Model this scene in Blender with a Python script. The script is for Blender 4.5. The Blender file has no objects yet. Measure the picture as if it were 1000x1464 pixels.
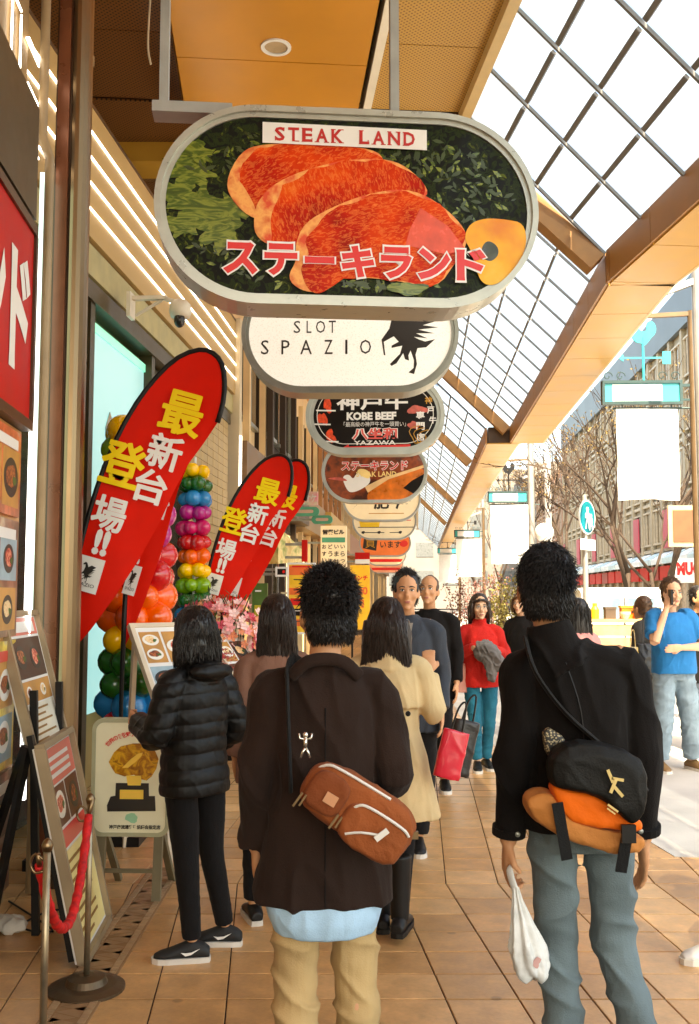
import bpy, bmesh, math, random
from mathutils import Vector, Matrix, noise
import numpy as np
random.seed(7)
PI = math.pi
SC = bpy.context.scene
COL = SC.collection
# ------------------------------------------------------------------ camera
F, PITCH, CAMZ = 1400.0, math.radians(4.82), 1.6
CP, SP = math.cos(PITCH), math.sin(PITCH)
cam_d = bpy.data.cameras.new('camera'); cam = bpy.data.objects.new('camera', cam_d); COL.objects.link(cam)
cam.location = (0, 0, CAMZ); cam.rotation_euler = (PI/2+PITCH, 0, 0)
cam_d.sensor_fit = 'VERTICAL'; cam_d.sensor_height = 36; cam_d.lens = F/1464*36
cam_d.clip_start = .05; cam_d.clip_end = 2000
cam_d.dof.use_dof = False
SC.camera = cam
# ------------------------------------------------------------------ sky, sun, exposure
SUN_EL, SUN_AZ = math.radians(54), math.radians(173)      # azimuth from +Y towards +X: behind the camera, a little to the right
world = bpy.data.worlds.new('World'); SC.world = world; world.use_nodes = True
wn = world.node_tree.nodes; wl = world.node_tree.links
sky = wn.new('ShaderNodeTexSky'); sky.sky_type = 'NISHITA'; sky.sun_disc = False
sky.sun_elevation = SUN_EL; sky.sun_rotation = SUN_AZ; sky.air_density = 1.0; sky.dust_density = 2.5; sky.ozone_density = .6
bg = wn['Background']; bg.inputs['Strength'].default_value = .15
wl.new(sky.outputs['Color'], bg.inputs['Color'])
sun_d = bpy.data.lights.new('sun', 'SUN'); sun_d.energy = 3.2; sun_d.angle = math.radians(.5); sun_d.color = (1, .93, .82)
sun = bpy.data.objects.new('sun', sun_d); COL.objects.link(sun)
sdir = Vector((math.sin(SUN_AZ)*math.cos(SUN_EL), math.cos(SUN_AZ)*math.cos(SUN_EL), math.sin(SUN_EL)))
sun.rotation_euler = sdir.to_track_quat('Z', 'Y').to_euler(); sun.location = (0, 0, 40)
vs = SC.view_settings; vs.view_transform = 'Standard'; vs.look = 'None'; vs.gamma = 1; vs.use_curve_mapping = False
vs.exposure = 2.5
vs.use_white_balance = True; vs.white_balance_temperature = 8100; vs.white_balance_tint = 6   # a camera set for shade
SC.cycles.use_denoising = True
SC.cycles.max_bounces = 10; SC.cycles.diffuse_bounces = 6; SC.cycles.transparent_max_bounces = 16
SC.cycles.sample_clamp_indirect = 8
# ------------------------------------------------------------------ helpers
def ray(px, py):
    u, v = px-500, 732-py
    return Vector((u, F*CP - v*SP, F*SP + v*CP))
def P(px, py, d):
    r = ray(px, py); return Vector((0, 0, CAMZ)) + r*(d/r.y)
def G(px, py, z=0.0):
    r = ray(px, py); return Vector((0, 0, CAMZ)) + r*((z-CAMZ)/r.z)
def S(r, g, b):
    f = lambda c: (c/255/12.92 if c/255 <= .04045 else ((c/255+.055)/1.055)**2.4)
    return (f(r), f(g), f(b))
MATS = {}
def mat(name, col, rough=.6, metal=0., var=.15, vs_=6., bump=0., bs=60., coat=0., emit=None, es=0., spec=.5, sheen=0.):
    if name in MATS: return MATS[name]
    m = bpy.data.materials.new(name); m.use_nodes = True; MATS[name] = m
    n = m.node_tree.nodes; l = m.node_tree.links; b = n['Principled BSDF']
    b.inputs['Roughness'].default_value = rough; b.inputs['Metallic'].default_value = metal
    b.inputs['Specular IOR Level'].default_value = spec
    b.inputs['Coat Weight'].default_value = coat; b.inputs['Coat Roughness'].default_value = .04
    if sheen: b.inputs['Sheen Weight'].default_value = sheen
    tc = n.new('ShaderNodeTexCoord')
    if var > 0:
        nz = n.new('ShaderNodeTexNoise'); nz.inputs['Scale'].default_value = vs_; nz.inputs['Detail'].default_value = 5
        l.new(tc.outputs['Object'], nz.inputs['Vector'])
        mr = n.new('ShaderNodeMapRange'); mr.inputs[1].default_value = .3; mr.inputs[2].default_value = .7
        mr.inputs[3].default_value = 1-var; mr.inputs[4].default_value = 1+var
        l.new(nz.outputs['Fac'], mr.inputs[0])
        mx = n.new('ShaderNodeVectorMath'); mx.operation = 'SCALE'; mx.inputs[0].default_value = col
        l.new(mr.outputs[0], mx.inputs['Scale']); l.new(mx.outputs[0], b.inputs['Base Color'])
        r2 = n.new('ShaderNodeMapRange'); r2.inputs[3].default_value = max(0, rough-.1); r2.inputs[4].default_value = min(1, rough+.1)
        l.new(nz.outputs['Fac'], r2.inputs[0]); l.new(r2.outputs[0], b.inputs['Roughness'])
    else:
        b.inputs['Base Color'].default_value = (*col, 1)
    if bump > 0:
        nb = n.new('ShaderNodeTexNoise'); nb.inputs['Scale'].default_value = bs; nb.inputs['Detail'].default_value = 4
        l.new(tc.outputs['Object'], nb.inputs['Vector'])
        bp = n.new('ShaderNodeBump'); bp.inputs['Strength'].default_value = bump; bp.inputs['Distance'].default_value = .01
        l.new(nb.outputs['Fac'], bp.inputs['Height']); l.new(bp.outputs[0], b.inputs['Normal'])
    if emit:
        b.inputs['Emission Color'].default_value = (*emit, 1); b.inputs['Emission Strength'].default_value = es
    return m
def ramp_mat(name, stops, scale, kind='noise', rough=.4, coat=0., detail=6., dist=0., stretch=(1, 1, 1), bump=0.):
    """a print or natural surface: a texture through a colour ramp"""
    if name in MATS: return MATS[name]
    m = bpy.data.materials.new(name); m.use_nodes = True; MATS[name] = m
    n = m.node_tree.nodes; l = m.node_tree.links; b = n['Principled BSDF']
    b.inputs['Roughness'].default_value = rough; b.inputs['Coat Weight'].default_value = coat; b.inputs['Coat Roughness'].default_value = .03
    tc = n.new('ShaderNodeTexCoord'); mp = n.new('ShaderNodeMapping'); mp.inputs['Scale'].default_value = stretch
    l.new(tc.outputs['Object'], mp.inputs['Vector'])
    if kind == 'noise':
        t = n.new('ShaderNodeTexNoise'); t.inputs['Detail'].default_value = detail; t.inputs['Distortion'].default_value = dist; out = t.outputs['Fac']
    elif kind == 'voronoi':
        t = n.new('ShaderNodeTexVoronoi'); out = t.outputs['Distance']
    else:
        t = n.new('ShaderNodeTexWave'); t.inputs['Distortion'].default_value = dist; t.inputs['Detail'].default_value = 3; out = t.outputs['Fac']
    t.inputs['Scale'].default_value = scale
    l.new(mp.outputs[0], t.inputs['Vector'])
    r = n.new('ShaderNodeValToRGB'); els = r.color_ramp.elements
    while len(els) < len(stops): els.new(.5)
    for e, (p, c) in zip(els, stops): e.position = p; e.color = (*c, 1)
    l.new(out, r.inputs[0]); l.new(r.outputs[0], b.inputs['Base Color'])
    if bump:
        bp = n.new('ShaderNodeBump'); bp.inputs['Strength'].default_value = bump; bp.inputs['Distance'].default_value = .01
        l.new(out, bp.inputs['Height']); l.new(bp.outputs[0], b.inputs['Normal'])
    return m

class MB:
    """collects verts and faces for one mesh"""
    def __init__(s): s.v = []; s.f = []
    def add(s, vs, fs, M=None):
        k = len(s.v); s.v += [tuple(M @ Vector(v)) if M else tuple(v) for v in vs]
        s.f += [tuple(i+k for i in f) for f in fs]; return s
    def box(s, c, d, M=None):
        x, y, z = c; a, b, e = d[0]/2, d[1]/2, d[2]/2
        vs = [(x+i*a, y+j*b, z+k*e) for k in (-1, 1) for j in (-1, 1) for i in (-1, 1)]
        return s.add(vs, [(0, 2, 3, 1), (4, 5, 7, 6), (0, 1, 5, 4), (2, 6, 7, 3), (0, 4, 6, 2), (1, 3, 7, 5)], M)
    def bar(s, a, b, w, h=None, up=(0, 0, 1)):
        a, b = Vector(a), Vector(b); h = h or w; t = (b-a).normalized(); u = Vector(up)
        if abs(t.dot(u)) > .98: u = Vector((0, 1, 0))
        r = t.cross(u).normalized(); u = r.cross(t)
        vs = [p + r*(i*w/2) + u*(j*h/2) for p in (a, b) for i, j in ((-1, -1), (1, -1), (1, 1), (-1, 1))]
        return s.add(vs, [(3, 2, 1, 0), (4, 5, 6, 7), (0, 1, 5, 4), (1, 2, 6, 5), (2, 3, 7, 6), (3, 0, 4, 7)])
    def rings(s, rings, closed_ends=True):
        n = len(rings[0]); k = len(s.v)
        for r in rings: s.v += [tuple(p) for p in r]
        for i in range(len(rings)-1):
            for j in range(n):
                a = k+i*n+j; b = k+i*n+(j+1) % n
                s.f.append((a, b, b+n, a+n))
        if closed_ends:
            c0 = sum((Vector(p) for p in rings[0]), Vector())/n; c1 = sum((Vector(p) for p in rings[-1]), Vector())/n
            i0 = len(s.v); s.v += [tuple(c0), tuple(c1)]
            e = k+(len(rings)-1)*n
            for j in range(n):
                s.f.append((k+(j+1) % n, k+j, i0)); s.f.append((e+j, e+(j+1) % n, i0+1))
        return s
    def tube(s, pts, rad, n=10, sub=1, ref=(0, 0, 1)):
        pts = [Vector(p) for p in pts]
        if not isinstance(rad, (list, tuple)): rad = [rad]*len(pts)
        rad = [(r, r) if not isinstance(r, (list, tuple)) else r for r in rad]
        if sub > 1:
            q, rr = [], []
            for i in range(len(pts)-1):
                p0 = pts[max(i-1, 0)]; p1 = pts[i]; p2 = pts[i+1]; p3 = pts[min(i+2, len(pts)-1)]
                for k in range(sub):
                    t = k/sub
                    q.append(.5*((2*p1)+(p2-p0)*t+(2*p0-5*p1+4*p2-p3)*t*t+(3*p1-p0-3*p2+p3)*t**3))
                    rr.append(tuple(rad[i][j]*(1-t)+rad[i+1][j]*t for j in (0, 1)))
            q.append(pts[-1]); rr.append(rad[-1]); pts, rad = q, rr
        rings = []; side = None
        for i, p in enumerate(pts):
            t = (pts[min(i+1, len(pts)-1)]-pts[max(i-1, 0)]).normalized()
            if side is None:
                u = Vector(ref)
                if abs(t.dot(u)) > .95: u = Vector((0, 1, 0)) if abs(t.y) < .9 else Vector((1, 0, 0))
                side = t.cross(u).normalized()
            else:
                side = (side - t*side.dot(t)).normalized()
            o = t.cross(side)
            rings.append([p + side*(math.cos(2*PI*j/n)*rad[i][0]) - o*(math.sin(2*PI*j/n)*rad[i][1]) for j in range(n)])
        return s.rings([list(reversed(r)) for r in rings])
    def loft(s, secs, n=28, e=2.3, M=None):
        """secs: (z, rx, ry, yc[, xc]) superellipse sections, bottom to top or top to bottom"""
        if secs[0][0] > secs[-1][0]: secs = secs[::-1]
        rings = []
        for q in secs:
            z, rx, ry, yc = q[:4]; xc = q[4] if len(q) > 4 else 0
            r = []
            for j in range(n):
                c, si = math.cos(2*PI*j/n), math.sin(2*PI*j/n)
                p = Vector((xc+rx*math.copysign(abs(c)**(2/e), c), yc+ry*math.copysign(abs(si)**(2/e), si), z))
                r.append(M @ p if M else p)
            rings.append(r)
        return s.rings(rings)
    def ell(s, c, r, M=None, n=14, m=9):
        rings = []
        c = Vector(c)
        for i in range(1, m):
            a = PI*i/m - PI/2
            rg = []
            for j in range(n):
                p = Vector((r[0]*math.cos(a)*math.cos(2*PI*j/n), r[1]*math.cos(a)*math.sin(2*PI*j/n), r[2]*math.sin(a)))
                rg.append(c + (M @ p if M else p))
            rings.append(rg)
        k = len(s.v); s.rings(rings)
        e = [Vector((0, 0, -r[2])), Vector((0, 0, r[2]))]
        s.v[-2] = tuple(c + (M @ e[0] if M else e[0])); s.v[-1] = tuple(c + (M @ e[1] if M else e[1]))
        return s
    def prism(s, poly, O, R, U, dep):
        """polygon in the plane O + x*R + y*U, pushed back by dep along -normal (normal = R x U)"""
        O, R, U = Vector(O), Vector(R), Vector(U); N = R.cross(U).normalized()
        a = sum(poly[i][0]*poly[(i+1) % len(poly)][1]-poly[(i+1) % len(poly)][0]*poly[i][1] for i in range(len(poly)))
        if a < 0: poly = poly[::-1]
        n = len(poly)
        vs = [O+R*x+U*y for x, y in poly] + [O+R*x+U*y-N*dep for x, y in poly]
        fs = [tuple(range(n)), tuple(range(2*n-1, n-1, -1))]
        for i in range(n): fs.append((i, i+n, (i+1) % n+n, (i+1) % n))
        return s.add(vs, fs)
    def ring_prism(s, outer, inner, O, R, U, dep):
        O, R, U = Vector(O), Vector(R), Vector(U); N = R.cross(U).normalized(); n = len(outer)
        vs = []
        for pl, dd in ((outer, 0), (inner, 0), (outer, dep), (inner, dep)):
            vs += [O+R*x+U*y-N*dd for x, y in pl]
        fs = []
        for i in range(n):
            j = (i+1) % n
            fs += [(i, j, j+n, i+n), (i+2*n, i+3*n, j+3*n, j+2*n), (i, i+2*n, j+2*n, j), (i+n, j+n, j+3*n, i+3*n)]
        return s.add(vs, fs)
    def mesh(s, name, smooth=False):
        me = bpy.data.meshes.new(name); me.from_pydata(s.v, [], s.f); me.validate(); me.update()
        if smooth: me.shade_smooth()
        return me
FRAME = {}
def thing(name, label, cat, loc=(0, 0, 0), rz=0., group=None, kind=None):
    o = bpy.data.objects.new(name, None); COL.objects.link(o); o.empty_display_size = .1
    o.location = loc; o.rotation_euler = (0, 0, rz)
    FRAME[o] = Matrix.Translation(Vector(loc)) @ Matrix.Rotation(rz, 4, 'Z')
    tag(o, label, cat, group, kind); return o
def tag(o, label=None, cat=None, group=None, kind=None):
    if label: o['label'] = label
    if cat: o['category'] = cat
    if group: o['group'] = group
    if kind: o['kind'] = kind
    return o
def put(name, me, m, parent=None, world=False, smooth=False, kind=None, label=None):
    if isinstance(me, MB): me = me.mesh(name, smooth)
    ms = m if isinstance(m, (list, tuple)) else [m]
    if not me.materials:
        for x in ms: me.materials.append(x)
    o = bpy.data.objects.new(name, me); COL.objects.link(o)
    if parent is not None:
        o.parent = parent
        r = parent
        while r not in FRAME: r = r.parent
        if world: me.transform(FRAME[r].inverted())
    if kind: o['kind'] = kind
    if label: o['label'] = label
    return o
def solo(name, mb, m, label, cat, smooth=False, group=None):
    """a one-mesh thing built in world coordinates: origin moved to its base"""
    me = mb.mesh(name, smooth)
    vs = [v.co for v in me.vertices]
    c = Vector((sum(v.x for v in vs)/len(vs), sum(v.y for v in vs)/len(vs), min(v.z for v in vs)))
    me.transform(Matrix.Translation(-c))
    o = put(name, me, m); o.location = c; FRAME[o] = Matrix.Translation(c)
    return tag(o, label, cat, group)
def copy_tree(o, parent=None):
    c = o.copy(); COL.objects.link(c)
    if parent: c.parent = parent
    for ch in list(o.children): copy_tree(ch, c)
    return c
TXT = {}
def text_mb(body, w, h, bold=0., ext=.002, res=2):
    key = (body, bold, res)
    if key not in TXT:
        c = bpy.data.curves.new('lettering', 'FONT'); c.body = body; c.offset = bold; c.resolution_u = res; c.align_x = 'CENTER'
        o = bpy.data.objects.new('lettering', c); me = bpy.data.meshes.new_from_object(o)
        TXT[key] = ([v.co.copy() for v in me.vertices], [tuple(p.vertices) for p in me.polygons])
        bpy.data.objects.remove(o); bpy.data.curves.remove(c); bpy.data.meshes.remove(me)
    vs, fs = TXT[key]
    x0, x1 = min(v.x for v in vs), max(v.x for v in vs); y0, y1 = min(v.y for v in vs), max(v.y for v in vs)
    sx = w/(x1-x0) if w else h/(y1-y0); sy = h/(y1-y0) if h else sx
    return [((v.x-(x0+x1)/2)*sx, (v.y-(y0+y1)/2)*sy) for v in vs], fs
def add_text(mb, body, O, R, U, w, h, bold=0., off=0., res=2):
    vs, fs = text_mb(body, w, h, bold, res=res); O, R, U = Vector(O), Vector(R), Vector(U); N = R.cross(U).normalized()
    mb.add([O+R*x+U*y+N*off for x, y in vs], fs); return mb
def put_text(name, body, O, R, U, w, h, m, parent, bold=0., off=.002, world=False, res=2):
    return put(name, add_text(MB(), body, O, R, U, w, h, bold, off, res), m, parent, world)
def put_bold(name, body, O, R, U, w, h, m, parent, heavy=.02, world=False):
    mb = MB(); R, U = Vector(R), Vector(U); N = R.cross(U).normalized(); q = (w or h)*heavy
    for k, (a, b) in enumerate(((0, 0), (1, 0), (-1, 0), (0, 1), (0, -1), (.7, .7), (-.7, .7), (.7, -.7), (-.7, -.7))):
        add_text(mb, body, Vector(O)+R*(q*a)+U*(q*b)+N*(.00012*k), R, U, w, h, .006)
    return put(name, mb, m, parent, world)
X, Y, Z = Vector((1, 0, 0)), Vector((0, 1, 0)), Vector((0, 0, 1))
def stadium(w, h, n=16, r=None):
    r = r or h/2; pts = []
    for cx, cy, a0 in ((w/2-r, h/2-r, 0), (-w/2+r, h/2-r, PI/2), (-w/2+r, -h/2+r, PI), (w/2-r, -h/2+r, 1.5*PI)):
        for i in range(n+1):
            a = a0+PI/2*i/n; pts.append((cx+r*math.cos(a), cy+r*math.sin(a)))
    return pts
def blob(cx, cy, rx, ry, n=28, amp=.15, seed=0):
    rs = random.Random(seed); ph = [rs.uniform(0, 6.28) for _ in range(6)]
    return [(cx+rx*math.cos(a)*q, cy+ry*math.sin(a)*q) for i in range(n) for a in [2*PI*i/n]
            for q in [1+amp*sum(math.sin((k+2)*a+ph[k])/(k+1.5) for k in range(5))]]

# ------------------------------------------------------------------ common materials
M_black = mat('black_paint', (.007, .006, .0055), .45, spec=.3)
M_white = mat('white_paint', (.78, .78, .76), .45, var=.05)
M_steel = mat('brushed_steel', (.25, .165, .09), .34, 1., .03, 3)
M_alu = mat('grey_aluminium', (.30, .31, .27), .33, .5, .1, 14)
M_bronze = mat('dark_bronze', (.085, .05, .03), .35, .5, .25, 5)
M_greyp = mat('grey_metal_paint', (.34, .35, .33), .45, .1, .12, 9, .1, 40)
M_red = mat('red_print', (.52, .008, .006), .5, spec=.2, var=.08)
M_cream = mat('cream_panel', (.62, .52, .36), .5, var=.08, vs_=3)
M_led = mat('led_strip', (.9, .9, .9), .4, var=0, emit=(1, .95, .9), es=1.6)
M_dark = mat('dark_recess', (.02, .017, .014), .7)
M_glassd = mat('dark_shop_glass', (.06, .055, .04), .06, var=.2, vs_=1.2, spec=.8)
M_gold = mat('warm_yellow_print', (.85, .52, .03), .45, var=.08)
M_white_pr = mat('white_print', (.82, .80, .76), .4, var=.04)
M_teal = mat('teal_paint', (.01, .34, .36), .4, var=.15)
M_brownpr = mat('dark_brown_print', (.05, .025, .015), .45)

# ------------------------------------------------------------------ plan of the street
A1, A2 = math.radians(-5.0), math.radians(4.0)     # near run and far run of the arcade
YB = 5.6
T1, T2 = math.tan(A1), math.tan(A2)
def lane(lat, y):                                   # a point of the pavement: rows run across, columns follow the bend
    return lat + (T1 if y < YB else T2)*(y-YB)
# ------------------------------------------------------------------ the ground
M_asph = mat('asphalt', (.11, .105, .10), .9, var=.3, vs_=2, bump=.4, bs=120)
M_grout = mat('dark_grout', (.05, .027, .015), .9)
M_kerb = mat('granite_kerb', (.42, .40, .37), .8, bump=.2)
def tile_mat(name, col):
    m = mat(name, col, .36, var=.1, vs_=9, bump=.10, bs=90); n = m.node_tree.nodes; l = m.node_tree.links; b = n['Principled BSDF']
    src = b.inputs['Base Color'].links[0].from_socket
    ge = n.new('ShaderNodeNewGeometry'); oi = n.new('ShaderNodeObjectInfo'); f = None
    for sc, lo, hi in ((.9, .80, 1.12), (7, .86, 1.08), (45, .93, 1.04)):
        t = n.new('ShaderNodeTexNoise'); t.inputs['Scale'].default_value = sc; t.inputs['Detail'].default_value = 6; l.new(ge.outputs['Position'], t.inputs['Vector'])
        r = n.new('ShaderNodeMapRange'); r.inputs[1].default_value = .32; r.inputs[2].default_value = .62; r.inputs[3].default_value = lo; r.inputs[4].default_value = hi; l.new(t.outputs['Fac'], r.inputs[0])
        if f is None: f = r.outputs[0]
        else:
            k = n.new('ShaderNodeMath'); k.operation = 'MULTIPLY'; l.new(f, k.inputs[0]); l.new(r.outputs[0], k.inputs[1]); f = k.outputs[0]
    sp = n.new('ShaderNodeTexVoronoi'); sp.inputs['Scale'].default_value = 2.3; l.new(ge.outputs['Position'], sp.inputs['Vector'])      # gum and spots
    r = n.new('ShaderNodeMapRange'); r.inputs[1].default_value = .035; r.inputs[2].default_value = .06; r.inputs[3].default_value = .62; r.inputs[4].default_value = 1; l.new(sp.outputs['Distance'], r.inputs[0])
    k = n.new('ShaderNodeMath'); k.operation = 'MULTIPLY'; l.new(f, k.inputs[0]); l.new(r.outputs[0], k.inputs[1]); f = k.outputs[0]
    r = n.new('ShaderNodeMapRange'); r.inputs[3].default_value = .92; r.inputs[4].default_value = 1.08; l.new(oi.outputs['Random'], r.inputs[0])
    k = n.new('ShaderNodeMath'); k.operation = 'MULTIPLY'; l.new(f, k.inputs[0]); l.new(r.outputs[0], k.inputs[1])
    v = n.new('ShaderNodeVectorMath'); v.operation = 'SCALE'; l.new(src, v.inputs[0]); l.new(k.outputs[0], v.inputs['Scale']); l.new(v.outputs[0], b.inputs['Base Color']); return m
M_tile = [tile_mat('clay_tile_a', (.58, .315, .125)), tile_mat('clay_tile_b', (.53, .28, .108)), tile_mat('clay_tile_c', (.62, .35, .148))]
KL = 3.75
put('ground', MB().add([(-400, -60, -.135), (400, -60, -.135), (400, 900, -.135), (-400, 900, -.135)], [(0, 1, 2, 3)]), M_asph, kind='structure')
pv = MB()
ys = [-14, YB, 90]
ring = [(lane(-9, y), y) for y in ys] + [(lane(KL, y), y) for y in ys[::-1]]
pv.prism(ring, (0, 0, -.008), X, Y, .14)
pavement = put('pavement', pv, M_grout, kind='structure'); FRAME[pavement] = Matrix()
kb = MB()
for y in np.arange(-14, 89, 1.0):
    a, b = Vector((lane(KL+.09, y), y+.006, -.06)), Vector((lane(KL+.09, y+1), y+.994, -.06))
    kb.bar(a, b, .18, .13)
put('kerb_stone', kb, M_kerb, pavement, kind='stuff')
rd = MB().prism([(lane(KL+.18, y), y) for y in ys]+[(lane(8.4, y), y) for y in ys[::-1]], (0, 0, -.125), X, Y, .008)
put('road', rd, mat('pale_street_paving', (.30, .285, .26), .8, var=.15, vs_=3, bump=.2), kind='structure')
pf = MB().prism([(lane(8.4, y), y) for y in ys]+[(lane(11.6, y), y) for y in ys[::-1]], (0, 0, -.002), X, Y, .12)
put('far_pavement', pf, mat('grey_paving', (.36, .34, .31), .85, bump=.2), kind='structure')
TW, TD, GAP = .29, .26, .006
def tile_me(sl, m):
    b = MB(); h = TD-.011; w = TW-GAP
    q = [(0, 0), (w, 0), (w+sl*h, h), (sl*h, h)]
    top = [(x*.985+w*.0075, y*.985+h*.0075, 0.0) for x, y in q]; mid = [(x, y, -.0025) for x, y in q]; bot = [(x, y, -.01) for x, y in q]
    b.add(top+mid+bot, [(0, 1, 2, 3)]+[(4+i, 4+(i+1) % 4, (i+1) % 4, i) for i in range(4)]+[(8+i, 8+(i+1) % 4, 4+(i+1) % 4, 4+i) for i in range(4)])
    me = b.mesh('tile'); me.materials.append(m); return me
TM = {(k, i): tile_me(T1 if k == 0 else T2, M_tile[i]) for k in (0, 1) for i in range(3)}
LAT0 = .829 - TW*12
far_t = [MB(), MB(), MB()]
rt = random.Random(3)
for r in range(-9, 130):
    y = YB + r*TD
    for c in range(22):
        lat = LAT0 + c*TW
        if lat+TW > KL: continue
        x = lane(lat, y) if r != 0 else lat
        u = 500+F*x/y; k = 0 if r < 0 else 1; i = rt.choice((0, 1, 1, 2))
        near = 3.55 < y < 7.7 and -60 < 500+F*(x+TW)/y and u < 1020
        if near:
            o = bpy.data.objects.new('tile', TM[(k, i)]); COL.objects.link(o); o.parent = pavement; o.location = (x, y, rt.uniform(-.0006, .0006))
        else:
            h = TD-.013; w = TW-GAP; t = T1 if k == 0 else T2
            far_t[i].add([(x, y, 0), (x+w, y, 0), (x+w+t*h, y+h, 0), (x+t*h, y+h, 0)], [(0, 1, 2, 3)])
for i in range(3): put('distant_tiles', far_t[i], M_tile[i], pavement, kind='stuff')
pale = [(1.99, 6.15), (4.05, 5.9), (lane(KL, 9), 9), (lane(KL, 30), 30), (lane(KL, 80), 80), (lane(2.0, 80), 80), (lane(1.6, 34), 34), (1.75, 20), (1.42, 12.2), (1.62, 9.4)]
put('painted_sun_patch', MB().prism(pale, (0, 0, .004), X, Y, .004), mat('sun_patch_pale', (.52, .49, .44), .6, var=.12, vs_=2.2, bump=.15, bs=60), kind='structure')  # bright sun patch painted as a pale sheet laid over the tiles
# mosaic strip beside the menu boards
M_mos = [mat('mosaic_pale', (.38, .235, .12), .5), mat('mosaic_brown', (.33, .185, .085), .5)]
st = [MB(), MB()]; sx0 = -1.16
put('strip_bed', MB().box((sx0+.085, 4.6, .002), (.19, 2.6, .006)), mat('strip_mortar', (.30, .165, .07), .8), pavement)
yy = 3.35
while yy < 5.85:
    for e in (0, .145):
        st[0].box((sx0+e+.012, yy, .006), (.028, .036, .006))
    yy += .042
yy = 3.35; k = 0
while yy < 5.8:
    a, b = (sx0+.034, sx0+.138) if k % 2 == 0 else (sx0+.138, sx0+.034)
    st[1].add([(a, yy, .0065), (b, yy+.05, .0065), (a, yy+.1, .0065)], [(0, 1, 2) if k % 2 == 0 else (2, 1, 0)])
    st[1].add([(b, yy-.042, .0065), (b, yy+.042, .0065), (a+(b-a)*.12, yy, .0065)], [(0, 1, 2) if k % 2 else (0, 1, 2)])
    yy += .1; k += 1
put('mosaic_strip', st[0], M_mos[0], pavement, kind='stuff'); put('mosaic_strip', st[1], M_mos[1], pavement, kind='stuff')

# ------------------------------------------------------------------ the arcade roof: three bays
def glass_material():
    m = bpy.data.materials.new('milky_roof_glass'); m.use_nodes = True; n = m.node_tree.nodes; l = m.node_tree.links
    n.remove(n['Principled BSDF']); out = n['Material Output']
    tr = n.new('ShaderNodeBsdfTransparent'); tr.inputs[0].default_value = (.56, .61, .66, 1)
    tl = n.new('ShaderNodeBsdfTranslucent'); tl.inputs[0].default_value = (.52, .57, .62, 1)
    nz = n.new('ShaderNodeTexNoise'); nz.inputs['Scale'].default_value = 1.5; tc = n.new('ShaderNodeTexCoord'); l.new(tc.outputs['Object'], nz.inputs['Vector'])
    mr = n.new('ShaderNodeMapRange'); mr.inputs[3].default_value = .35; mr.inputs[4].default_value = .55; l.new(nz.outputs['Fac'], mr.inputs[0])
    mx = n.new('ShaderNodeMixShader'); l.new(mr.outputs[0], mx.inputs[0]); l.new(tr.outputs[0], mx.inputs[1]); l.new(tl.outputs[0], mx.inputs[2])
    gl = n.new('ShaderNodeBsdfGlossy'); gl.inputs['Roughness'].default_value = .1
    m2 = n.new('ShaderNodeMixShader'); m2.inputs[0].default_value = .05; l.new(mx.outputs[0], m2.inputs[1]); l.new(gl.outputs[0], m2.inputs[2])
    l.new(m2.outputs[0], out.inputs[0]); return m
M_glass = glass_material()
M_bar = mat('grey_glazing_bar', (.16, .155, .15), .5)
M_raft = mat('brown_rafter', (.30, .14, .04), .45, var=.12)
M_soff = mat('ochre_soffit_panel', (.56, .29, .04), .42, var=.10, vs_=2)
M_soff2 = mat('brown_fascia_panel', (.38, .17, .05), .42, var=.12, vs_=2)
M_orange = mat('orange_ceiling_panel', (.60, .25, .025), .36, var=.08, vs_=1.5)
def perforated(name, col, hole):
    m = bpy.data.materials.new(name); m.use_nodes = True; n = m.node_tree.nodes; l = m.node_tree.links; b = n['Principled BSDF']
    tc = n.new('ShaderNodeTexCoord'); mp = n.new('ShaderNodeMapping'); mp.inputs['Rotation'].default_value = (0, 0, PI/4); l.new(tc.outputs['Object'], mp.inputs[0])
    vm = n.new('ShaderNodeVectorMath'); vm.operation = 'SCALE'; vm.inputs['Scale'].default_value = 30; l.new(mp.outputs[0], vm.inputs[0])
    fr = n.new('ShaderNodeVectorMath'); fr.operation = 'FRACTION'; l.new(vm.outputs[0], fr.inputs[0])
    sb = n.new('ShaderNodeVectorMath'); sb.operation = 'SUBTRACT'; sb.inputs[1].default_value = (.5, .5, 0); l.new(fr.outputs[0], sb.inputs[0])
    sp = n.new('ShaderNodeSeparateXYZ'); l.new(sb.outputs[0], sp.inputs[0]); cb = n.new('ShaderNodeCombineXYZ'); l.new(sp.outputs[0], cb.inputs[0]); l.new(sp.outputs[1], cb.inputs[1])
    ln = n.new('ShaderNodeVectorMath'); ln.operation = 'LENGTH'; l.new(cb.outputs[0], ln.inputs[0])
    r = n.new('ShaderNodeValToRGB'); r.color_ramp.elements[0].position = .24; r.color_ramp.elements[0].color = (*hole, 1); r.color_ramp.elements[1].position = .3; r.color_ramp.elements[1].color = (*col, 1)
    l.new(ln.outputs['Value'], r.inputs[0]); l.new(r.outputs[0], b.inputs['Base Color']); b.inputs['Roughness'].default_value = .45
    return m
M_perf = perforated('perforated_panel', (.22, .085, .022), (.025, .011, .005))
M_perf2 = perforated('perforated_pale_panel', (.55, .31, .07), (.22, .10, .02))
M_trim = mat('ivory_trim', (.66, .47, .22), .4, var=.06)
EP = ray(868, 360); EP = Vector((0, 0, CAMZ)) + EP*((5.1-CAMZ)/EP.z)      # the bend of the eave
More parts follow.
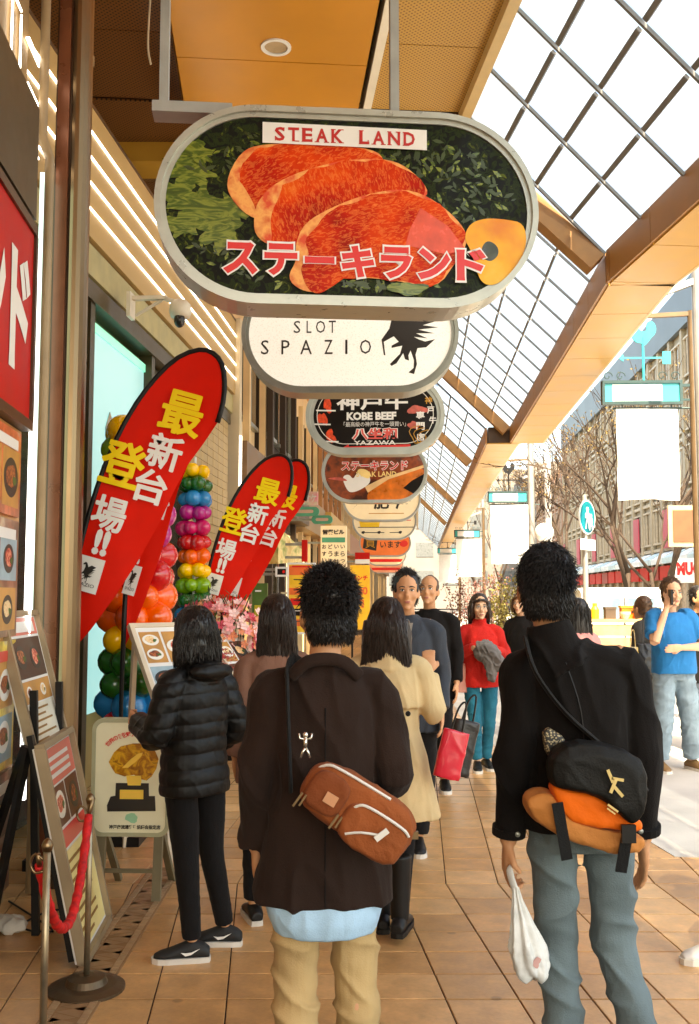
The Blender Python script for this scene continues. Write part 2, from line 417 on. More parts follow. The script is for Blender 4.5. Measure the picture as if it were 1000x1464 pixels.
def bay_of(org, ang, y0, y1, pitch, label, ceil_from, shift=0., rafters=(), bw=(.046, .03)):
    L = y1-y0
    t = thing('arcade_roof', label, 'arcade roof', (org.x, org.y, 0), -ang, 'sections of the arcade roof')
    run, rise = 1.42, 1.4; sl = math.hypot(run, rise); ca, sa = run/sl, rise/sl
    slope = Vector((-ca, 0, sa)); nrm = Vector((-sa, 0, -ca))
    E0 = Vector((shift, 0, 5.1))
    # panes: 4 across the slope
    pm = MB(); w = sl/4-.03; ln = pitch-.03
    pm.add([E0*0+slope*a+Y*b+nrm*c for c in (0, .012) for a, b in ((0, 0), (w, 0), (w, ln), (0, ln))], [(3, 2, 1, 0), (4, 5, 6, 7)]+[(i, (i+1) % 4, (i+1) % 4+4, i+4) for i in range(4)])
    pme = pm.mesh('pane'); pme.materials.append(M_glass)
    nrow = int(round(L/pitch))
    for i in range(nrow):
        for k in range(4):
            o = bpy.data.objects.new('pane', pme); COL.objects.link(o); o.parent = t
            o.location = E0+slope*(k*sl/4+.015)+Y*(y0+i*pitch+.015)
    # bars along the street, hung in short lengths under each row, and thin cross bars
    bm = MB().bar(Y*.05+nrm*.045, Y*(pitch-.08)+nrm*.045, bw[0], .035, tuple(nrm)); bme = bm.mesh('glazing_bar'); bme.materials.append(M_bar)
    cm = MB().bar(slope*.0+nrm*.03, slope*sl+nrm*.03, bw[1], .03, tuple(nrm)); cme = cm.mesh('cross_bar'); cme.materials.append(M_bar)
    for i in range(nrow+1):
        y = y0+i*pitch
        o = bpy.data.objects.new('cross_bar', cme); COL.objects.link(o); o.parent = t; o.location = E0+Y*y
        if i < nrow:
            for k in (1, 2, 3):
                o = bpy.data.objects.new('glazing_bar', bme); COL.objects.link(o); o.parent = t; o.location = E0+slope*(k*sl/4)+Y*y
    for y in rafters:
        put('rafter', MB().bar(E0+Y*y+nrm*.14, E0+slope*sl+Y*y+nrm*.14, .24, .2, tuple(nrm)), M_raft, t)
    # eave box beam: inner face panels, underside panels, outer face
    step = 1.05; n = int(math.ceil(L/step))
    for i in range(n):
        a, b = y0+i*step, min(y0+(i+1)*step, y1)-.012
        if b-a < .05: continue
        put('fascia_panel', MB().box((shift+.0, (a+b)/2, 4.94), (.03, b-a, .34)), M_soff2, t)
        put('soffit_panel', MB().box((shift+.335, (a+b)/2, 4.765), (.64, b-a, .025)), M_soff, t)
    put('beam_core', MB().box((shift+.34, (y0+y1)/2, 4.95), (.60, L-.01, .33)), M_bronze, t)
    put('gutter_face', MB().box((shift+.67, (y0+y1)/2, 4.95), (.03, L, .40)), M_trim, t)
    # ceiling on the building side
    tx = shift-run
    put('edge_trim', MB().box((tx-.06, (y0+y1)/2, 6.46), (.10, L, .14)), M_trim, t)
    return t, tx
BL = 10.6
bayA, tx = bay_of(EP, A1, -19.0, 0.0, .95, 'near bay of the arcade roof, milky glass above the steak sign', 0, rafters=())
bayB, tx2 = bay_of(EP, A2, .02, BL, .88, 'middle bay of the arcade roof with its brown rafters, past the bend', 0, rafters=(.1, BL-.15), bw=(.026, .010))
bayC, tx3 = bay_of(EP, A2, BL+.02, 62, 1.25, 'far bay of the arcade roof running to the end of the street', 0, shift=-.5, rafters=(BL+5, BL+16, BL+27), bw=(.026, .012))
def ceiling(t, tx, y0, y1, left, detail):
    L = y1-y0
    r0, r1 = tx-.11, tx-1.05                     # pale perforated strip
    c0, c1 = tx-1.13, tx-2.9                     # orange box soffit
    n = int(math.ceil(L/1.25)); st_ = L/n
    for i in range(n):
        a, b = y0+i*st_+.006, y0+(i+1)*st_-.006
        put('perforated_panel', MB().box(((r0+r1)/2, (a+b)/2, 6.52), (r0-r1, b-a, .03)), M_perf2, t)
        put('orange_panel', MB().box(((c0+c1)/2, (a+b)/2, 6.30), (c0-c1-.1, b-a, .03)), M_orange, t)
        put('perforated_panel', MB().box(((c1+left)/2, (a+b)/2, 6.52), (c1-left, b-a, .03)), M_perf, t)
    put('white_strip', MB().box(((r1+c0)/2, (y0+y1)/2, 6.40), (.075, L, .20)), mat('white_trim', (.86, .8, .68), .4, var=.04), t)
    put('box_cheek', MB().add([(c1, y0, 6.5), (c1, y1, 6.5), (c1+.06, y1, 6.29), (c1+.06, y0, 6.29)], [(0, 1, 2, 3)]), M_orange, t)
    put('roof_deck', MB().box(((tx+left)/2-.1, (y0+y1)/2, 6.72), (tx-left+.2, L, .3)), M_bronze, t)
for t, x_, a, b in ((bayA, tx, -19.0, -.02), (bayB, tx2, .02, BL), (bayC, tx3, BL+.02, 60)):
    c = thing('arcade_ceiling', {bayA: 'near stretch of orange and perforated panel ceiling above the steak sign', bayB: 'middle stretch of the panelled arcade ceiling, behind the hanging signs',
              bayC: 'far stretch of the panelled arcade ceiling, deep in the street'}[t], 'ceiling', t.location, t.rotation_euler.z, 'ceiling stretches of the arcade')
    ceiling(c, x_, a, b, x_-7.0, True)
    if t is bayA: CEIL = c
# beam across the ceiling at the bend
wl_ = lambda a, k: Vector((EP.x-math.cos(a)*k, EP.y+math.sin(a)*k, 0))
for zz, m_, dep in ((6.506, M_perf, .02), (6.86, M_bronze, .3)):
    q = [wl_(A1, .9), wl_(A2, .9), wl_(A2, 9), wl_(A1, 9)]
    put('wedge_panel', MB().prism([(p.x, p.y) for p in q], (0, 0, zz), X, Y, dep), m_, CEIL, world=True)
solo('ceiling_beam', MB().box((-2.9, 10.5, 6.40), (3.4, .45, .22)), M_soff, 'short ochre beam crossing under the ceiling behind the steak sign', 'beam')
# recessed downlight
dl_c = (lambda r: Vector((0, 0, CAMZ))+r*((6.283-CAMZ)/r.z))(ray(395, 67))
dl = thing('downlight', 'round recessed downlight with white rim in orange ceiling', 'downlight', dl_c)
circ = lambda r, n=32: [(r*math.cos(2*PI*i/n), r*math.sin(2*PI*i/n)) for i in range(n)]
put('rim', MB().ring_prism(circ(.13), circ(.10), (0, 0, -.012), X, -Y, .02), M_white, dl)
put('lens', MB().prism(circ(.105), (0, 0, .0), X, -Y, .01), mat('frosted_lens', (.45, .32, .18), .35, bump=.4, bs=200), dl)
# ------------------------------------------------------------------ hanging signs
M_green_bg = ramp_mat('dark_greens_print', [(0, S(4, 5, 2)), (.45, S(8, 12, 3)), (.54, S(34, 48, 8)), (.6, S(10, 15, 4)), (.7, S(86, 98, 24))], 26, rough=.5, coat=.08, detail=8, dist=1.2); M_green_bg.node_tree.nodes['Principled BSDF'].inputs['Specular IOR Level'].default_value = .15
M_leaf_pr = ramp_mat('lettuce_print', [(0, S(20, 30, 5)), (.45, S(70, 92, 18)), (.6, S(128, 140, 48)), (.8, S(60, 70, 14))], 9, rough=.25, coat=.4, dist=2.5, stretch=(1, 1, 3))
def meat_mat(name, seed):
    m = bpy.data.materials.new(name); m.use_nodes = True; n = m.node_tree.nodes; l = m.node_tree.links; b = n['Principled BSDF']
    b.inputs['Roughness'].default_value = .4; b.inputs['Specular IOR Level'].default_value = .15; b.inputs['Coat Weight'].default_value = .06
    tc = n.new('ShaderNodeTexCoord'); mp = n.new('ShaderNodeMapping'); mp.inputs['Location'].default_value = (seed, 0, seed*2); mp.inputs['Rotation'].default_value = (0, .5+seed, 0); l.new(tc.outputs['Object'], mp.inputs[0])
    a = n.new('ShaderNodeTexNoise'); a.inputs['Scale'].default_value = 4.5; a.inputs['Detail'].default_value = 7; l.new(mp.outputs[0], a.inputs['Vector'])
    r = n.new('ShaderNodeValToRGB'); e = r.color_ramp.elements
    for _ in range(2): e.new(.5)
    for q, (p, c) in zip(e, ((.28, S(112, 6, 0)), (.45, S(190, 24, 0)), (.58, S(222, 62, 4)), (.72, S(238, 104, 22)))): q.position = p; q.color = (*c, 1)
    l.new(a.outputs['Fac'], r.inputs[0])
    v = n.new('ShaderNodeTexNoise'); v.inputs['Scale'].default_value = 34; v.inputs['Detail'].default_value = 5; v.inputs['Distortion'].default_value = 1.2
    m2 = n.new('ShaderNodeMapping'); m2.inputs['Scale'].default_value = (1, 1, 2.6); l.new(mp.outputs[0], m2.inputs[0]); l.new(m2.outputs[0], v.inputs['Vector'])
    vr = n.new('ShaderNodeValToRGB'); ve = vr.color_ramp.elements; ve.new(.5); ve.new(.5)
    for q, (p, c) in zip(ve, ((.50, 0), (.56, .55), (.60, .15), (.72, .7))): q.position = p; q.color = (c, c, c, 1)
    l.new(v.outputs['Fac'], vr.inputs[0])
    mx = n.new('ShaderNodeMix'); mx.data_type = 'RGBA'; l.new(vr.outputs[0], mx.inputs['Factor']); l.new(r.outputs[0], mx.inputs['A']); mx.inputs['B'].default_value = (*S(244, 138, 66), 1)
    l.new(mx.outputs['Result'], b.inputs['Base Color']); return m
M_meat = [meat_mat('marbled_meat_print_%s' % c, q) for c, q in (('a', 0), ('b', 1.3), ('c', 2.9))]
M_fat = ramp_mat('fat_rim_print', [(.3, S(214, 92, 30)), (.5, S(244, 170, 88)), (.66, S(222, 70, 20))], 16, rough=.45, coat=.08)
M_pepper = ramp_mat('yellow_pepper_print', [(.3, S(228, 130, 8)), (.5, S(246, 176, 24)), (.7, S(255, 214, 90))], 4, rough=.2, coat=.08)
M_pinkr = mat('pale_meat_print', S(226, 84, 58), .25, coat=.08, var=.15, vs_=20)
M_redlet = mat('red_lettering', S(222, 22, 24), .35, coat=.4, var=0)
M_whlet = mat('white_lettering', (.84, .82, .80), .4, var=0)
M_blklet = mat('black_lettering', (.02, .015, .012), .4, var=0)
def hsign(px, pbot, wpx, d, h, ang, label, face_m, frame_m=M_alu, rim=.045, dep=.17, n=1, name='hanging_sign', hang=True, lift=0):
    b = P(px, pbot, d); w = wpx*d/F
    t = thing(name, label, 'hanging sign', b, -ang, 'oval signs hanging over the arcade')
    O = Vector((0, 0, h/2))
    fr = MB().ring_prism(stadium(w, h), stadium(w-2*rim*.55, h-2*rim*.55), O+Y*(-dep/2), X, Z, dep)
    fr.ring_prism(stadium(w-rim*1.1, h-rim*1.1), stadium(w-2*rim, h-2*rim), O+Y*(-dep/2+.014), X, Z, dep-.028)
    put('frame', fr, frame_m, t)
    put('face', MB().prism(stadium(w-2*rim+.004, h-2*rim+.004), O+Y*(-dep/2+.022), X, Z, dep-.044), face_m, t)
    top = 6.28-b.z
    if hang:
        hb = MB()
        s = (567-px)*d/F
        hb.box((s, 0, (h+top)/2+.03), (.045, .045, top-h-.05))
        put('hanger_post', hb, M_greyp, t)
        put('hanger_tray', MB().box((0, 0, h+.028), (.7*w, .07, .05)), M_greyp, t)
    return t, O+Y*(-dep/2+.022), w, h
def poly_print(t, name, pts, conv, y, m):
    pl = [conv(*p) for p in pts]
    return put(name, MB().prism(pl, O_cur+Y*(-y), X, Z, .0012), m, t)
def smooth_poly(pts, it=2):
    for _ in range(it):
        q = []
        for i in range(len(pts)):
            a, b = pts[i], pts[(i+1) % len(pts)]
            q += [(a[0]*.75+b[0]*.25, a[1]*.75+b[1]*.25), (a[0]*.25+b[0]*.75, a[1]*.25+b[1]*.75)]
        pts = q
    return pts
# --- the steak sign
sg, O_cur, w1, h1 = hsign(497, 447, 555, 3.9, .812, A1, 'largest oval sign with raw steaks on greens and STEAK LAND lettering', M_green_bg, rim=.044, dep=.20, hang=False, frame_m=mat('pale_aluminium', (.46, .47, .41), .3, .45, .08, 14))
k1 = 3.9/F
cv = lambda x, y: ((220+.56*x-497)*k1, (302-(140+.56*y))*k1)
rl = random.Random(5)
lf = []
for cx, cy, rx, ry, a in ((85, 205, 60, 40, .3), (60, 265, 45, 35, -.4), (120, 300, 75, 42, .2), (160, 355, 55, 50, .8), (75, 345, 50, 30, -.2), (100, 150, 45, 26, .5), (200, 300, 40, 30, 1)):
    pts = []
    for i in range(40):
        th = 2*PI*i/40; q = 1+.22*math.sin(7*th+cx)+.12*math.sin(13*th+cy)
        u, v = rx*q*math.cos(th), ry*q*math.sin(th); pts.append((cx+u*math.cos(a)-v*math.sin(a), cy+u*math.sin(a)+v*math.cos(a)))
    lf.append(pts)
for i, pts in enumerate(lf): poly_print(sg, 'lettuce_leaf', pts, cv, .0016+.0006*i, M_leaf_pr)
stk = [[(175, 235), (215, 150), (270, 128), (420, 118), (560, 130), (590, 160), (560, 200), (470, 230), (400, 260), (330, 300), (250, 330), (200, 290)],
       [(245, 345), (268, 262), (330, 215), (420, 180), (500, 160), (600, 155), (660, 185), (710, 245), (660, 270), (540, 290), (450, 330), (380, 370), (330, 400), (270, 390)],
       [(355, 395), (378, 335), (450, 290), (540, 252), (640, 232), (720, 262), (790, 325), (805, 370), (775, 420), (720, 500), (620, 478), (470, 470), (420, 516), (370, 512), (335, 480), (362, 430)]]
for i, pl in enumerate(stk):
    c = (sum(p[0] for p in pl)/len(pl), sum(p[1] for p in pl)/len(pl)); sp_ = smooth_poly(pl)
    poly_print(sg, 'fat_rim', sp_, cv, .006+.002*i, M_fat)
    inn = [(c[0]+(x-c[0])*(.985 if x > c[0]-90 else .88)+(4 if x < c[0] else 0), c[1]+(y-c[1])*(.965 if y < c[1] else 1.0)) for x, y in sp_]
    inn = [(x+5*math.sin(.09*y+i), y+4*math.sin(.07*x+2*i)) for x, y in inn]
    poly_print(sg, 'steak', inn, cv, .007+.002*i, M_meat[i])
poly_print(sg, 'fat_seam', smooth_poly([(178, 235), (205, 215), (250, 285), (262, 330), (232, 318), (195, 280)]), cv, .0112, M_fat)
poly_print(sg, 'fat_seam', smooth_poly([(262, 272), (325, 222), (318, 262), (290, 320), (300, 395), (262, 372), (248, 335)]), cv, .0114, M_fat)
poly_print(sg, 'pale_patch', [(650, 345), (680, 285), (750, 330), (800, 395), (740, 405), (640, 385)], cv, .0122, M_pinkr)
poly_print(sg, 'pepper', smooth_poly([(792, 362), (808, 322), (850, 306), (905, 308), (952, 316), (960, 372), (935, 430), (900, 468), (868, 486), (838, 480), (822, 440), (812, 395)]), cv, .0128, M_pepper)
poly_print(sg, 'pepper_core', smooth_poly([(838, 385), (855, 364), (882, 380), (884, 405), (862, 424), (840, 412)]), cv, .0134, mat('dark_stem_print', S(38, 46, 8), .3, coat=.8, vs_=40, var=.5))
poly_print(sg, 'herb_sprig', blob(645, 500, 42, 20, 30, .3, 3), cv, .0134, M_leaf_pr)
for i_, (m_g, n_) in enumerate(((M_leaf_pr, 190), (mat('herb_leaf_print', S(50, 66, 16), .3, coat=.2, var=.4), 320))):
    hl_ = MB(); r_ = random.Random(40+i_)
    for _ in range(n_):
        zone = r_.choice(((560, 60, 960, 330), (600, 120, 960, 330), (60, 60, 300, 200), (60, 380, 330, 510), (400, 470, 720, 520), (560, 60, 950, 200)))
        x_, y_ = r_.uniform(zone[0], zone[2]), r_.uniform(zone[1], zone[3])
        ux, uy = (x_-495)/(480), (y_-295)/(232)
        if abs(ux)**2.6+abs(uy)**2.6 > .80: continue
        a_ = r_.uniform(0, 6.28); l_ = r_.uniform(6, 17); w_ = l_*.35
        q_ = [cv(x_+l_*c*math.cos(a_)-w_*e*math.sin(a_), y_+l_*c*math.sin(a_)+w_*e*math.cos(a_)) for c, e in ((-1, 0), (-.3, -1), (.4, -.7), (1, 0), (.4, .8), (-.3, .9))]
        hl_.prism(q_, O_cur+Y*(-.0016-.0004*i_-r_.uniform(0, .0003)), X, Z, .0006)
    put('herb_leaves', hl_, m_g, sg, kind='stuff')
# label with serif lettering
poly_print(sg, 'name_plate', [(271, 72), (697, 76), (697, 130), (271, 127)], cv, .0140, M_white_pr)
def serif_text(words, x0, x1, yb, yt):
    R, U = X, Z; m_l = mat('dark_red_lettering', S(190, 24, 20), .4, var=0)
    adv = {'S': .74, 'T': .78, 'E': .76, 'A': .88, 'K': .88, 'L': .74, 'N': .9, 'D': .84, ' ': .7}
    ser = {'T': [(.28, 0, .44), (.05, .82, .05, .18), (.67, .82, .05, .18)], 'E': [(-.03, 0, .30), (-.03, .94, .3), (.6, .72, .05, .2), (.63, .06, .05, .22)], 'A': [(-.08, 0, .30), (.54, 0, .32)],
           'K': [(-.03, 0, .3), (-.03, .94, .3), (.5, 0, .32), (.5, .94, .3)], 'L': [(-.03, 0, .3), (-.03, .94, .3), (.56, .06, .06, .24)], 'N': [(-.05, 0, .28), (-.05, .94, .25), (.52, .94, .3)], 'D': [(-.06, 0, .25), (-.06, .94, .25)],
           'S': [(.02, .02, .06, .26), (.58, .72, .06, .26)]}
    tot = sum(adv[c]+.1 for c in words); s = (x1-x0)/tot; hh = yt-yb; x = x0
    for c in words:
        a = adv[c]*s
        if c != ' ':
            mb = MB(); cw = a*.86
            add_text(mb, c, O_cur+X*(x+a/2)+Z*((yb+yt)/2)+Y*(-.0156), R, U, cw, hh, .028)
            for q in ser[c]:
                wq = q[2]*s; hq = (q[3] if len(q) > 3 else .06)*hh
                mb.prism([(0, 0), (wq, 0), (wq, hq), (0, hq)], O_cur+X*(x+a*.07+q[0]*s*.95)+Z*(yb+q[1]*hh)+Y*(-.0159), X, Z, .0008)
            put('letter', mb, m_l, sg)
        x += a+.1*s
a_, b_ = cv(300, 121), cv(672, 84)
serif_text('STEAK LAND', a_[0], b_[0], a_[1], b_[1])
kx = [(168, 268), (272, 368), (375, 462), (468, 565), (570, 662), (664, 762), (766, 856)]
for ch, (xa, xb) in zip('ステーキランド', kx):
    ya, yb_ = (478, 388)
    if ch == 'ー': ya, yb_ = 442, 422
    A_, B_ = cv(xa, ya), cv(xb, yb_)
    c = O_cur+X*((A_[0]+B_[0])/2)+Z*((A_[1]+B_[1])/2)
    w_, h_ = (B_[0]-A_[0])*.97, B_[1]-A_[1]
    put_text('letter_outline', ch, c+Y*(-.0150), X, Z, w_*1.0, h_*1.06, M_whlet, sg, .085, 0)
    put_text('letter', ch, c+Y*(-.0162), X, Z, w_*.90, h_*.93, M_redlet, sg, .045, 0)
# hanger: two uprights and the tray above the frame
tz = 6.28-sg.location.z
for pxx, hh in ((228, 860), (567, 860)):
    x_ = (pxx-497)*k1; put('hanger_post', MB().box((x_, 0, (h1+tz)/2+.02), (.036, .05, tz-h1)), M_greyp, sg)
put('hanger_tray', MB().box(((270-497)*k1, .0, h1+.005), (.32, .10, .045)), M_greyp, sg); put('hanger_tray', MB().box(((545-497)*k1, 0, h1+.012), (.5, .1, .03)), M_greyp, sg)
# --- the slot parlour sign
M_dotw = ramp_mat('dotted_white_print', [(.2, S(232, 230, 224)), (.4, S(246, 246, 242))], 90, 'voronoi', rough=.4); M_dotw.node_tree.nodes['Principled BSDF'].inputs['Emission Color'].default_value = (1, .99, .95, 1); M_dotw.node_tree.nodes['Principled BSDF'].inputs['Emission Strength'].default_value = .07  # faint emission added to brighten the printed face
sg2, O_cur, w2, h2 = hsign(501, 566, 312, 6.06, .76, A2*.3, 'white oval sign reading SLOT SPAZIO beside a black winged horse', M_dotw, dep=.2)
k2 = 6.06/F
c2 = lambda x, y: ((340+.32*x-501)*k2, (566-(440+.32*y))*k2-h2/2)
def line_text(t, body, xa, ya, xb, yb_, conv, m, bold=0, gap=None, off=.002, name='lettering'):
    A_, B_ = conv(xa, ya), conv(xb, yb_)
    return put_text(name, body, O_cur+X*((A_[0]+B_[0])/2)+Z*((A_[1]+B_[1])/2), X, Z, B_[0]-A_[0], B_[1]-A_[1], m, t, bold, off)
for ch, xa, xb in (('S', 103, 138), ('P', 195, 232), ('A', 280, 332), ('Z', 388, 425), ('I', 482, 492), ('O', 548, 598)):
    line_text(sg2, ch, xa, 215, xb, 150, c2, M_blklet, .0)
for ch, xa, xb in (('S', 250, 280), ('L', 308, 330), ('O', 350, 392), ('T', 408, 440)):
    line_text(sg2, ch, xa, 118, xb, 62, c2, M_blklet, .0)
horse = [(690, 60), (680, 100), (645, 150), (655, 220), (662, 222), (655, 160), (700, 135), (722, 160), (690, 178), (690, 188), (738, 178), (728, 215), (682, 262), (690, 270), (712, 258), (742, 212), (750, 240), (768, 246), (765, 222), (775, 200), (790, 245), (788, 280), (765, 300), (790, 308), (803, 262), (797, 220), (806, 190), (845, 186), (884, 150), (840, 160), (812, 150), (790, 138), (850, 145), (800, 122), (880, 122), (810, 105), (900, 95), (830, 85), (912, 60), (850, 55), (925, 20), (860, 20), (920, -40), (820, -60), (760, -10), (740, -50), (715, -90), (680, -100), (640, -60), (650, -40), (690, -50), (700, 0)]
poly_print(sg2, 'winged_horse_emblem', horse, c2, .0015, M_blklet)
# --- the beef restaurant sign
M_dkprint = mat('dark_brown_print_gloss', S(14, 6, 3), .45, coat=.06, spec=.2, var=.3, vs_=4)
sg3, O_cur, w3, h3 = hsign(537, 652, 200, 8.75, .72, A2, 'dark brown oval sign reading KOBE BEEF over a long red arrow', M_dkprint, frame_m=mat('pale_grey_frame', (.42, .45, .42), .4, .3), rim=.07)
k3 = 8.75/F
c3 = lambda x, y: ((430+.21*x-537)*k3, (652-(560+.21*y))*k3-h3/2)
put('cream_line', MB().ring_prism(stadium(w3-.20, h3-.20), stadium(w3-.212, h3-.212), O_cur+Y*-.002, X, Z, .0015), M_white_pr, sg3)
line_text(sg3, '神戸牛', 245, 128, 735, 10, c3, M_whlet, .03)
line_text(sg3, 'KOBE BEEF', 315, 197, 655, 140, c3, M_whlet, .05)
line_text(sg3, '「最高級の神戸牛を一頭買い」', 295, 242, 720, 208, c3, M_whlet, .0)
line_text(sg3, '八坐和', 350, 335, 665, 248, c3, M_whlet, .09)
line_text(sg3, '八坐和', 355, 332, 660, 252, c3, mat('rose_lettering', S(226, 90, 84), .4, var=0), .03, off=.003)
line_text(sg3, 'YAZAWA', 365, 368, 650, 338, c3, M_whlet, .02)
poly_print(sg3, 'red_arrow', [(280, 390), (330, 362), (330, 378), (750, 366), (752, 385), (330, 398), (330, 414)], c3, .0025, M_redlet)
M_golden = mat('gold_brush_print', S(196, 140, 40), .35)
for i, ch in enumerate('神戸牛'): line_text(sg3, ch, 850+i*14, 90+i*68, 900+i*14, 40+i*68, c3, M_golden if i == 0 else M_whlet, .03)
for i, ch in enumerate('専門店'): line_text(sg3, ch, 790, 195+i*75, 848, 140+i*75, c3, M_whlet, .03)
M_pink_pr = mat('pink_meat_print', S(204, 96, 84), .4, vs_=20, var=.3)
poly_print(sg3, 'meat_cut', blob(800, 130, 60, 34, 20, .3, 4), c3, .0012, M_pink_pr); poly_print(sg3, 'meat_cut', blob(770, 235, 30, 30, 20, .3, 8), c3, .0012, M_pink_pr)
for i, (bx, by) in enumerate(((185, 90), (150, 185), (205, 305))):
    poly_print(sg3, 'menu_picture', blob(bx, by, 32, 44, 14, .35, i), c3, .0015, mat('red_meat_print', S(226, 72, 36), .4, var=.4, vs_=30)); poly_print(sg3, 'caption_line', [(bx-80, by+30), (bx+55, by+34), (bx+55, by+44), (bx-80, by+40)], c3, .0016, M_white_pr)
cu = MB()
for q in range(3): cu.tube([O_cur+X*(c3(800+50*math.cos(a)+30*q+12*math.sin(3*a), 0)[0])+Z*(c3(0, 300+60*math.sin(a)+15*q)[1])+Y*(-.003) for a in [i*.35 for i in range(15)]], .004, 5)
put('gold_scroll', cu, M_golden, sg3)
# --- the second steak house sign with the counter
M_counter = ramp_mat('warm_restaurant_print', [(0, S(30, 10, 6)), (.4, S(70, 28, 12)), (.55, S(150, 64, 24)), (.7, S(60, 18, 8))], 6, rough=.3, coat=.5)
sg4, O_cur, w4, h4 = hsign(536, 720, 152, 11.5, .74, A2, 'oval sign picturing a chef at a curved counter under red katakana', M_counter, frame_m=mat('pale_grey_frame', (1, 1, 1)), rim=.04)
k4 = 11.5/F
c4 = lambda x, y: ((430+.21*x-536)*k4, (720-(560+.21*y))*k4-h4/2)
poly_print(sg4, 'counter', smooth_poly([(455, 690), (520, 610), (690, 560), (850, 510), (850, 640), (760, 740), (640, 765), (460, 765)], 1), c4, .0015, mat('orange_counter_print', S(216, 112, 34), .3, vs_=9, var=.35))
poly_print(sg4, 'counter_edge', [(440, 650), (560, 590), (850, 500), (850, 520), (600, 600), (460, 690)], c4, .002, mat('pale_wood_print', S(240, 196, 140), .4))
poly_print(sg4, 'griddle', [(700, 660), (760, 610), (850, 560), (850, 640), (790, 710)], c4, .002, M_dkprint)
poly_print(sg4, 'chef_print', smooth_poly([(280, 580), (330, 560), (360, 600), (380, 560), (420, 540), (470, 570), (480, 620), (430, 660), (360, 690), (320, 680)]), c4, .002, M_white_pr)
poly_print(sg4, 'chef_arm', smooth_poly([(160, 590), (280, 580), (330, 610), (280, 608)]), c4, .0024, M_pink_pr)
poly_print(sg4, 'chef_hat', smooth_poly([(385, 545), (400, 525), (450, 530), (480, 560), (470, 600), (410, 575)]), c4, .0026, mat('cream_print', S(244, 214, 140), .5))
line_text(sg4, 'ステーキランド', 275, 540, 735, 470, c4, M_whlet, .07); line_text(sg4, 'ステーキランド', 280, 536, 730, 474, c4, M_redlet, .02, off=.003)
line_text(sg4, 'STEAK LAND', 380, 582, 655, 545, c4, mat('cream_print', (1, 1, 1)), .02, off=.004)
# --- the smaller signs further down
M_cream_s = mat('cream_sign_face', S(244, 226, 190), .45, var=.06)
sg5, O_cur, w5, h5 = hsign(546, 746, 112, 15.3, .72, A2, 'cream oval sign with brush lettering, fifth from the front', M_cream_s, frame_m=M_greyp, rim=.03)
for i, ch in enumerate('御肥屋'): put_text('lettering', ch, O_cur+X*((i-1)*.34)+Z*(-.06), X, Z, .24, .22, M_blklet, sg5, .03)
put('small_line', MB().prism([(-.2, 0), (.35, 0), (.35, .012), (-.2, .012)], O_cur+Z*-.24+Y*-.002, X, Z, .001), M_golden, sg5)
sg6, O_cur, w6, h6 = hsign(550, 772, 92, 18.5, .72, A2, 'pale oval sign with a yellow patch and thin brown ruled lines', M_cream_s, frame_m=M_greyp, rim=.03)
put('yellow_patch', MB().prism([(-.45, -.12), (-.1, -.12), (-.06, .1), (-.5, .1)], O_cur+Y*-.002, X, Z, .001), M_gold, sg6)
for (xa, xb, zz, m_) in ((.0, .5, .0, M_redlet), (-.5, .55, -.13, M_blklet), (-.4, .0, -.23, M_blklet), (.1, .3, -.23, M_blklet)):
    put('ruled_line', MB().prism([(xa, zz), (xb, zz), (xb, zz+.014), (xa, zz+.014)], O_cur+Y*-.002, X, Z, .001), m_, sg6)
for xx in (-.4, -.1, .3): put('dot_mark', MB().prism(blob(xx, -.22, .03, .03, 10, .2, 1), O_cur+Y*-.003, X, Z, .001), M_blklet, sg6)
M_or_s = mat('orange_sign_face', S(238, 120, 56), .45, var=.1)
sg7, O_cur, w7, h7 = hsign(551, 796, 74, 22, .62, A2, 'orange oval sign with a black square holding a character', M_or_s, frame_m=M_greyp, rim=.03)
put('black_square', MB().prism([(-.5, -.12), (-.2, -.18), (-.16, .16), (-.46, .2)], O_cur+Y*-.002, X, Z, .001), M_blklet, sg7)
put_text('lettering', '買', O_cur+X*-.33, X, Z, .22, .22, M_golden, sg7, 0, .004)
put_text('lettering', 'います', O_cur+X*.12+Z*-.04, X, Z, .46, .15, M_blklet, sg7, .02)
put('red_patch', MB().prism(blob(.42, -.02, .1, .07, 12, .1), O_cur+Y*-.002, X, Z, .001), M_redlet, sg7)
for i, (px, pb, wp, d, m_, lb) in enumerate(((552, 809, 58, 26, M_cream_s, 'small cream oval sign with a red band, eighth from the front'), (552, 820, 50, 30, mat('pink_sign_face', S(240, 170, 140), .5), 'farthest oval sign, pinkish with a dark red line along its foot'))):
    s_, O_cur, w_, h_ = hsign(px, pb, wp, d, .6, A2, lb, m_, frame_m=M_greyp, rim=.03)
    put('red_band', MB().prism([(-.4, -.2), (.4, -.2), (.45, -.12), (-.45, -.12)], O_cur+Y*-.002, X, Z, .001), M_redlet, s_)
# ------------------------------------------------------------------ buildings on the arcade side
Q = Vector((-1.62, 5.6, 0))
M_olive = mat('olive_window_frame', (.06, .042, .016), .4, .2, .12)
M_beige = mat('beige_board', (.48, .315, .125), .5, var=.07, vs_=2)
M_btile = mat('beige_wall_tile', (.42, .28, .115), .5, var=.12, vs_=3)
def screen_mat(name, c, es):
    return mat(name, (.5, .5, .5), .3, var=0, emit=c, es=es)
slot = thing('slot_shop', 'beige slot parlour front with white light lines along its fascia and a lit window', 'shop', Q, -A2)
fx = -.35
put('wall', MB().box((fx-4.2, 3.6, 2.5), (7.6, 7.4, 5.0)), M_btile, slot)
put('upper_wall', MB().box((fx-5.6, 3.6, 7.1), (7.6, 7.4, 4.2)), mat('dark_upper_wall', (.12, .06, .03), .7), slot)
put('fascia_cap', MB().box((fx-1.1, 3.45, 5.17), (2.2, 7.1, .03)), M_bronze, slot)
zb = [3.93, 4.18, 4.39, 4.58, 4.77, 4.96, 5.16]
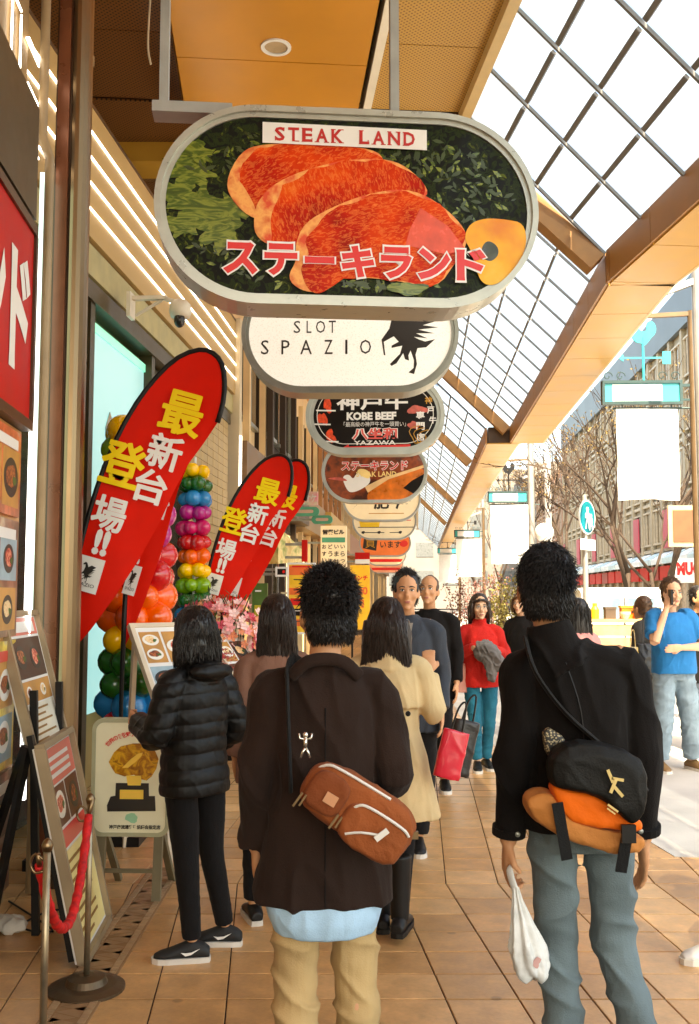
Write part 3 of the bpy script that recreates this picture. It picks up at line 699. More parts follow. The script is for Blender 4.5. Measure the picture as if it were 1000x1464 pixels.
for i in range(6):
    put('fascia_board', MB().box((fx-.2+(0 if i else -.03), 3.45, (zb[i]+zb[i+1])/2), (.4, 7.1, zb[i+1]-zb[i]-.02)), M_beige if i else mat('olive_board', (.42, .36, .17), .5), slot)
    if i > 0 and i < 5: put('light_line', MB().box((fx+.004, 3.45, zb[i+1]-.0), (.012, 7.1, .011)), M_led, slot)
# window wall under the fascia
put('window_head', MB().box((fx-.12, 3.4, 3.85), (.16, 6.9, .14)), M_olive, slot)
for y in (.12, 1.56, 3.24, 4.62):
    put('mullion', MB().box((fx-.12, y, 1.95), (.12, .10, 3.7)), M_olive, slot)
put('side_glass', MB().box((fx-.14, .84, 1.95), (.03, 1.34, 3.6)), M_glassd, slot)
put('transom', MB().box((fx-.11, .84, 3.35), (.06, 1.34, .06)), M_olive, slot)
rk = MB()
for i, (ch, zz, hh) in enumerate((('神', 2.5, .3), ('KOBE', 2.1, .14), ('人', 1.7, .2))):
    add_text(rk, ch, (fx-.12, 1.15, zz), -Y, Z, None, hh, .01)
rk.f = [tuple(reversed(f)) for f in rk.f]
put('painted_reflection', rk, mat('reflection_lettering', (.5, .45, .35), .5, var=0), slot)  # mirrored characters painted on the glass to stand for a reflection
sc_ = put('lit_window', MB().box((fx-.15, 2.4, 2.2), (.03, 1.58, 3.0)), screen_mat('lit_window_film', S(84, 200, 214), .15), slot)
eg = MB(); eg.box((fx-.13, 2.4, 3.66), (.02, 1.58, .07)); eg.box((fx-.13, 1.66, 2.2), (.02, .05, 2.9))
put('teal_light_edge', eg, screen_mat('teal_edge_light', S(10, 190, 150), .3), sc_)
rag = [(.0, -1.0), (.10, -.35), (.04, -.05), (.18, .2), (.14, .45), (.26, .62), (.34, .55), (.40, .15), (.55, .05), (.48, -.2), (.62, -.5), (.5, -1.0)]
put('ragged_shape', MB().prism([(2.0+x*.85, 2.55+y*.85) for x, y in rag], (fx-.128, 0, 0), Y, Z, .004), mat('taupe_print', (.36, .28, .19), .5, var=.2), sc_)
put('entrance_glass', MB().box((fx-.16, 3.93, 1.95), (.03, 1.3, 3.6)), M_glassd, slot)
put('door_rail', MB().box((fx-.12, 3.93, 1.0), (.04, 1.2, .08)).box((fx-.12, 3.93, .1), (.04, 1.2, .16)), M_steel, slot)
put('handle', MB().tube([(fx-.06, 3.5, .8), (fx-.04, 3.5, .9), (fx-.04, 3.5, 1.5), (fx-.06, 3.5, 1.6)], .016, 8), M_steel, slot)
tm = MB().box((0, 0, 0), (.03, .292, .092)).mesh('wall_tile'); tm.materials.append(M_btile)
for i in range(7):
    for j in range(30):
        o = bpy.data.objects.new('wall_tile', tm); COL.objects.link(o); o.parent = slot
        o.location = (fx-.07+random.uniform(-.002, .002), 4.82+i*.3, 1.0+j*.098)
put('corner_pilaster', MB().box((fx-.05, 7.02, 2.6), (.22, .16, 5.2)), M_cream, slot)
put('pilaster_light', MB().box((fx+.07, 6.98, 2.9), (.02, .07, 1.5)), M_led, slot)
for y in (3.4, 6.6): put('ground_plinth', MB().box((fx-.06, y, .1), (.14, .9, .2)), M_bronze, slot)
# near restaurant front on the left edge
near = thing('restaurant_front', 'near restaurant front at the left edge with red katakana board and posters', 'shop', Q, -A1)
nx = -.12
put('wall', MB().box((nx-1.1, -4.3, 4.6), (2.0, 8.0, 9.2)), mat('warm_plaster', (.30, .19, .085), .6, var=.1), near)
rb = put('red_board', MB().box((nx, -2.52, 2.965), (.10, 3.70, .97)), M_red, near)
bf = MB(); bf.box((nx, -2.52, 2.455), (.13, 3.76, .05)); bf.box((nx, -2.52, 3.475), (.13, 3.76, .05)); bf.box((nx, -.65, 2.965), (.13, .04, .97))
put('board_frame', bf, M_bronze, rb)
for i, ch in enumerate('ンランド'[1:] if False else 'ランド'):
    put_text('letter', ch, (nx+.052, -1.86+i*.47, 2.97), Y, Z, .38, .60, M_white_pr, near, .05)
put('olive_box', MB().box((nx-.02, -2.52, 3.83), (.16, 3.7, .60)), M_olive, near)
pz = [(2.40, 1.98, (.50, .11, .03)), (1.96, 1.40, (.22, .10, .05)), (1.38, .78, (.66, .46, .04)), (.76, .2, (.10, .05, .03))]
put('poster_frame', MB().box((nx-.02, -2.52, 1.3), (.06, 3.74, 2.25)), mat('orange_wood', (.52, .24, .06), .4, var=.15, coat=.3), near)
for k in range(3):
    for i, (a, b, c) in enumerate(pz):
        p_ = put('poster', MB().box((nx+.02, -1.08-k*.82, (a+b)/2), (.02, .7, a-b)), ramp_mat('food_poster_%d' % i, [(.25, tuple(x*.35 for x in c)), (.45, c), (.6, tuple(min(1, x*1.6+.04) for x in c)), (.72, (.62, .5, .34))], 7+i, rough=.3, coat=.4), near)
        globals().setdefault('LATER', []).append((p_, (nx+.031, -1.08-k*.82, (a+b)/2-.03), a-b, k*10+i))
        put('headline_bar', MB().box((nx+.032, -1.08-k*.82, a-.07), (.004, .56, .05)), M_white_pr if i != 2 else M_redlet, p_)
for i, (y0_, y1_, z0_, z1_) in enumerate(((-.72, -.72, 4.25, 4.95), (-.54, -.54, 4.3, 4.72), (-.8, -.54, 4.74, 4.74), (-.95, -.72, 4.97, 4.97))):
    put('light_line', MB().bar((nx-.08, y0_, z0_), (nx-.08, y1_ if y1_ != y0_ else y1_+.001, z1_), .009), M_led, near)
for z in (4.12, 4.42, 4.68): put('light_line', MB().box((nx-.08, -.24, z), (.02, .3, .010)), M_led, near)
put('light_tube', MB().box((nx+.02, -.46, 2.0), (.03, .03, 2.9)), screen_mat('cool_tube', S(235, 240, 250), .9), near)
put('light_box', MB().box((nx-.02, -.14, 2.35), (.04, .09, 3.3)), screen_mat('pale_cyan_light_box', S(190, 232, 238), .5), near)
solo('drain_pipe', MB().tube([Q+Vector((-.09, -.2, 0.01)), Q+Vector((-.09, -.2, 4.0)), Q+Vector((-.09, -.2, 4.08)), Q+Vector((-.135, -.2, 4.2)), Q+Vector((-.135, -.2, 4.28)), Q+Vector((-.135, -.2, 6.4))], .028, 10), mat('tan_pipe', (.36, .26, .15), .4, var=.12), 'tan drain pipe with a kink, between restaurant front and steel column', 'drain pipe', True)
col = thing('steel_column', 'tall column clad in dark bronze and brushed steel at the shop corner', 'column', Q+Vector((0, .02, 0)), -A2)
put('shaft', MB().box((-.03, 0, 3.2), (.13, .2, 6.4)), M_bronze, col)
cl = MB()
cl.rings([[Vector((.03+.055*math.cos(a), -.02+.10*math.sin(a), z)) for a in [2*PI*i/16 for i in range(16)]] for z in (.06, 6.4)])
put('steel_cladding', cl, M_steel, col, smooth=False)
put('red_brown_cover', MB().box((-.045, -.105, 3.2), (.07, .02, 6.3)), mat('red_brown_metal', (.20, .065, .03), .3, .3), col)
put('base_plate', MB().box((-.01, -.0, .03), (.22, .26, .06)), M_bronze, col)
# conduit and cable under the ceiling
solo('conduit', MB().box((P(127, 40, 7.0)), (.05, .05, 1.3)).box(P(127, 80, 7.0)+Z*-.03, (.07, .07, .08)).tube([P(127, 85, 7.0), P(126, 95, 7.0), P(122, 110, 7.0)], .008, 6), mat('tan_pipe', (1, 1, 1)), 'short tan conduit hanging at the top left beside the column', 'conduit')
solo('cable', MB().tube([P(218, -40, 7.2), P(213, 30, 7.2), P(212, 70, 7.2), P(216, 92, 7.2)], .008, 6, 3), M_cream, 'thin pale cable dangling beside the left sign hanger', 'cable')
# security camera
cc = P(258, 450, 7.6); cctv = thing('security_camera', 'white dome security camera on bracket below the light lines', 'security camera', cc, -A2)
M_camw = mat('camera_housing', (.66, .60, .50), .35)
put('bracket', MB().box((-.26, 0, .14), (.3, .05, .03)).bar((-.12, 0, .13), (-.02, 0, .10), .03).bar((-.36, 0, .0), (-.15, 0, .12), .02).box((-.40, 0, .08), (.03, .14, .2)), M_camw, cctv)
hs = MB().loft([(-.02, .075, .075, 0), (.02, .088, .088, 0), (.08, .082, .082, 0), (.115, .05, .05, 0), (.125, .02, .02, 0)], 20, 2.0)
put('housing', hs, M_camw, cctv, smooth=True)
put('dome', MB().ell((0, -.02, -.05), (.045, .045, .06), n=18, m=12), mat('smoked_dome', (.02, .02, .02), .08), cctv, smooth=True)
# further shops along the arcade
shops = [(7.25, 3.0, S(226, 196, 150), 'narrow cream shop beside the slot parlour with white upper panels', S(120, 90, 60)),
         (10.3, 3.6, S(60, 46, 34), 'dark timber shop front behind the teal karaoke sign', S(70, 50, 32)),
         (14.0, 4.5, S(236, 208, 160), 'cream building behind the tall flowered name board', S(150, 120, 80)),
         (18.6, 7.0, S(180, 130, 86), 'tan shop building behind the yellow vertical banner', S(200, 160, 90)),
         (25.8, 12.0, S(214, 190, 150), 'pale shop building far along the arcade', S(160, 100, 60)),
         (38.0, 30.0, S(190, 170, 140), 'row-end building closing the arcade side far away', S(120, 90, 60))]
rs = random.Random(11)
for i, (y0, L, c, lb, gc) in enumerate(shops):
    o = Q + Vector((math.sin(A2)*y0, math.cos(A2)*y0, 0))
    t = thing('shop_building', lb, 'shop', o, -A2, 'shops along the arcade')
    m_ = mat('shop_wall_%d' % i, c, .6, var=.12, vs_=2)
    put('wall', MB().box((fx-4.1+(i % 2)*.12, L/2, 4.6), (7.6, L-.02, 9.2)), m_, t)
    f_ = fx-.3+(i % 2)*.12
    put('fascia', MB().box((f_+.14, L/2, 3.3), (.5, L-.2, .7)), mat('shop_fascia_%d' % i, gc, .45), t)
    nb = max(2, int(L/1.2)); wv = L/nb
    for k in range(nb):
        w_ = put('shop_window', MB().box((f_+.02, (k+.5)*wv, 1.5), (.06, wv-.14, 2.5)), M_glassd if (k+i) % 3 else screen_mat('warm_shop_light', S(255, 214, 150), .5), t)
        fr_ = MB()
        for zz in (.28, 2.76): fr_.box((f_+.05, (k+.5)*wv, zz), (.06, wv-.06, .06))
        for yy in (.03, wv-.03): fr_.box((f_+.05, k*wv+yy, 1.5), (.05, .05, 2.5))
        put('frame', fr_, M_olive, w_)
        u_ = put('upper_window', MB().box((f_+.02, (k+.5)*wv, 4.9), (.06, wv-.4, 1.2)), M_glassd, t)
        put('frame', MB().box((f_+.04, (k+.5)*wv, 4.25), (.1, wv-.3, .06)).box((f_+.05, (k+.5)*wv, 4.9), (.05, .04, 1.2)), M_alu, u_)
    for k in range(int(L/1.5)+1):
        put('pilaster', MB().box((f_+.12, k*1.5+.08, 2.9), (.10, .12, 5.6)), m_, t)
# ------------------------------------------------------------------ small signs on the arcade side
def board(name, px0, py0, px1, py1, d, m, label, cat='sign', dep=.06, frame=None, group=None, pole=None, ang=A2):
    a, b = P(px0, py1, d), P(px1, py0, d); w, h = b.x-a.x, b.z-a.z
    t = thing(name, label, cat, ((a.x+b.x)/2, d, a.z), -ang, group)
    put('panel', MB().box((0, 0, h/2), (w, dep, h)), m, t)
    if frame:
        put('frame', MB().ring_prism([(w/2+.012, h/2+.012), (-w/2-.012, h/2+.012), (-w/2-.012, -h/2-.012), (w/2+.012, -h/2-.012)], [(w/2-.01, h/2-.01), (-w/2+.01, h/2-.01), (-w/2+.01, -h/2+.01), (w/2-.01, -h/2+.01)], (0, -dep/2-.006, h/2), X, Z, dep+.012), frame, t)
    if pole == 'stand':
        put('leg', MB().box((-w*.4, 0, -a.z/2+.005), (.03, .04, a.z-.01)), M_black, t); put('leg', MB().box((w*.4, 0, -a.z/2+.005), (.03, .04, a.z-.01)), M_black, t)
        put('base', MB().box((0, 0, -a.z+.02), (w, .3, .04)), M_black, t)
    if pole == 'arm':
        put('arm', MB().box((-w/2-.3, 0, h*.8), (.6, .03, .03)).box((-w/2-.3, 0, h*.2), (.6, .03, .03)), M_alu, t)
    return t, w, h, -dep/2-.002
M_karaoke = ramp_mat('magenta_to_teal_print', [(.3, S(214, 60, 130)), (.45, S(244, 160, 180)), (.52, S(230, 220, 200)), (.62, S(20, 150, 160))], 2.6, rough=.35)
t, w, h, y = board('karaoke_sign', 418, 703, 455, 722, 12.4, M_karaoke, 'small magenta and teal sign with white katakana above the green pills', pole='arm')
put_text('lettering', 'カラオケ', (0, y, h/2), X, Z, w*.9, h*.6, M_whlet, t, .04)
M_gp = mat('green_sign_paint', S(70, 150, 120), .4)
for (a, b, c, e, lb) in ((416, 725, 457, 738, 'green pill-shaped projecting sign right under the karaoke sign'), (446, 737, 476, 749, 'green pill-shaped projecting sign, lower and nearer the cream board')):
    A_, B_ = P(a, e, 12.9), P(b if False else c, b, 12.9); w, h = B_.x-A_.x, B_.z-A_.z
    t = thing('pill_sign', lb, 'sign', ((A_.x+B_.x)/2, 12.9, A_.z), -A2, 'green projecting signs')
    put('panel', MB().prism(stadium(w, h, 8, h*.48), (0, -.04, h/2), X, Z, .08), M_gp, t)
    put('pale_band', MB().prism(stadium(w*.6, h*.36, 4, h*.15), (0, -.042, h/2), X, Z, .002), mat('dull_rose', S(190, 160, 140), .5), t)
    put('arm', MB().box((-w/2-.3, 0, h/2), (.62, .03, .03)), M_alu, t)
M_flower = ramp_mat('flowered_cream_print', [(.3, S(226, 170, 70)), (.42, S(248, 222, 170)), (.62, S(250, 230, 186)), (.72, S(150, 150, 60))], 14, rough=.45)
t, w, h, y = board('name_board', 459, 752, 496, 872, 14.6, M_cream_s, 'tall cream building name board with green band and brush kana', pole='arm', dep=.12)
put('flower_print', MB().box((0, y, h*.17), (w*.86, .003, h*.3)), M_flower, t)
put_text('lettering', '営業ビル', (0, y, h*.925), X, Z, w*.84, h*.06, M_blklet, t, .05)
put('green_band', MB().box((0, y, h*.83), (w*.9, .003, h*.06)), M_gp, t)
for c_, s_ in ((.36, 'いらっしゃ'), (.12, 'いませ'), (-.12, 'どうぞ'), (-.36, 'おすし')):
    for q, ch in enumerate(s_): put_text('lettering', ch, (w*c_, y-.002, h*(.75-.085*q)), X, Z, w*.17, None, M_blklet, t, .02)
t, w, h, y = board('menu_stand', 412, 806, 450, 905, 11.2, mat('yellow_poster', S(240, 190, 60), .4, var=.15), 'yellow standing menu board with an orange headline panel', pole='stand', frame=M_white)
put('headline_panel', MB().box((0, y, h*.9), (w*.9, .004, h*.13)), mat('orange_print', S(236, 110, 50), .4), t)
put('headline_bar', MB().box((0, y-.003, h*.96), (w*.7, .003, h*.025)), M_redlet, t)
for q, c_ in enumerate(((.75, 'g'), (.6, 'o'), (.45, 'r'), (.3, 'd'), (.15, 'o'))):
    put('menu_row', MB().box((-w*.05, y, h*c_[0]), (w*(.8 if q % 2 else .7), .004, h*.1)), {'g': M_gold, 'o': mat('orange_print', (1, 1, 1)), 'r': M_redlet, 'd': M_dkprint}[c_[1]], t)
    put('text_row', MB().box((w*.02, y-.003, h*(c_[0]+.02)), (w*.6, .003, h*.014)), M_blklet if q != 3 else M_white_pr, t)
t, w, h, y = board('black_sign_box', 396, 812, 411, 823, 11.0, M_black, 'small black sign box beside the yellow menu board', frame=M_white, pole='arm')
put('red_dot', MB().prism(circ(h*.2, 10), (w*.2, y, h/2), X, Z, .002), M_redlet, t)
t, w, h, y = board('vertical_banner', 501, 808, 529, 900, 15.8, mat('yellow_banner', S(246, 190, 50), .6, var=.12), 'yellow vertical banner with orange figures, left of the farthest signs', 'banner', dep=.02, pole='stand')
for q, ch in enumerate(('ランチ', '980', '円')): put_text('lettering', ch, (0, y, h*(.8-.2*q)), X, Z, w*(.8 if q < 2 else .4), None, mat('orange_print', (1, 1, 1)) if q else M_redlet, t, .04)
t, w, h, y = board('green_poster_stand', 361, 834, 383, 912, 10.4, mat('green_poster', S(70, 104, 40), .45, var=.3, vs_=9), 'dark green poster stand with a yellow-green panel near the flowers', pole='stand')
put('pale_panel', MB().box((0, y, h*.42), (w*.7, .004, h*.36)), mat('yellow_green_print', S(190, 176, 50), .4, var=.2), t); put('white_mark', MB().box((-w*.1, y, h*.86), (w*.4, .004, h*.03)), M_white_pr, t)
t, w, h, y = board('red_vertical_sign', 432, 772, 440, 803, 11.6, M_red, 'narrow dark red vertical sign under the sloping awning', pole='arm')
aw = MB(); a, b, c_, e = P(398, 752, 11.4), P(436, 790, 12.2), P(436, 803, 12.2), P(398, 806, 11.4)
aw.prism([(0, 0), (1, 0), (1, 1), (0, 1)], (0, 0, 0), X, Z, .1); aw = MB().add([a, b, c_, e]+[q+Vector((-.5, .3, 0)) for q in (a, b, c_, e)], [(3, 2, 1, 0), (4, 5, 6, 7), (0, 1, 5, 4), (1, 2, 6, 5), (2, 3, 7, 6), (3, 0, 4, 7)])
solo('awning_sign', aw, ramp_mat('green_cream_print', [(.3, S(120, 140, 60)), (.5, S(240, 214, 150)), (.7, S(200, 160, 80))], 8), 'sloping cream and green sign panel above the yellow menu board', 'sign')
t, w, h, y = board('red_white_sign', 508, 790, 529, 806, 17.5, M_red, 'small red and white box sign left of the orange oval sign', pole='arm')
put('pale_band', MB().box((0, y, h*.2), (w, .004, h*.4)), M_white_pr, t)

# ------------------------------------------------------------------ shop-front furniture
M_flag = mat('red_flag_cloth', S(224, 24, 7), .6, spec=.2, var=.06, bump=.15, bs=25)
M_yel = mat('yellow_flag_print', S(250, 214, 16), .5, var=0)
flag_out = [(97, 938), (100, 880), (106, 830), (118, 770), (138, 700), (163, 635), (195, 577), (225, 538), (255, 511), (285, 500), (305, 505), (317, 520), (321, 545), (319, 575), (312, 603), (292, 633), (268, 665), (250, 700), (228, 748), (200, 798), (165, 852), (130, 900)]
pole_ln = [(92, 1010), (97, 938), (101, 880), (106, 830), (118, 770), (138, 700), (163, 635), (195, 577), (225, 538), (255, 511), (285, 500), (305, 505), (317, 520), (321, 545), (319, 575), (311, 604)]
def feather_flag(d, sc, dx, dy, label, sx=None):
    tr = (lambda x, y: (264+(x-264)*sc+dx, 590+(y-590)*sc+dy)) if sx is None else (lambda x, y: (dx+(x-97)*sx, dy+(y-938)*sc))
    base = P(*tr(90, 1060), d); base.z = 0
    t = thing('feather_flag', label, 'flag', base, 0, 'red feather flags before the slot parlour')
    pts = [P(*tr(x, y), d) for x, y in flag_out]
    O = pts[0]; pl = [((p-O).x, (p-O).z) for p in pts]
    # cloth: fan of thin strips with a ripple, so it has real folds
    n = len(pl); left = pl[:14]; right = [pl[0]]+pl[:13:-1]
    def samp(ln, k):
        L = [0]
        for i in range(1, len(ln)): L.append(L[-1]+math.dist(ln[i], ln[i-1]))
        s = k*L[-1]
        for i in range(1, len(ln)):
            if s <= L[i]+1e-9:
                q = (s-L[i-1])/max(1e-9, L[i]-L[i-1]); return (ln[i-1][0]*(1-q)+ln[i][0]*q, ln[i-1][1]*(1-q)+ln[i][1]*q)
        return ln[-1]
    left = pl[:15]; right = [pl[0]]+pl[:13:-1]
    mb = MB(); NR, NC = 40, 12
    for side in (0, .004):
        for i in range(NR+1):
            a, b = samp(left, i/NR), samp(right, i/NR)
            for j in range(NC+1):
                q = j/NC; x, z = a[0]*(1-q)+b[0]*q, a[1]*(1-q)+b[1]*q
                yy = side+.007*math.sin(x*9+z*5)*math.sin(q*PI)+.004*math.sin(z*14-x*11)*q
                mb.v.append(tuple(O+Vector((x, yy, z))))
    W = NC+1; S_ = (NR+1)*W
    for i in range(NR):
        for j in range(NC):
            a = i*W+j; mb.f += [(a, a+1, a+W+1, a+W), (a+S_, a+W+S_, a+W+1+S_, a+1+S_)]
    put('cloth', mb, M_flag, t, world=True, smooth=True)
    pp = [base+Z*.02]+[P(*tr(x, y), d)+Vector((0, .005, 0)) for x, y in pole_ln]
    put('pole', MB().tube(pp, [.014]*2+[.017]*(len(pp)-2), 8, 2), M_black, t, world=True, smooth=True)
    put('base', MB().box(base+Z*.03, (.34, .34, .06)), M_black, t, world=True)
    th = math.radians(15.5); R, U = Vector((math.cos(th), 0, -math.sin(th))), Vector((math.sin(th), 0, math.cos(th)))
    for ch, x, y, s, m_ in (('最', 262, 592, 58, M_yel), ('新', 237, 647, 47, M_whlet), ('台', 217, 696, 45, M_whlet), ('登', 177, 664, 60, M_yel), ('場', 158, 735, 46, M_whlet)):
        put_bold('letter', ch, P(*tr(x, y), d)+Y*-.024, R, U, s*(sx or sc)*d/F*1.03, s*sc*d/F*1.05, m_, t, .022, world=True)
    put_text('letter', '!!', P(*tr(147, 776), d)+Y*-.024, R, U, 22*(sx or sc)*d/F, 38*sc*d/F, M_whlet, t, .05, world=True)
    k = sc*d/F; kx_ = (sx or sc)*d/F; c = P(*tr(127, 821), d)+Y*-.022
    lg = put('logo_patch', MB().prism([(-19*kx_, -25*k), (19*kx_, -25*k), (19*kx_, 25*k), (-19*kx_, 25*k)], c, R, U, .002), M_white_pr, t, world=True)
    hr = [((x-785)*kx_*.07, (45-y)*k*.07+6*k) for x, y in horse]
    put('horse_emblem', MB().prism(hr, c+Y*-.002, R, U, .001), M_blklet, lg, world=True)
    put_text('emblem_lettering', 'SPAZIO', c+Y*-.003-U*(15*k), R, U, 28*kx_, 5*k, M_blklet, lg, 0, world=True)
    return t
feather_flag(6.0, 1.0, 0, 0, 'largest red feather flag, nearest the steel column, yellow and white characters')
feather_flag(6.55, .86, 176, 930, 'red feather flag half hidden behind the largest one', .47)
feather_flag(9.3, .575, 121, 112, 'left one of the two smaller red feather flags above the pink flowers')
feather_flag(9.8, .56, 146, 118, 'right one of the two smaller red feather flags, mostly covered')
# balloon columns
BC = {'r': S(200, 12, 22), 'p': S(206, 18, 96), 'o': S(244, 92, 12), 'y': S(250, 190, 14), 'l': S(120, 160, 20), 'g': S(22, 92, 22), 'b': S(10, 128, 190), 'm': S(178, 16, 120)}
BM = {k: mat('balloon_'+k, c, .22, var=.05, coat=.4) for k, c in BC.items()}
bb = MB().ell((0, 0, 0), (.098, .098, .112), n=14, m=9); bb.tube([(0, 0, -.112), (0, 0, -.13)], [.006, .014], 6)
BMe = {}
for k in BC:
    me = bb.mesh('balloon', True); me.materials.append(BM[k]); BMe[k] = me
def balloon_column(c, seq, z0, dz, r, label, s=1.):
    t = thing('balloon_column', label, 'balloon column', c, 0, 'balloon columns at the parlour door')
    put('pole', MB().tube([(0, 0, .02), (0, 0, z0+len(seq)*dz)], .012, 8), M_white, t); put('base', MB().loft([(0, .16, .16, 0), (.05, .15, .15, 0)], 20, 2), M_black, t)
    for i, k in enumerate(seq):
        for j in range(5):
            a = 2*PI/5*j+(PI/5 if i % 2 else 0)+.2+random.uniform(-.12, .12); sh = 1 if k not in 'o' else .95
            o = bpy.data.objects.new('balloon', BMe[k]); COL.objects.link(o); o.parent = t
            q = s*random.uniform(.84, 1.08)
            o.location = (r*math.cos(a), r*math.sin(a), z0+i*dz+random.uniform(-.012, .012)); o.scale = (q, q*random.uniform(.95, 1), q*random.uniform(.95, 1.08))
            o.rotation_euler = Matrix.Rotation(PI/2-.1, 3, Vector((-math.sin(a), math.cos(a), 0))).to_euler()
balloon_column(Vector((-1.50, 6.95, 0)), 'rprrrbggyoorrmmbgly', .10, .148, .14, 'nearer rainbow balloon column behind the gold trophy board', 1.24)
balloon_column(Vector((-1.46, 9.2, 0)), 'obgloyrpmbglyorpmbgy', .2, .135, .085, 'farther rainbow balloon column at the beige tiled wall', .8)
# rope barrier
def rope_post(c, h, label):
    t = thing('rope_post', label, 'rope post', c, 0, 'posts of the red rope barrier')
    put('base', MB().loft([(0, .155, .155, 0), (.012, .155, .155, 0), (.022, .12, .12, 0), (.026, .085, .085, 0), (.05, .075, .075, 0), (.06, .03, .03, 0)], 32, 2), mat('dull_bronze_base', (.10, .065, .035), .4, .6, .25), t, smooth=False)
    put('pole', MB().tube([(0, 0, .05), (0, 0, h-.02)], .0125, 12), mat('worn_steel_pole', (.36, .28, .18), .35, .8, .2, 20), t, smooth=True)
    put('finial', MB().loft([(h-.03, .016, .016, 0), (h-.01, .02, .02, 0), (h+.005, .013, .013, 0), (h+.012, .004, .004, 0)], 12, 2), M_steel, t, smooth=True)
    put('hook', MB().tube([(-.01, 0, h-.06), (-.04, 0, h-.04), (-.055, 0, h-.07), (-.04, 0, h-.10), (-.012, 0, h-.095)], .005, 6, 3), M_steel, t, smooth=True)
    return t
pA, pB = Vector((-1.005, 3.34, 0)), Vector((-1.07, 4.13, 0))
rope_post(pA, .78, 'nearer rope post, its base below the bottom edge of the photo'); rope_post(pB, .77, 'farther rope post on its round bronze base by the mosaic strip')
ra, rb2 = pA+Vector((-.03, .02, .70)), pB+Vector((.0, -.03, .70))
rp = []
for i in range(40):
    q = i/39; rp.append(ra.lerp(rb2, q)-Z*(.31*4*q*(1-q)*(1-.18*(q-.5)))+X*(.015*math.sin(q*3)))
rpm = MB().tube(rp, [.0175+.0025*math.sin(i*2.4) for i in range(40)], 10, 2)
t = thing('barrier_rope', 'sagging red velvet rope clipped between the two rope posts', 'rope', (ra.x, ra.y, 0))
put('rope', rpm, ramp_mat('red_velvet', [(.3, S(150, 6, 8)), (.6, S(214, 16, 20))], 40, rough=.7), t, world=True, smooth=True)
put('clip', MB().tube([rb2+Vector((0, 0, -.01)), rb2+Vector((.01, .02, .05)), rb2+Vector((0, .03, .07))], .009, 8), M_steel, t, world=True, smooth=True)
put('clip', MB().tube([ra+Vector((0, 0, -.01)), ra+Vector((0, -.02, .04))], .009, 8), M_steel, t, world=True, smooth=True)
# trophy board
M_gb = mat('pale_green_board', S(236, 230, 196), .4, var=.05)
tb = thing('trophy_board', 'cream standing board picturing a gold trophy under arched red lettering', 'sign', G(186, 1285), -.04)
d_ = tb.location.y; kk = d_/F; bw = 105*kk
bz0, bz1 = (850-1182)*kk+1.6, (850-1026)*kk+1.6
put('panel', MB().prism(stadium(bw, bz1-bz0, 6, .05), (0, -.03, (bz0+bz1)/2), X, Z, .06), M_gb, tb)
put('rim', MB().ring_prism(stadium(bw+.02, bz1-bz0+.02, 6, .055), stadium(bw-.02, bz1-bz0-.02, 6, .045), (0, -.036, (bz0+bz1)/2), X, Z, .072), mat('grey_green_rim', S(170, 168, 136), .4), tb)
for s in (-1, 1):
    put('leg', MB().bar((s*.38*bw, -.01, bz0+.02), (s*.38*bw, -.05, 0.0), .045, .03), M_bronze if False else mat('olive_leg', (.16, .13, .07), .5), tb)
    put('leg', MB().bar((s*.38*bw, .02, bz0+.02), (s*.38*bw, .34, 0.0), .035, .03), mat('olive_leg', (1, 1, 1)), tb)
put('stretcher', MB().box((0, -.03, bz0*.45), (bw*.74, .015, .02)), mat('olive_leg', (1, 1, 1)), tb)
put('prop', MB().bar((0, .02, bz1-.1), (0, .3, .25), .02), mat('olive_leg', (1, 1, 1)), tb)
ct = lambda x, y: ((x-500)/8.33*kk, 1.6+(850-(1020+y/8.33))*kk)
tp = lambda pts: [ct(x, y) for x, y in pts]
M_goldm = ramp_mat('gold_trophy_print', [(.25, S(100, 56, 6)), (.45, S(176, 112, 14)), (.6, S(226, 170, 40)), (.72, S(140, 84, 10))], 16, rough=.3, dist=1.5, coat=.3)
put('trophy_shell', MB().prism(tp([(240, 525), (300, 415), (380, 345), (520, 312), (640, 310), (720, 325), (790, 410), (825, 490), (800, 600), (745, 690), (690, 735), (620, 720), (540, 670), (430, 690), (320, 655), (275, 590)]), (0, -.032, 0), X, Z, .002), M_goldm, tb)
put('trophy_figure', MB().prism(tp([(400, 590), (500, 490), (580, 430), (640, 415), (620, 460), (560, 520), (470, 590)]), (0, -.035, 0), X, Z, .002), mat('bright_gold_print', S(244, 200, 84), .3), tb)
put('trophy_stem', MB().prism(tp([(450, 680), (620, 680), (630, 740), (620, 790), (470, 790)]), (0, -.034, 0), X, Z, .002), mat('bright_gold_print', (1, 1, 1)), tb)
put('plinth', MB().prism(tp([(330, 765), (715, 765), (720, 910), (790, 910), (800, 1080), (235, 1090), (230, 1020), (270, 920), (325, 910)]), (0, -.033, 0), X, Z, .002), M_blklet, tb)
put('name_plate', MB().prism(tp([(380, 840), (655, 840), (655, 945), (380, 945)]), (0, -.036, 0), X, Z, .002), mat('bright_gold_print', (1, 1, 1)), tb)
put('green_mark', MB().prism([ct(*p) for p in blob(520, 1160, 80, 50, 16, .2)], (0, -.033, 0), X, Z, .002), mat('pale_green_print', S(150, 200, 160), .4), tb)
arc = '世界の食を魅了する神戸ビーフ'
for i, ch in enumerate(arc):
    a = math.radians(132-88*i/(len(arc)-1)); c = ct(530+450*math.cos(a), 640-440*math.sin(a))
    put_text('lettering', ch, (c[0], -.033, c[1]), Vector((math.sin(a), 0, -math.cos(a))), Vector((math.cos(a), 0, math.sin(a))), 58/8.33*kk, None, M_redlet, tb, .02)
put_text('lettering', '神戸肉流通推進協議会指定店', (ct(560, 0)[0], -.033, ct(0, 1262)[1]), X, Z, 600/8.33*kk, 50/8.33*kk, M_blklet, tb, .03)
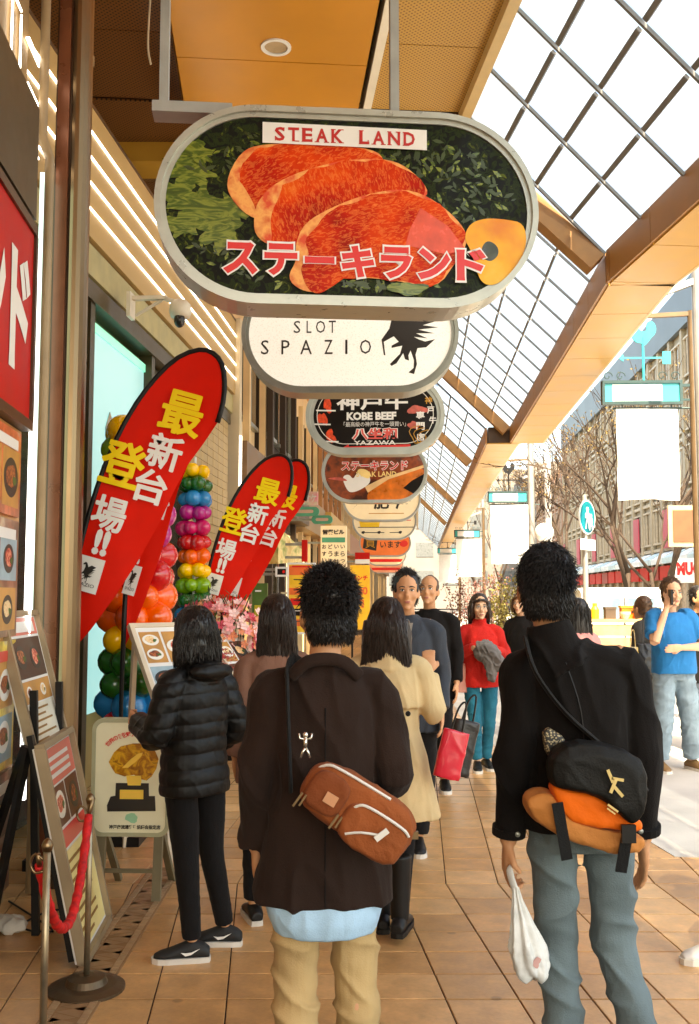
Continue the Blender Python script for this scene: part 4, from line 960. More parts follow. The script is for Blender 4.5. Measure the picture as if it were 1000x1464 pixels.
M_plate = mat('plate_print', S(240, 234, 222), .35, var=.03); M_garn = mat('garnish_print', S(74, 96, 30), .5, var=.3, vs_=40)
M_dishbg = [mat('dish_ground_%d' % i, c, .4, var=.25, vs_=6) for i, c in enumerate((S(96, 44, 18), S(196, 140, 70), S(150, 176, 186), S(60, 26, 14)))]
M_dishfd = [ramp_mat('grilled_meat_print', [(.3, S(70, 26, 10)), (.5, S(140, 66, 26)), (.62, S(196, 110, 56)), (.75, S(90, 36, 14))], 60, rough=.4), ramp_mat('rice_print', [(.3, S(214, 150, 70)), (.5, S(246, 222, 170)), (.7, S(226, 120, 50))], 70, rough=.4), ramp_mat('red_meat_slices_print', [(.3, S(150, 30, 18)), (.5, S(206, 70, 44)), (.62, S(240, 180, 150)), (.75, S(170, 40, 22))], 60, rough=.4)]
def dish(O, R, U, w, h, seed, parent, world=False):
    r = random.Random(seed); O, R, U = Vector(O), Vector(R).normalized(), Vector(U).normalized(); N = R.cross(U).normalized()
    p = put('dish_photo', MB().prism([(-w/2, -h/2), (w/2, -h/2), (w/2, h/2), (-w/2, h/2)], O, R, U, .0012), M_dishbg[r.randrange(4)], parent, world)
    n = 2 if w > 1.5*h or h > 1.5*w else 1
    for k in range(n):
        cx, cy = ((k-.5*(n-1))*w*.46, r.uniform(-.04, .04)*h) if w >= h else (r.uniform(-.04, .04)*w, (k-.5*(n-1))*h*.46)
        s = min(w, h)*(.42 if n == 1 else .36)
        put('plate_print', MB().prism(blob(cx, cy, s*1.12, s*.82, 22, .01, k), O+N*.0012, R, U, .0008), M_plate if r.random() < .7 else M_blklet, p, world)
        put('food_print', MB().prism(blob(cx-.06*s, cy+.06*s, s*.72, s*.5, 18, .14, seed+k), O+N*.0022, R, U, .0008), M_dishfd[r.randrange(3)], p, world)
        put('garnish_print', MB().prism(blob(cx+.5*s, cy-.1*s, s*.26, s*.22, 12, .3, seed+k+3), O+N*.003, R, U, .0006), M_garn, p, world)
    return p
# menu boards leaning at the left
def lean_board(name, corners, label, bands, legs, dep=.03):
    """corners: bottom near, bottom far, top far, top near in world space"""
    bn, bf_, tf, tn = corners; t = thing(name, label, 'menu board', ((bn.x+bf_.x)/2, (bn.y+bf_.y)/2, 0))
    R = (bf_-bn); U = (tn-bn); N = R.cross(U).normalized()
    mb = MB(); mb.add([bn, bf_, tf, tn]+[p-N*dep for p in (bn, bf_, tf, tn)], [(0, 1, 2, 3), (7, 6, 5, 4), (0, 4, 5, 1), (1, 5, 6, 2), (2, 6, 7, 3), (3, 7, 4, 0)])
    put('panel', mb, M_white_pr, t, world=True)
    q = lambda u, v: tuple(bn+R*u+U*v)
    fr = MB(); e = .012
    for a, b in (((0, 0), (1, 0)), ((1, 0), (1, 1)), ((1, 1), (0, 1)), ((0, 1), (0, 0))):
        fr.bar(Vector(q(*a))+N*.004, Vector(q(*b))+N*.004, .028, .045, tuple(N))
    put('frame', fr, mat('aged_brass_frame', (.34, .25, .15), .4, .3), t, world=True)
    for (u0, v0, u1, v1, m_, nm) in bands:
        if nm == 'dish_photo':
            dish(bn+R*((u0+u1)/2)+U*((v0+v1)/2)+N*.003, R, U, (u1-u0)*R.length, (v1-v0)*U.length, int(u0*100+v0*37), t, True); continue
        b_ = MB().prism([(u0*R.length, v0*U.length), (u1*R.length, v0*U.length), (u1*R.length, v1*U.length), (u0*R.length, v1*U.length)], bn+N*.003*(1 if nm != 'text_row' else 1.8), R.normalized(), U.normalized(), .001)
        put(nm, b_, m_, t, world=True)
    for a, b in legs: put('leg', MB().bar(a, b, .035, .025), M_black, t, world=True)
    return t
M_food = [ramp_mat('dish_photo_%d' % i, s_, 22, rough=.3, coat=.3, dist=.8) for i, s_ in enumerate((
    [(.3, S(120, 60, 16)), (.5, S(226, 190, 120)), (.6, S(200, 96, 40)), (.75, S(250, 240, 220))],
    [(.3, S(70, 40, 20)), (.5, S(190, 130, 60)), (.6, S(240, 214, 160)), (.75, S(120, 130, 50))],
    [(.3, S(60, 110, 150)), (.5, S(226, 232, 226)), (.62, S(250, 246, 236)), (.75, S(230, 150, 90))]))]
M_rosep = mat('rose_print', S(226, 120, 104), .45, var=.08); M_palep = mat('pale_yellow_print', S(240, 222, 150), .45, var=.08)
b2 = [Vector((-1.15, 4.36, .02)), Vector((-1.19, 4.95, .02)), Vector((-1.40, 4.95, .93)), Vector((-1.36, 4.36, .93))]
rows = [(.05, .80, .95, .97, M_rosep, 'headline_panel'), (.06, .60, .48, .79, M_food[1], 'dish_photo'), (.52, .60, .94, .79, M_food[0], 'dish_photo'), (.05, .50, .95, .585, M_redlet, 'headline_panel'), (.05, .03, .95, .485, M_palep, 'price_panel')]
for i in range(9): rows.append((.12, .06+i*.046, .12+.7*(.6+.4*math.sin(i*2.1)**2), .075+i*.046, mat('faded_text', S(150, 110, 50), .6), 'text_row'))
for i in range(3): rows.append((.15, .83+i*.04, .8, .85+i*.04, M_white_pr, 'text_row'))
lean_board('menu_board', b2, 'lower leaning menu board on the floor with pink head and yellow price panel', rows, [(b2[0]+Vector((-.05, .03, 0)), b2[3]+Vector((-.05, .03, .05))), (Vector((-1.62, 4.5, 0)), b2[3]+Vector((-.06, .04, 0)))])
b1 = [Vector((-1.50, 4.72, .84)), Vector((-1.52, 5.30, .84)), Vector((-1.70, 5.30, 1.50)), Vector((-1.68, 4.72, 1.50))]
rows = [(.06, .84, .94, .97, M_rosep, 'headline_panel'), (.06, .52, .94, .82, M_food[1], 'dish_photo'), (.06, .34, .94, .50, M_food[2], 'dish_photo'), (.06, .03, .94, .33, mat('pale_grey_print', S(226, 220, 200), .45), 'price_panel')]
for i in range(6): rows.append((.12, .06+i*.045, .12+.7*(.6+.4*math.sin(i*1.7)**2), .075+i*.045, mat('faded_text', (1, 1, 1)), 'text_row'))
rows.append((.12, .86, .85, .94, M_white_pr, 'text_row'))
lean_board('menu_board', b1, 'higher menu board on a black easel at the left edge, dish photos and grey text', rows, [(b1[0]+Vector((.02, .05, -.84)), b1[0]+Vector((-.02, .05, .3))), (b1[1]+Vector((.02, -.05, -.84)), b1[1]+Vector((-.02, -.05, .3))), (Vector((-1.72, 4.4, 0)), b1[0]+Vector((-.03, -.02, .05)))])
for p_, c_, h_, sd in LATER:
    n = 2 if h_ > .45 else 1
    for k in range(n):
        for e in (-1, 1): dish(Vector(c_)+Y*(e*.165)+Z*((k-.5*(n-1))*h_*.42), Y, Z, .30, h_*(.36 if n == 2 else .66), sd*3+k+e, p_.parent)
# tilted display stands by the flowers
def display_stand(c, rz, label, w=.62, h=.8, z0=.62, lean=.38):
    t = thing('display_stand', label, 'display stand', c, rz, 'white framed display stands')
    a = math.radians(52); U = Vector((0, math.cos(a), math.sin(a))); O = Vector((0, -.1, z0)); R = X
    put('panel', MB().prism([(-w/2, 0), (w/2, 0), (w/2, h), (-w/2, h)], O, R, U, .02), M_white_pr, t)
    put('frame', MB().ring_prism([(-w/2-.03, -.03), (w/2+.03, -.03), (w/2+.03, h+.03), (-w/2-.03, h+.03)], [(-w/2, 0), (w/2, 0), (w/2, h), (-w/2, h)], O-R.cross(U)*-.012, R, U, .04), mat('white_wood_frame', (.70, .58, .42), .4, var=.06), t)
    N = R.cross(U)
    for i, (x0, y0, x1, y1, m_) in enumerate(((-.9, .62, -.1, .95, 0), (0, .62, .9, .95, 1), (-.9, .32, .1, .58, 2), (.15, .32, .9, .58, 0), (-.9, .04, .9, .28, 1))):
        dish(O+R*((x0+x1)*w/4)+U*((y0+y1)*h/2)+N*.003, R, U, (x1-x0)*w/2, (y1-y0)*h, i*7+int(w*50)+m_, t)
    for s in (-1, 1):
        put('leg', MB().bar((s*w*.45, -.05, z0+.05), (s*w*.45, -.12, 0), .03), mat('white_wood_frame', (1, 1, 1)), t)
        put('leg', MB().bar((s*w*.45, .35, z0+.55), (s*w*.45, .45, 0), .03), mat('white_wood_frame', (1, 1, 1)), t)
    put('stretcher', MB().bar((-w*.45, .40, .3), (w*.45, .40, .3), .025), mat('white_wood_frame', (1, 1, 1)), t)
display_stand(Vector((-1.02, 6.15, 0)), math.radians(40), 'white framed tilted display of dish photos left of the jacket woman', .36, .72, .82)
display_stand(Vector((-.84, 8.6, 0)), math.radians(62), 'white framed tilted display right of the pink flower stand', .42, .62, .72)
# pink flower stand
fs = thing('flower_stand', 'congratulatory stand of pink blossoms with white legs beside the flags', 'flower stand', (-1.12, 8.9, 0))
for s in (-1, 1):
    put('leg', MB().bar((s*.18, -.05, .95), (s*.3, -.15, 0), .025), M_white, fs); put('leg', MB().bar((s*.15, .05, .95), (s*.25, .2, 0), .025), M_white, fs)
put('black_pot', MB().loft([(.88, .2, .14, 0), (1.05, .26, .18, 0), (1.07, .26, .18, 0)], 20, 2.6), M_black, fs)
M_bl = [mat('blossom_%d' % i, c, .6, var=.1) for i, c in enumerate((S(244, 160, 160), S(250, 206, 200), S(214, 70, 90), S(240, 150, 110)))]
rf = random.Random(21)
petal = MB()
for i in range(5):
    a = 2*PI*i/5; q = Vector((math.cos(a), math.sin(a), 0)); s = Vector((-math.sin(a), math.cos(a), 0))
    petal.add([(0, 0, 0), q*.026+s*.016+Z*.008, q*.044+Z*.016, q*.026-s*.016+Z*.008], [(0, 1, 2, 3)])
petal.ell((0, 0, .004), (.008, .008, .006), n=6, m=4)
pms = []
for m_ in M_bl:
    me = petal.mesh('blossom'); me.materials.append(m_); pms.append(me)
for i in range(240):
    a, b = rf.uniform(0, 2*PI), rf.uniform(-.6, 1.4); r_ = rf.uniform(.6, 1)
    p = Vector((math.cos(a)*math.cos(b)*.44*r_-.06, math.sin(a)*math.cos(b)*.24*r_, 1.28+math.sin(b)*.30*r_))
    if i % 6 == 0: p = Vector((rf.uniform(-.35, .3), -.2+rf.uniform(-.05, .05), rf.uniform(.75, 1.0)))
    o = bpy.data.objects.new('blossom', rf.choice(pms)); COL.objects.link(o); o.parent = fs; o.location = p
    d = (p-Vector((0, 0, 1.2))).normalized()*.7+Vector((0, -.5, .1)); o.rotation_euler = d.to_track_quat('Z', 'Y').to_euler(); q = rf.uniform(.8, 1.4); o.scale = (q, q, q)
lv = MB()
for i in range(160):
    p = Vector((rf.gauss(-.05, .2), rf.gauss(0, .1), rf.gauss(1.25, .14))); d = Vector((rf.gauss(0, 1), rf.gauss(0, 1), rf.gauss(0, 1))).normalized(); s = d.cross(Z).normalized()*.012
    lv.add([p, p+d*.04+s, p+d*.09, p+d*.04-s], [(0, 1, 2, 3)])
for i in range(26):
    p = Vector((rf.uniform(-.3, .2), rf.uniform(-.12, .1), 1.1)); lv.tube([p, p+Vector((rf.uniform(-.08, .08), 0, .3)), p+Vector((rf.uniform(-.16, .16), rf.uniform(-.1, .05), .5))], .004, 4)
put('foliage', lv, mat('bouquet_leaf', S(60, 74, 26), .6), fs, kind='stuff')
# second, lower bunch in front of the balloons
f2 = thing('flower_basket', 'reddish pink fern-like bouquet between the balloon columns', 'flowers', (-1.2, 8.2, 0))
put('basket', MB().loft([(0, .15, .15, 0), (.9, .17, .17, 0), (.95, .18, .18, 0)], 20, 2), M_white, f2)
fr_ = MB()
for i in range(60):
    a = rf.uniform(0, 2*PI); e = rf.uniform(.2, 1.3); d = Vector((math.cos(a)*math.cos(e), math.sin(a)*math.cos(e), math.sin(e))); b = Vector((0, 0, .95)); s = d.cross(Z).normalized()
    for k in range(7):
        p = b+d*(.08+k*.05)-Z*(.004*k*k)
        for g in (-1, 1): fr_.add([p, p+s*g*(.05-.004*k)+d*.03, p+d*.02], [(0, 1, 2)])
put('fern_spray', fr_, mat('rose_fern', S(206, 72, 80), .6, var=.2), f2, kind='stuff')
# small white door stop box behind trophy board
sb = thing('floor_lamp_box', 'small white domed floor light on a black base behind the trophy board', 'floor light', G(132, 1082))
put('base', MB().box((0, 0, .02), (.16, .14, .04)), M_black, sb); put('dome', MB().loft([(.04, .06, .06, 0), (.09, .055, .055, 0), (.13, .03, .03, 0), (.14, .01, .01, 0)], 16, 2), M_white_pr, sb, smooth=True)
# ------------------------------------------------------------------ the street side
M_pole = mat('grey_post', (.34, .33, .31), .4, .4, .1)
M_brpole = mat('brown_post', (.16, .10, .05), .4, .4, .12)
M_signt = mat('teal_street_sign', (.02, .42, .44), .35, var=.1)
M_cloth = mat('white_banner_cloth', (.80, .80, .78), .7, var=.04, bump=.15, bs=12)
M_iron = mat('green_black_iron', (.02, .05, .05), .5, .2)
def street_sign(px, d, zt, w, label, label_b, pole_dx, cock_m, bh, bw):
    c = P(px, 850, d); t = thing('street_name_sign', label, 'street sign', (c.x, d, zt-.34), -A2*.5, 'street signs with weathercocks')
    h = .34
    put('panel', MB().box((0, 0, h/2), (w-.05, .05, h-.05)), M_signt, t)
    put('frame', MB().ring_prism([(w/2, h/2), (-w/2, h/2), (-w/2, -h/2), (w/2, -h/2)], [(w/2-.04, h/2-.04), (-w/2+.04, h/2-.04), (-w/2+.04, -h/2+.04), (w/2-.04, -h/2+.04)], (0, -.05, h/2), X, Z, .1), M_iron, t)
    put('white_field', MB().box((-.06*w, -.027, h/2), (w*.62, .006, h-.1)), M_white, t)
    vn = MB()
    vn.tube([(0.03*w, 0, h), (.03*w, 0, h+.62)], .018, 8); vn.bar((-.22*w, 0, h+.33), (.3*w, 0, h+.33), .022)
    vn.prism([(.27*w, h+.24), (.37*w, h+.24), (.37*w, h+.42), (.27*w, h+.42)], (0, -.01, 0), X, Z, .02)
    vn.prism([(-.22*w, h+.28), (-.28*w, h+.33), (-.22*w, h+.38)], (0, -.01, 0), X, Z, .02)
    put('weathervane', vn, cock_m, t)
    ck = [(-.14, .0), (-.17, .08), (-.13, .16), (-.17, .17), (-.13, .22), (-.10, .26), (-.06, .22), (-.05, .14), (.0, .10), (.06, .12), (.05, .2), (.08, .26), (.15, .25), (.19, .17), (.18, .08), (.12, .02), (.06, -.06), (.02, -.10), (-.02, -.06), (-.09, -.05)]
    put('weathercock', MB().prism([(x+.03*w, z+h+.60) for x, z in smooth_poly(ck, 1)], (0, -.015, 0), X, Z, .03), cock_m, t)
    for s in (-1, 1):
        sc = MB()
        for k in range(2):
            sc.tube([(s*w*(.42-.16*k)+.07*math.cos(a)*(1-a/9), 0, h+.07+.07*math.sin(a)*(1-a/9)) for a in [i*.5 for i in range(14)]], .008, 5)
        put('scroll', sc, M_iron, t)
    put('arm', MB().bar((w/2-.02, 0, h*.8), (pole_dx+.02, 0, h*.8), .04).bar((w/2-.02, 0, h*.2), (pole_dx+.02, 0, h*.2), .03), M_iron, t)
    o = Vector((c.x, d, 0))+Vector((math.cos(A2*.5)*pole_dx, -math.sin(A2*.5)*pole_dx, 0))
    p = thing('lamp_post', label_b, 'post', o, -A2*.5, 'posts of the street signs')
    put('pole', MB().tube([(0, 0, -.1), (0, 0, 1.0), (0, 0, 1.02), (0, 0, zt+1.0)], [.085, .085, .06, .055], 14), M_brpole, p, smooth=False)
    put('base', MB().loft([(-.13, .16, .16, 0), (.1, .15, .15, 0), (.2, .1, .1, 0)], 16, 2), M_brpole, p)
    put('bracket', MB().bar((0, 0, zt+.96), (-.9, 0, zt+.92), .06), M_brpole, p)
    # cloth banner below the sign
    b = thing('cloth_banner', 'white cloth banner hung under %s' % label_b.split(' beside ')[1], 'banner', (c.x+.06*w, d, zt-.40-bh), -A2*.5, 'white banners along the kerb')
    mb = MB(); n, m = 16, 20
    for s in (0, .006):
        for i in range(m+1):
            for j in range(n+1):
                x, z = -bw/2+bw*j/n, bh*i/m
                mb.v.append((x, s+.03*math.sin(x*7+z*2)*(1-i/m)+.012*math.sin(z*9+x*3), z+.01*math.cos(x*8)*(1-i/m)))
    W = n+1; Q_ = W*(m+1)
    for i in range(m):
        for j in range(n):
            a = i*W+j; mb.f += [(a, a+1, a+W+1, a+W), (a+Q_, a+W+Q_, a+W+1+Q_, a+1+Q_)]
    put('cloth', mb, M_cloth, b, smooth=True)
    put('rod', MB().tube([(-bw/2-.04, .003, bh+.012), (bw/2+.3, .003, bh+.012)], .014, 8), M_iron, b)
    [put('hanger', MB().bar((q*bw*.4, 0, bh+.01), (q*bw*.4, 0, bh+.09), .015), M_iron, b) for q in (-1, 1)]
street_sign(925, 13.6, 4.6, 1.12, 'largest teal street sign at the right with teal weathercock on top', 'brown post beside the largest teal sign', .72, M_teal, 1.28, .86)
street_sign(728, 29, 4.66, 1.18, 'middle teal street sign with black weathercock, seen below the roof beam', 'brown post beside the middle teal sign', .74, M_black, 1.75, 1.15)
street_sign(669, 44, 4.5, 1.16, 'third teal street sign along the kerb, small in the distance', 'brown post beside the third teal sign', .74, M_black, 1.7, 1.15)
street_sign(640, 59, 4.4, 1.16, 'farthest teal street sign, tiny near the end of the roof', 'brown post beside the farthest teal sign', .74, M_black, 1.7, 1.15)
# eave posts carrying the roof beam
for i, (px, d, lb) in enumerate(((786, 31, 'pale arcade post right of the middle teal sign'), (762, 25, 'slim grey arcade post just left of the pale one'), (692, 47, 'grey arcade post beyond the third teal sign'), (1012, 12.2, 'tall grey post at the right edge carrying a roof bracket'))):
    c = P(px, 850, d); t = thing('arcade_post', lb, 'post', (c.x, d, 0), 0, 'posts under the arcade eave')
    put('pole', MB().tube([(0, 0, -.1), (0, 0, 6.2)], .11 if i == 0 else .085, 16), mat('pale_post', (.58, .54, .50), .4, .2, .06) if i == 0 else M_pole, t)
    put('foot', MB().loft([(-.13, .2, .2, 0), (.05, .2, .2, 0), (.1, .13, .13, 0)], 16, 2), M_pole, t)
    put('bracket', MB().bar((0, 0, 5.6), (-.8, 0, 5.3), .08), M_pole, t)
# pedestrian sign
ps = P(838, 850, 14.2); t = thing('pedestrian_sign', 'round blue walker sign over a small white plate on grey pole', 'road sign', (ps.x, 14.2, 0), math.radians(50))
put('pole', MB().tube([(0, 0, -.1), (0, 0, 3.05)], .04, 12), M_pole, t)
put('disc', MB().prism(circ(.25), (0, -.05, 2.72), X, Z, .02), M_white, t)
put('blue_face', MB().prism(circ(.23), (0, -.0515, 2.72), X, Z, .004), mat('blue_green_sign', (.0, .20, .25), .45, spec=.2, var=.05), t)
wk = [(-.03, .17), (.03, .17), (.05, .13), (.03, .09), (.07, .05), (.08, -.04), (.05, -.02), (.04, .02), (.04, -.06), (.07, -.14), (.06, -.2), (.03, -.2), (.02, -.12), (-.01, -.07), (-.04, -.13), (-.05, -.2), (-.09, -.2), (-.07, -.10), (-.04, -.03), (-.05, .03), (-.08, -.03), (-.10, -.01), (-.07, .06), (-.03, .09), (-.05, .13)]
put('walker', MB().prism([(x*.86, z*.86) for x, z in wk], (0, -.0535, 2.72), X, Z, .003).prism([(x+.11, z*.66-.06) for x, z in [(q[0]*.66, q[1]) for q in wk]], (0, -.0535, 2.72), X, Z, .003), M_whlet, t)
put('plate', MB().box((0, -.05, 2.32), (.46, .015, .16)), M_white, t)
put('clamp', MB().box((0, -.02, 2.9), (.1, .06, .03)).box((0, -.02, 2.55), (.1, .06, .03)).box((0, -.02, 2.32), (.1, .06, .03)), M_alu, t)
# globe street lamp
lp = P(780, 850, 24.5); t = thing('globe_lamp', 'street lamp with white globe right of the middle banner', 'street lamp', (lp.x, 24.5, 0))
put('pole', MB().tube([(0, 0, -.1), (0, 0, 2.9)], .05, 12), M_brpole, t); put('globe', MB().ell((0, 0, 3.15), (.24, .24, .24), n=20, m=14), M_white, t, smooth=True); put('collar', MB().loft([(2.86, .07, .07, 0), (2.95, .11, .11, 0)], 14, 2), M_brpole, t)

# --- buildings across the street
def facade(y0, L, H, label, wall_c, win_m, rows, bays, frame_c, lat=11.6, fascia=None, group='buildings across the street'):
    o = Vector((lane(lat, y0), y0, 0))
    t = thing('street_building', label, 'building', o, -A2, group)
    m_ = mat('facade_%d' % int(y0), wall_c, .6, var=.12, vs_=1.0); fm = mat('facade_trim_%d' % int(y0), frame_c, .5)
    put('wall', MB().box((4, L/2, H/2), (8, L-.1, H)), m_, t)
    bw = L/bays; z = 3.6
    hh = (H-z-(1.9 if fascia else .6))/max(rows, 1)
    gm = MB().box((-.02, 0, 0), (.06, bw-.5, hh-.7)).mesh('window'); gm.materials.append(win_m)
    fr = MB()
    for yy in (-bw/2+.22, -bw/6, bw/6, bw/2-.22): fr.box((-.08, yy, 0), (.08, .07, hh-.66))
    for zz in (-hh/2+.33, hh/2-.33): fr.box((-.10, 0, zz), (.1, bw-.4, .08))
    fme = fr.mesh('frame'); fme.materials.append(fm)
    for r in range(rows):
        for b in range(bays):
            w_ = bpy.data.objects.new('window', gm); COL.objects.link(w_); w_.parent = t; w_.location = (0, (b+.5)*bw, z+(r+.5)*hh)
            f_ = bpy.data.objects.new('frame', fme); COL.objects.link(f_); f_.parent = w_
        put('string_course', MB().box((-.06, L/2, z+r*hh+.02), (.14, L-.2, .14)), fm, t)
    for b in range(bays+1): put('pier', MB().box((-.1, min(max(b*bw, .2), L-.2), H/2-.02), (.18, .32, H-.1)), m_, t)
    if fascia: put('parapet', MB().box((-.16, L/2, H-.9), (.2, L-.12, 1.75)), mat('parapet_%d' % int(y0), fascia, .5, var=.08, vs_=.8), t)
    return t, bw
M_winb = mat('blue_grey_window', (.035, .05, .06), .1, var=.3, vs_=.6, spec=.7)
M_wing = mat('golden_window', (.10, .06, .02), .12, var=.4, vs_=.5, spec=.7)
facade(14, 16, 12.2, 'near grey building across the street with a brown shop board', (.11, .105, .10), M_winb, 3, 7, (.16, .15, .14), fascia=(.085, .10, .105))
tA, bwA = facade(30.2, 44, 14.4, 'long grey-topped building behind the trees with red shop fronts below', (.33, .275, .185), M_wing, 4, 22, (.45, .38, .27), fascia=(.10, .125, .14))
facade(74.6, 16, 11.5, 'tan building with pink panels further down the far side', (.34, .2, .13), M_winb, 3, 8, (.4, .3, .22), fascia=None)
facade(91, 20, 14, 'pale building at the far end across the street', (.26, .23, .19), M_winb, 4, 12, (.3, .28, .25), fascia=(.14, .16, .17))
# red shop fronts, awnings and pink hangings of the long building
for k in range(22):
    y = (k+.5)*bwA
    put('red_shop_sign', MB().box((-.24, y, 2.55), (.22, bwA-.3, .62)), M_red if k % 3 != 1 else mat('deep_red_panel', S(150, 30, 18), .5), tA)
    put('shop_glass', MB().box((-.02, y, 1.15), (.06, bwA-.5, 2.1)), mat('tan_shop_glass', (.35, .25, .15), .2, var=.4), tA)
    a = MB(); a.add([(-.1, y-bwA*.4, 3.5), (-.1, y+bwA*.4, 3.5), (-.75, y+bwA*.4, 3.15), (-.75, y-bwA*.4, 3.15), (-.1, y-bwA*.4, 2.98), (-.1, y+bwA*.4, 2.98), (-.75, y+bwA*.4, 2.92), (-.75, y-bwA*.4, 2.92)], [(0, 1, 2, 3), (7, 6, 5, 4), (3, 2, 6, 7), (0, 3, 7, 4), (1, 5, 6, 2)])
    put('awning', a, mat('pale_awning', (.62, .68, .68), .5) if k % 2 == 0 else mat('blue_grey_awning', (.42, .56, .58), .5), tA)
    if k % 3 == 0: put('pink_hanging', MB().box((-.22, y, 4.5), (.06, bwA*.55, 1.7)), mat('pink_panel', S(176, 70, 84), .5), tA)
ms = thing('red_letter_sign', 'white shop sign with red letters above the man in the blue shirt', 'sign', (lane(10.5, 36), 36, 2.1), math.radians(-20))
put('panel', MB().box((0, 0, .38), (1.3, .1, .9)), M_white, ms); put_text('lettering', 'MUCO', (0, -.052, .45), X, Z, 1.15, .5, M_redlet, ms, .06)
put('bracket', MB().box((.4, .3, .4), (.05, .6, .05)), M_alu, ms)
bs = thing('brown_board', 'brown framed board at the right edge above the red shop front', 'sign', P(988, 775, 17.0), -A2)
put('panel', MB().box((.2, 0, .28), (1.0, .08, .55)), mat('dark_chestnut', (.16, .06, .02), .5), bs); put('frame', MB().box((.2, .01, .28), (1.16, .06, .72)), mat('tan_board', (.50, .34, .18), .5), bs)
put('arm', MB().box((1.0, .05, .3), (1.0, .05, .06)), M_iron, bs)
# far end of the street
fe = thing('end_building', 'bright pale building closing the far end of the street', 'building', (7, 112, 0))
put('wall', MB().box((0, 4, 8), (40, 8, 16)), mat('pale_end_wall', (.20, .18, .155), .7, var=.15, vs_=.3), fe)
for r in range(4):
    for b in range(12): put('window', MB().box((-17+b*3.1, -.02, 3.5+r*3.2), (2, .1, 1.6)), mat('end_window', (.12, .125, .12), .3), fe)
# --- trees
M_bark = mat('bare_bark', (.05, .03, .018), .85, var=.3, vs_=8, bump=.5, bs=40)
M_bud = [mat('golden_buds', (.22, .14, .035), .6, var=.3), mat('brown_buds', (.11, .06, .025), .6, var=.3)]
def tree(px, d, hgt, seed, label, leafy=.5):
    c = P(px, 850, d); t = thing('street_tree', label, 'tree', (c.x, d, -.1), 0, 'bare trees along the street')
    r = random.Random(seed); tr, tw, bd = MB(), MB(), MB()
    def grow(p, dr, L, rad, lev):
        q = p + dr*L; mid = p+dr*L*.5+Vector((r.gauss(0, .03), r.gauss(0, .03), 0))*L
        mb = tr if lev < 2 else tw
        mb.tube([p, mid, q], [rad, rad*.82, rad*.62], 7 if lev < 2 else (5 if lev < 3 else 3))
        if lev >= 3:
            for _ in range(3):
                if r.random() < leafy:
                    b = p.lerp(q, r.uniform(.3, 1)); v = Vector((r.gauss(0, 1), r.gauss(0, 1), r.gauss(0, 1))).normalized(); s = v.cross(Vector((r.gauss(0, 1), r.gauss(0, 1), .3))).normalized()*.018
                    bd.add([b, b+v*.03+s, b+v*.07, b+v*.03-s], [(0, 1, 2, 3)])
        if lev >= 5: return
        n = (3, 3, 3, 3, 3)[lev]
        for k in range(n):
            ax = Vector((r.gauss(0, 1), r.gauss(0, 1), r.gauss(0, .3))).normalized()
            nd = (Matrix.Rotation(r.uniform(.25, .75), 3, ax) @ dr + Z*.14).normalized()
            grow(p.lerp(q, r.uniform(.65, 1) if k else 1), nd, L*r.uniform(.62, .86), rad*.62, lev+1)
    grow(Vector((0, 0, 0)), Vector((r.gauss(0, .04), r.gauss(0, .04), 1)).normalized(), hgt*.34, .095, 0)
    put('trunk', tr, M_bark, t, smooth=True); put('twigs', tw, M_bark, t, kind='stuff'); put('buds', bd, M_bud[seed % 2], t, kind='stuff')
tree(886, 24, 6.6, 2, 'bare tree right of the walker sign, its trunk above the white van', .7)
tree(812, 31, 7.0, 3, 'bare twiggy tree behind the walker sign', .9)
tree(960, 20, 6.2, 4, 'nearest bare tree at the right edge behind the largest banner', .5)
tree(935, 33, 7.2, 5, 'bare tree between the largest banner and the long building', .7)
tree(752, 42, 7.0, 6, 'golden budding tree behind the middle banner', 1.)
tree(716, 55, 7.0, 8, 'golden budding tree beyond the third teal sign', 1.)
tree(682, 66, 7.0, 10, 'golden budding tree far down the street', 1.)
# planting along the kerb
def shrub(px, d, h, w, label, m_, n=700):
    c = P(px, 850, d); t = thing('shrub', label, 'shrub', (c.x, d, -.05), 0, 'planting along the kerb'); r = random.Random(int(px)); mb, sm = MB(), MB()
    put('planter', MB().loft([(0, w*.42, w*.42, 0), (.4, w*.5, w*.5, 0), (.44, w*.5, w*.5, 0)], 16, 4), mat('stone_planter', (.40, .36, .30), .8, bump=.2), t)
    for i in range(18):
        p = Vector((r.uniform(-w*.3, w*.3), r.uniform(-w*.3, w*.3), .4)); q = p+Vector((r.gauss(0, w*.25), r.gauss(0, w*.25), h*r.uniform(.5, 1))); sm.tube([p, p.lerp(q, .5)+Z*.05, q], [.012, .009, .005], 4)
        for _ in range(n//18):
            b = p.lerp(q, r.uniform(.15, 1.05))+Vector((r.gauss(0, .09), r.gauss(0, .09), r.gauss(0, .07))); v = Vector((r.gauss(0, 1), r.gauss(0, 1), r.gauss(.3, 1))).normalized(); s = v.cross(Vector((r.gauss(0, 1), r.gauss(0, 1), .4))).normalized()*.03
            mb.add([b, b+v*.04+s, b+v*.09, b+v*.04-s], [(0, 1, 2, 3)])
    put('stems', sm, M_bark, t, kind='stuff'); put('foliage', mb, m_, t, kind='stuff')
M_lg = mat('yellow_green_leaf', (.16, .13, .025), .6, var=.35, vs_=3); M_pk = mat('dusty_pink_leaf', (.22, .09, .075), .6, var=.35, vs_=3)
shrub(742, 22, 1.9, 1.0, 'yellowish shrub in a planter left of the tall dark-haired man', M_lg)
shrub(716, 27, 1.8, 1.0, 'yellow-green shrub in a planter behind the woman in red', M_lg)
shrub(664, 36, 2.2, 1.3, 'dusty pink shrub in a planter beyond the bald man', M_pk)
shrub(700, 33, 2.2, 1.2, 'dusty pink shrub in a planter above the woman in red', M_pk)
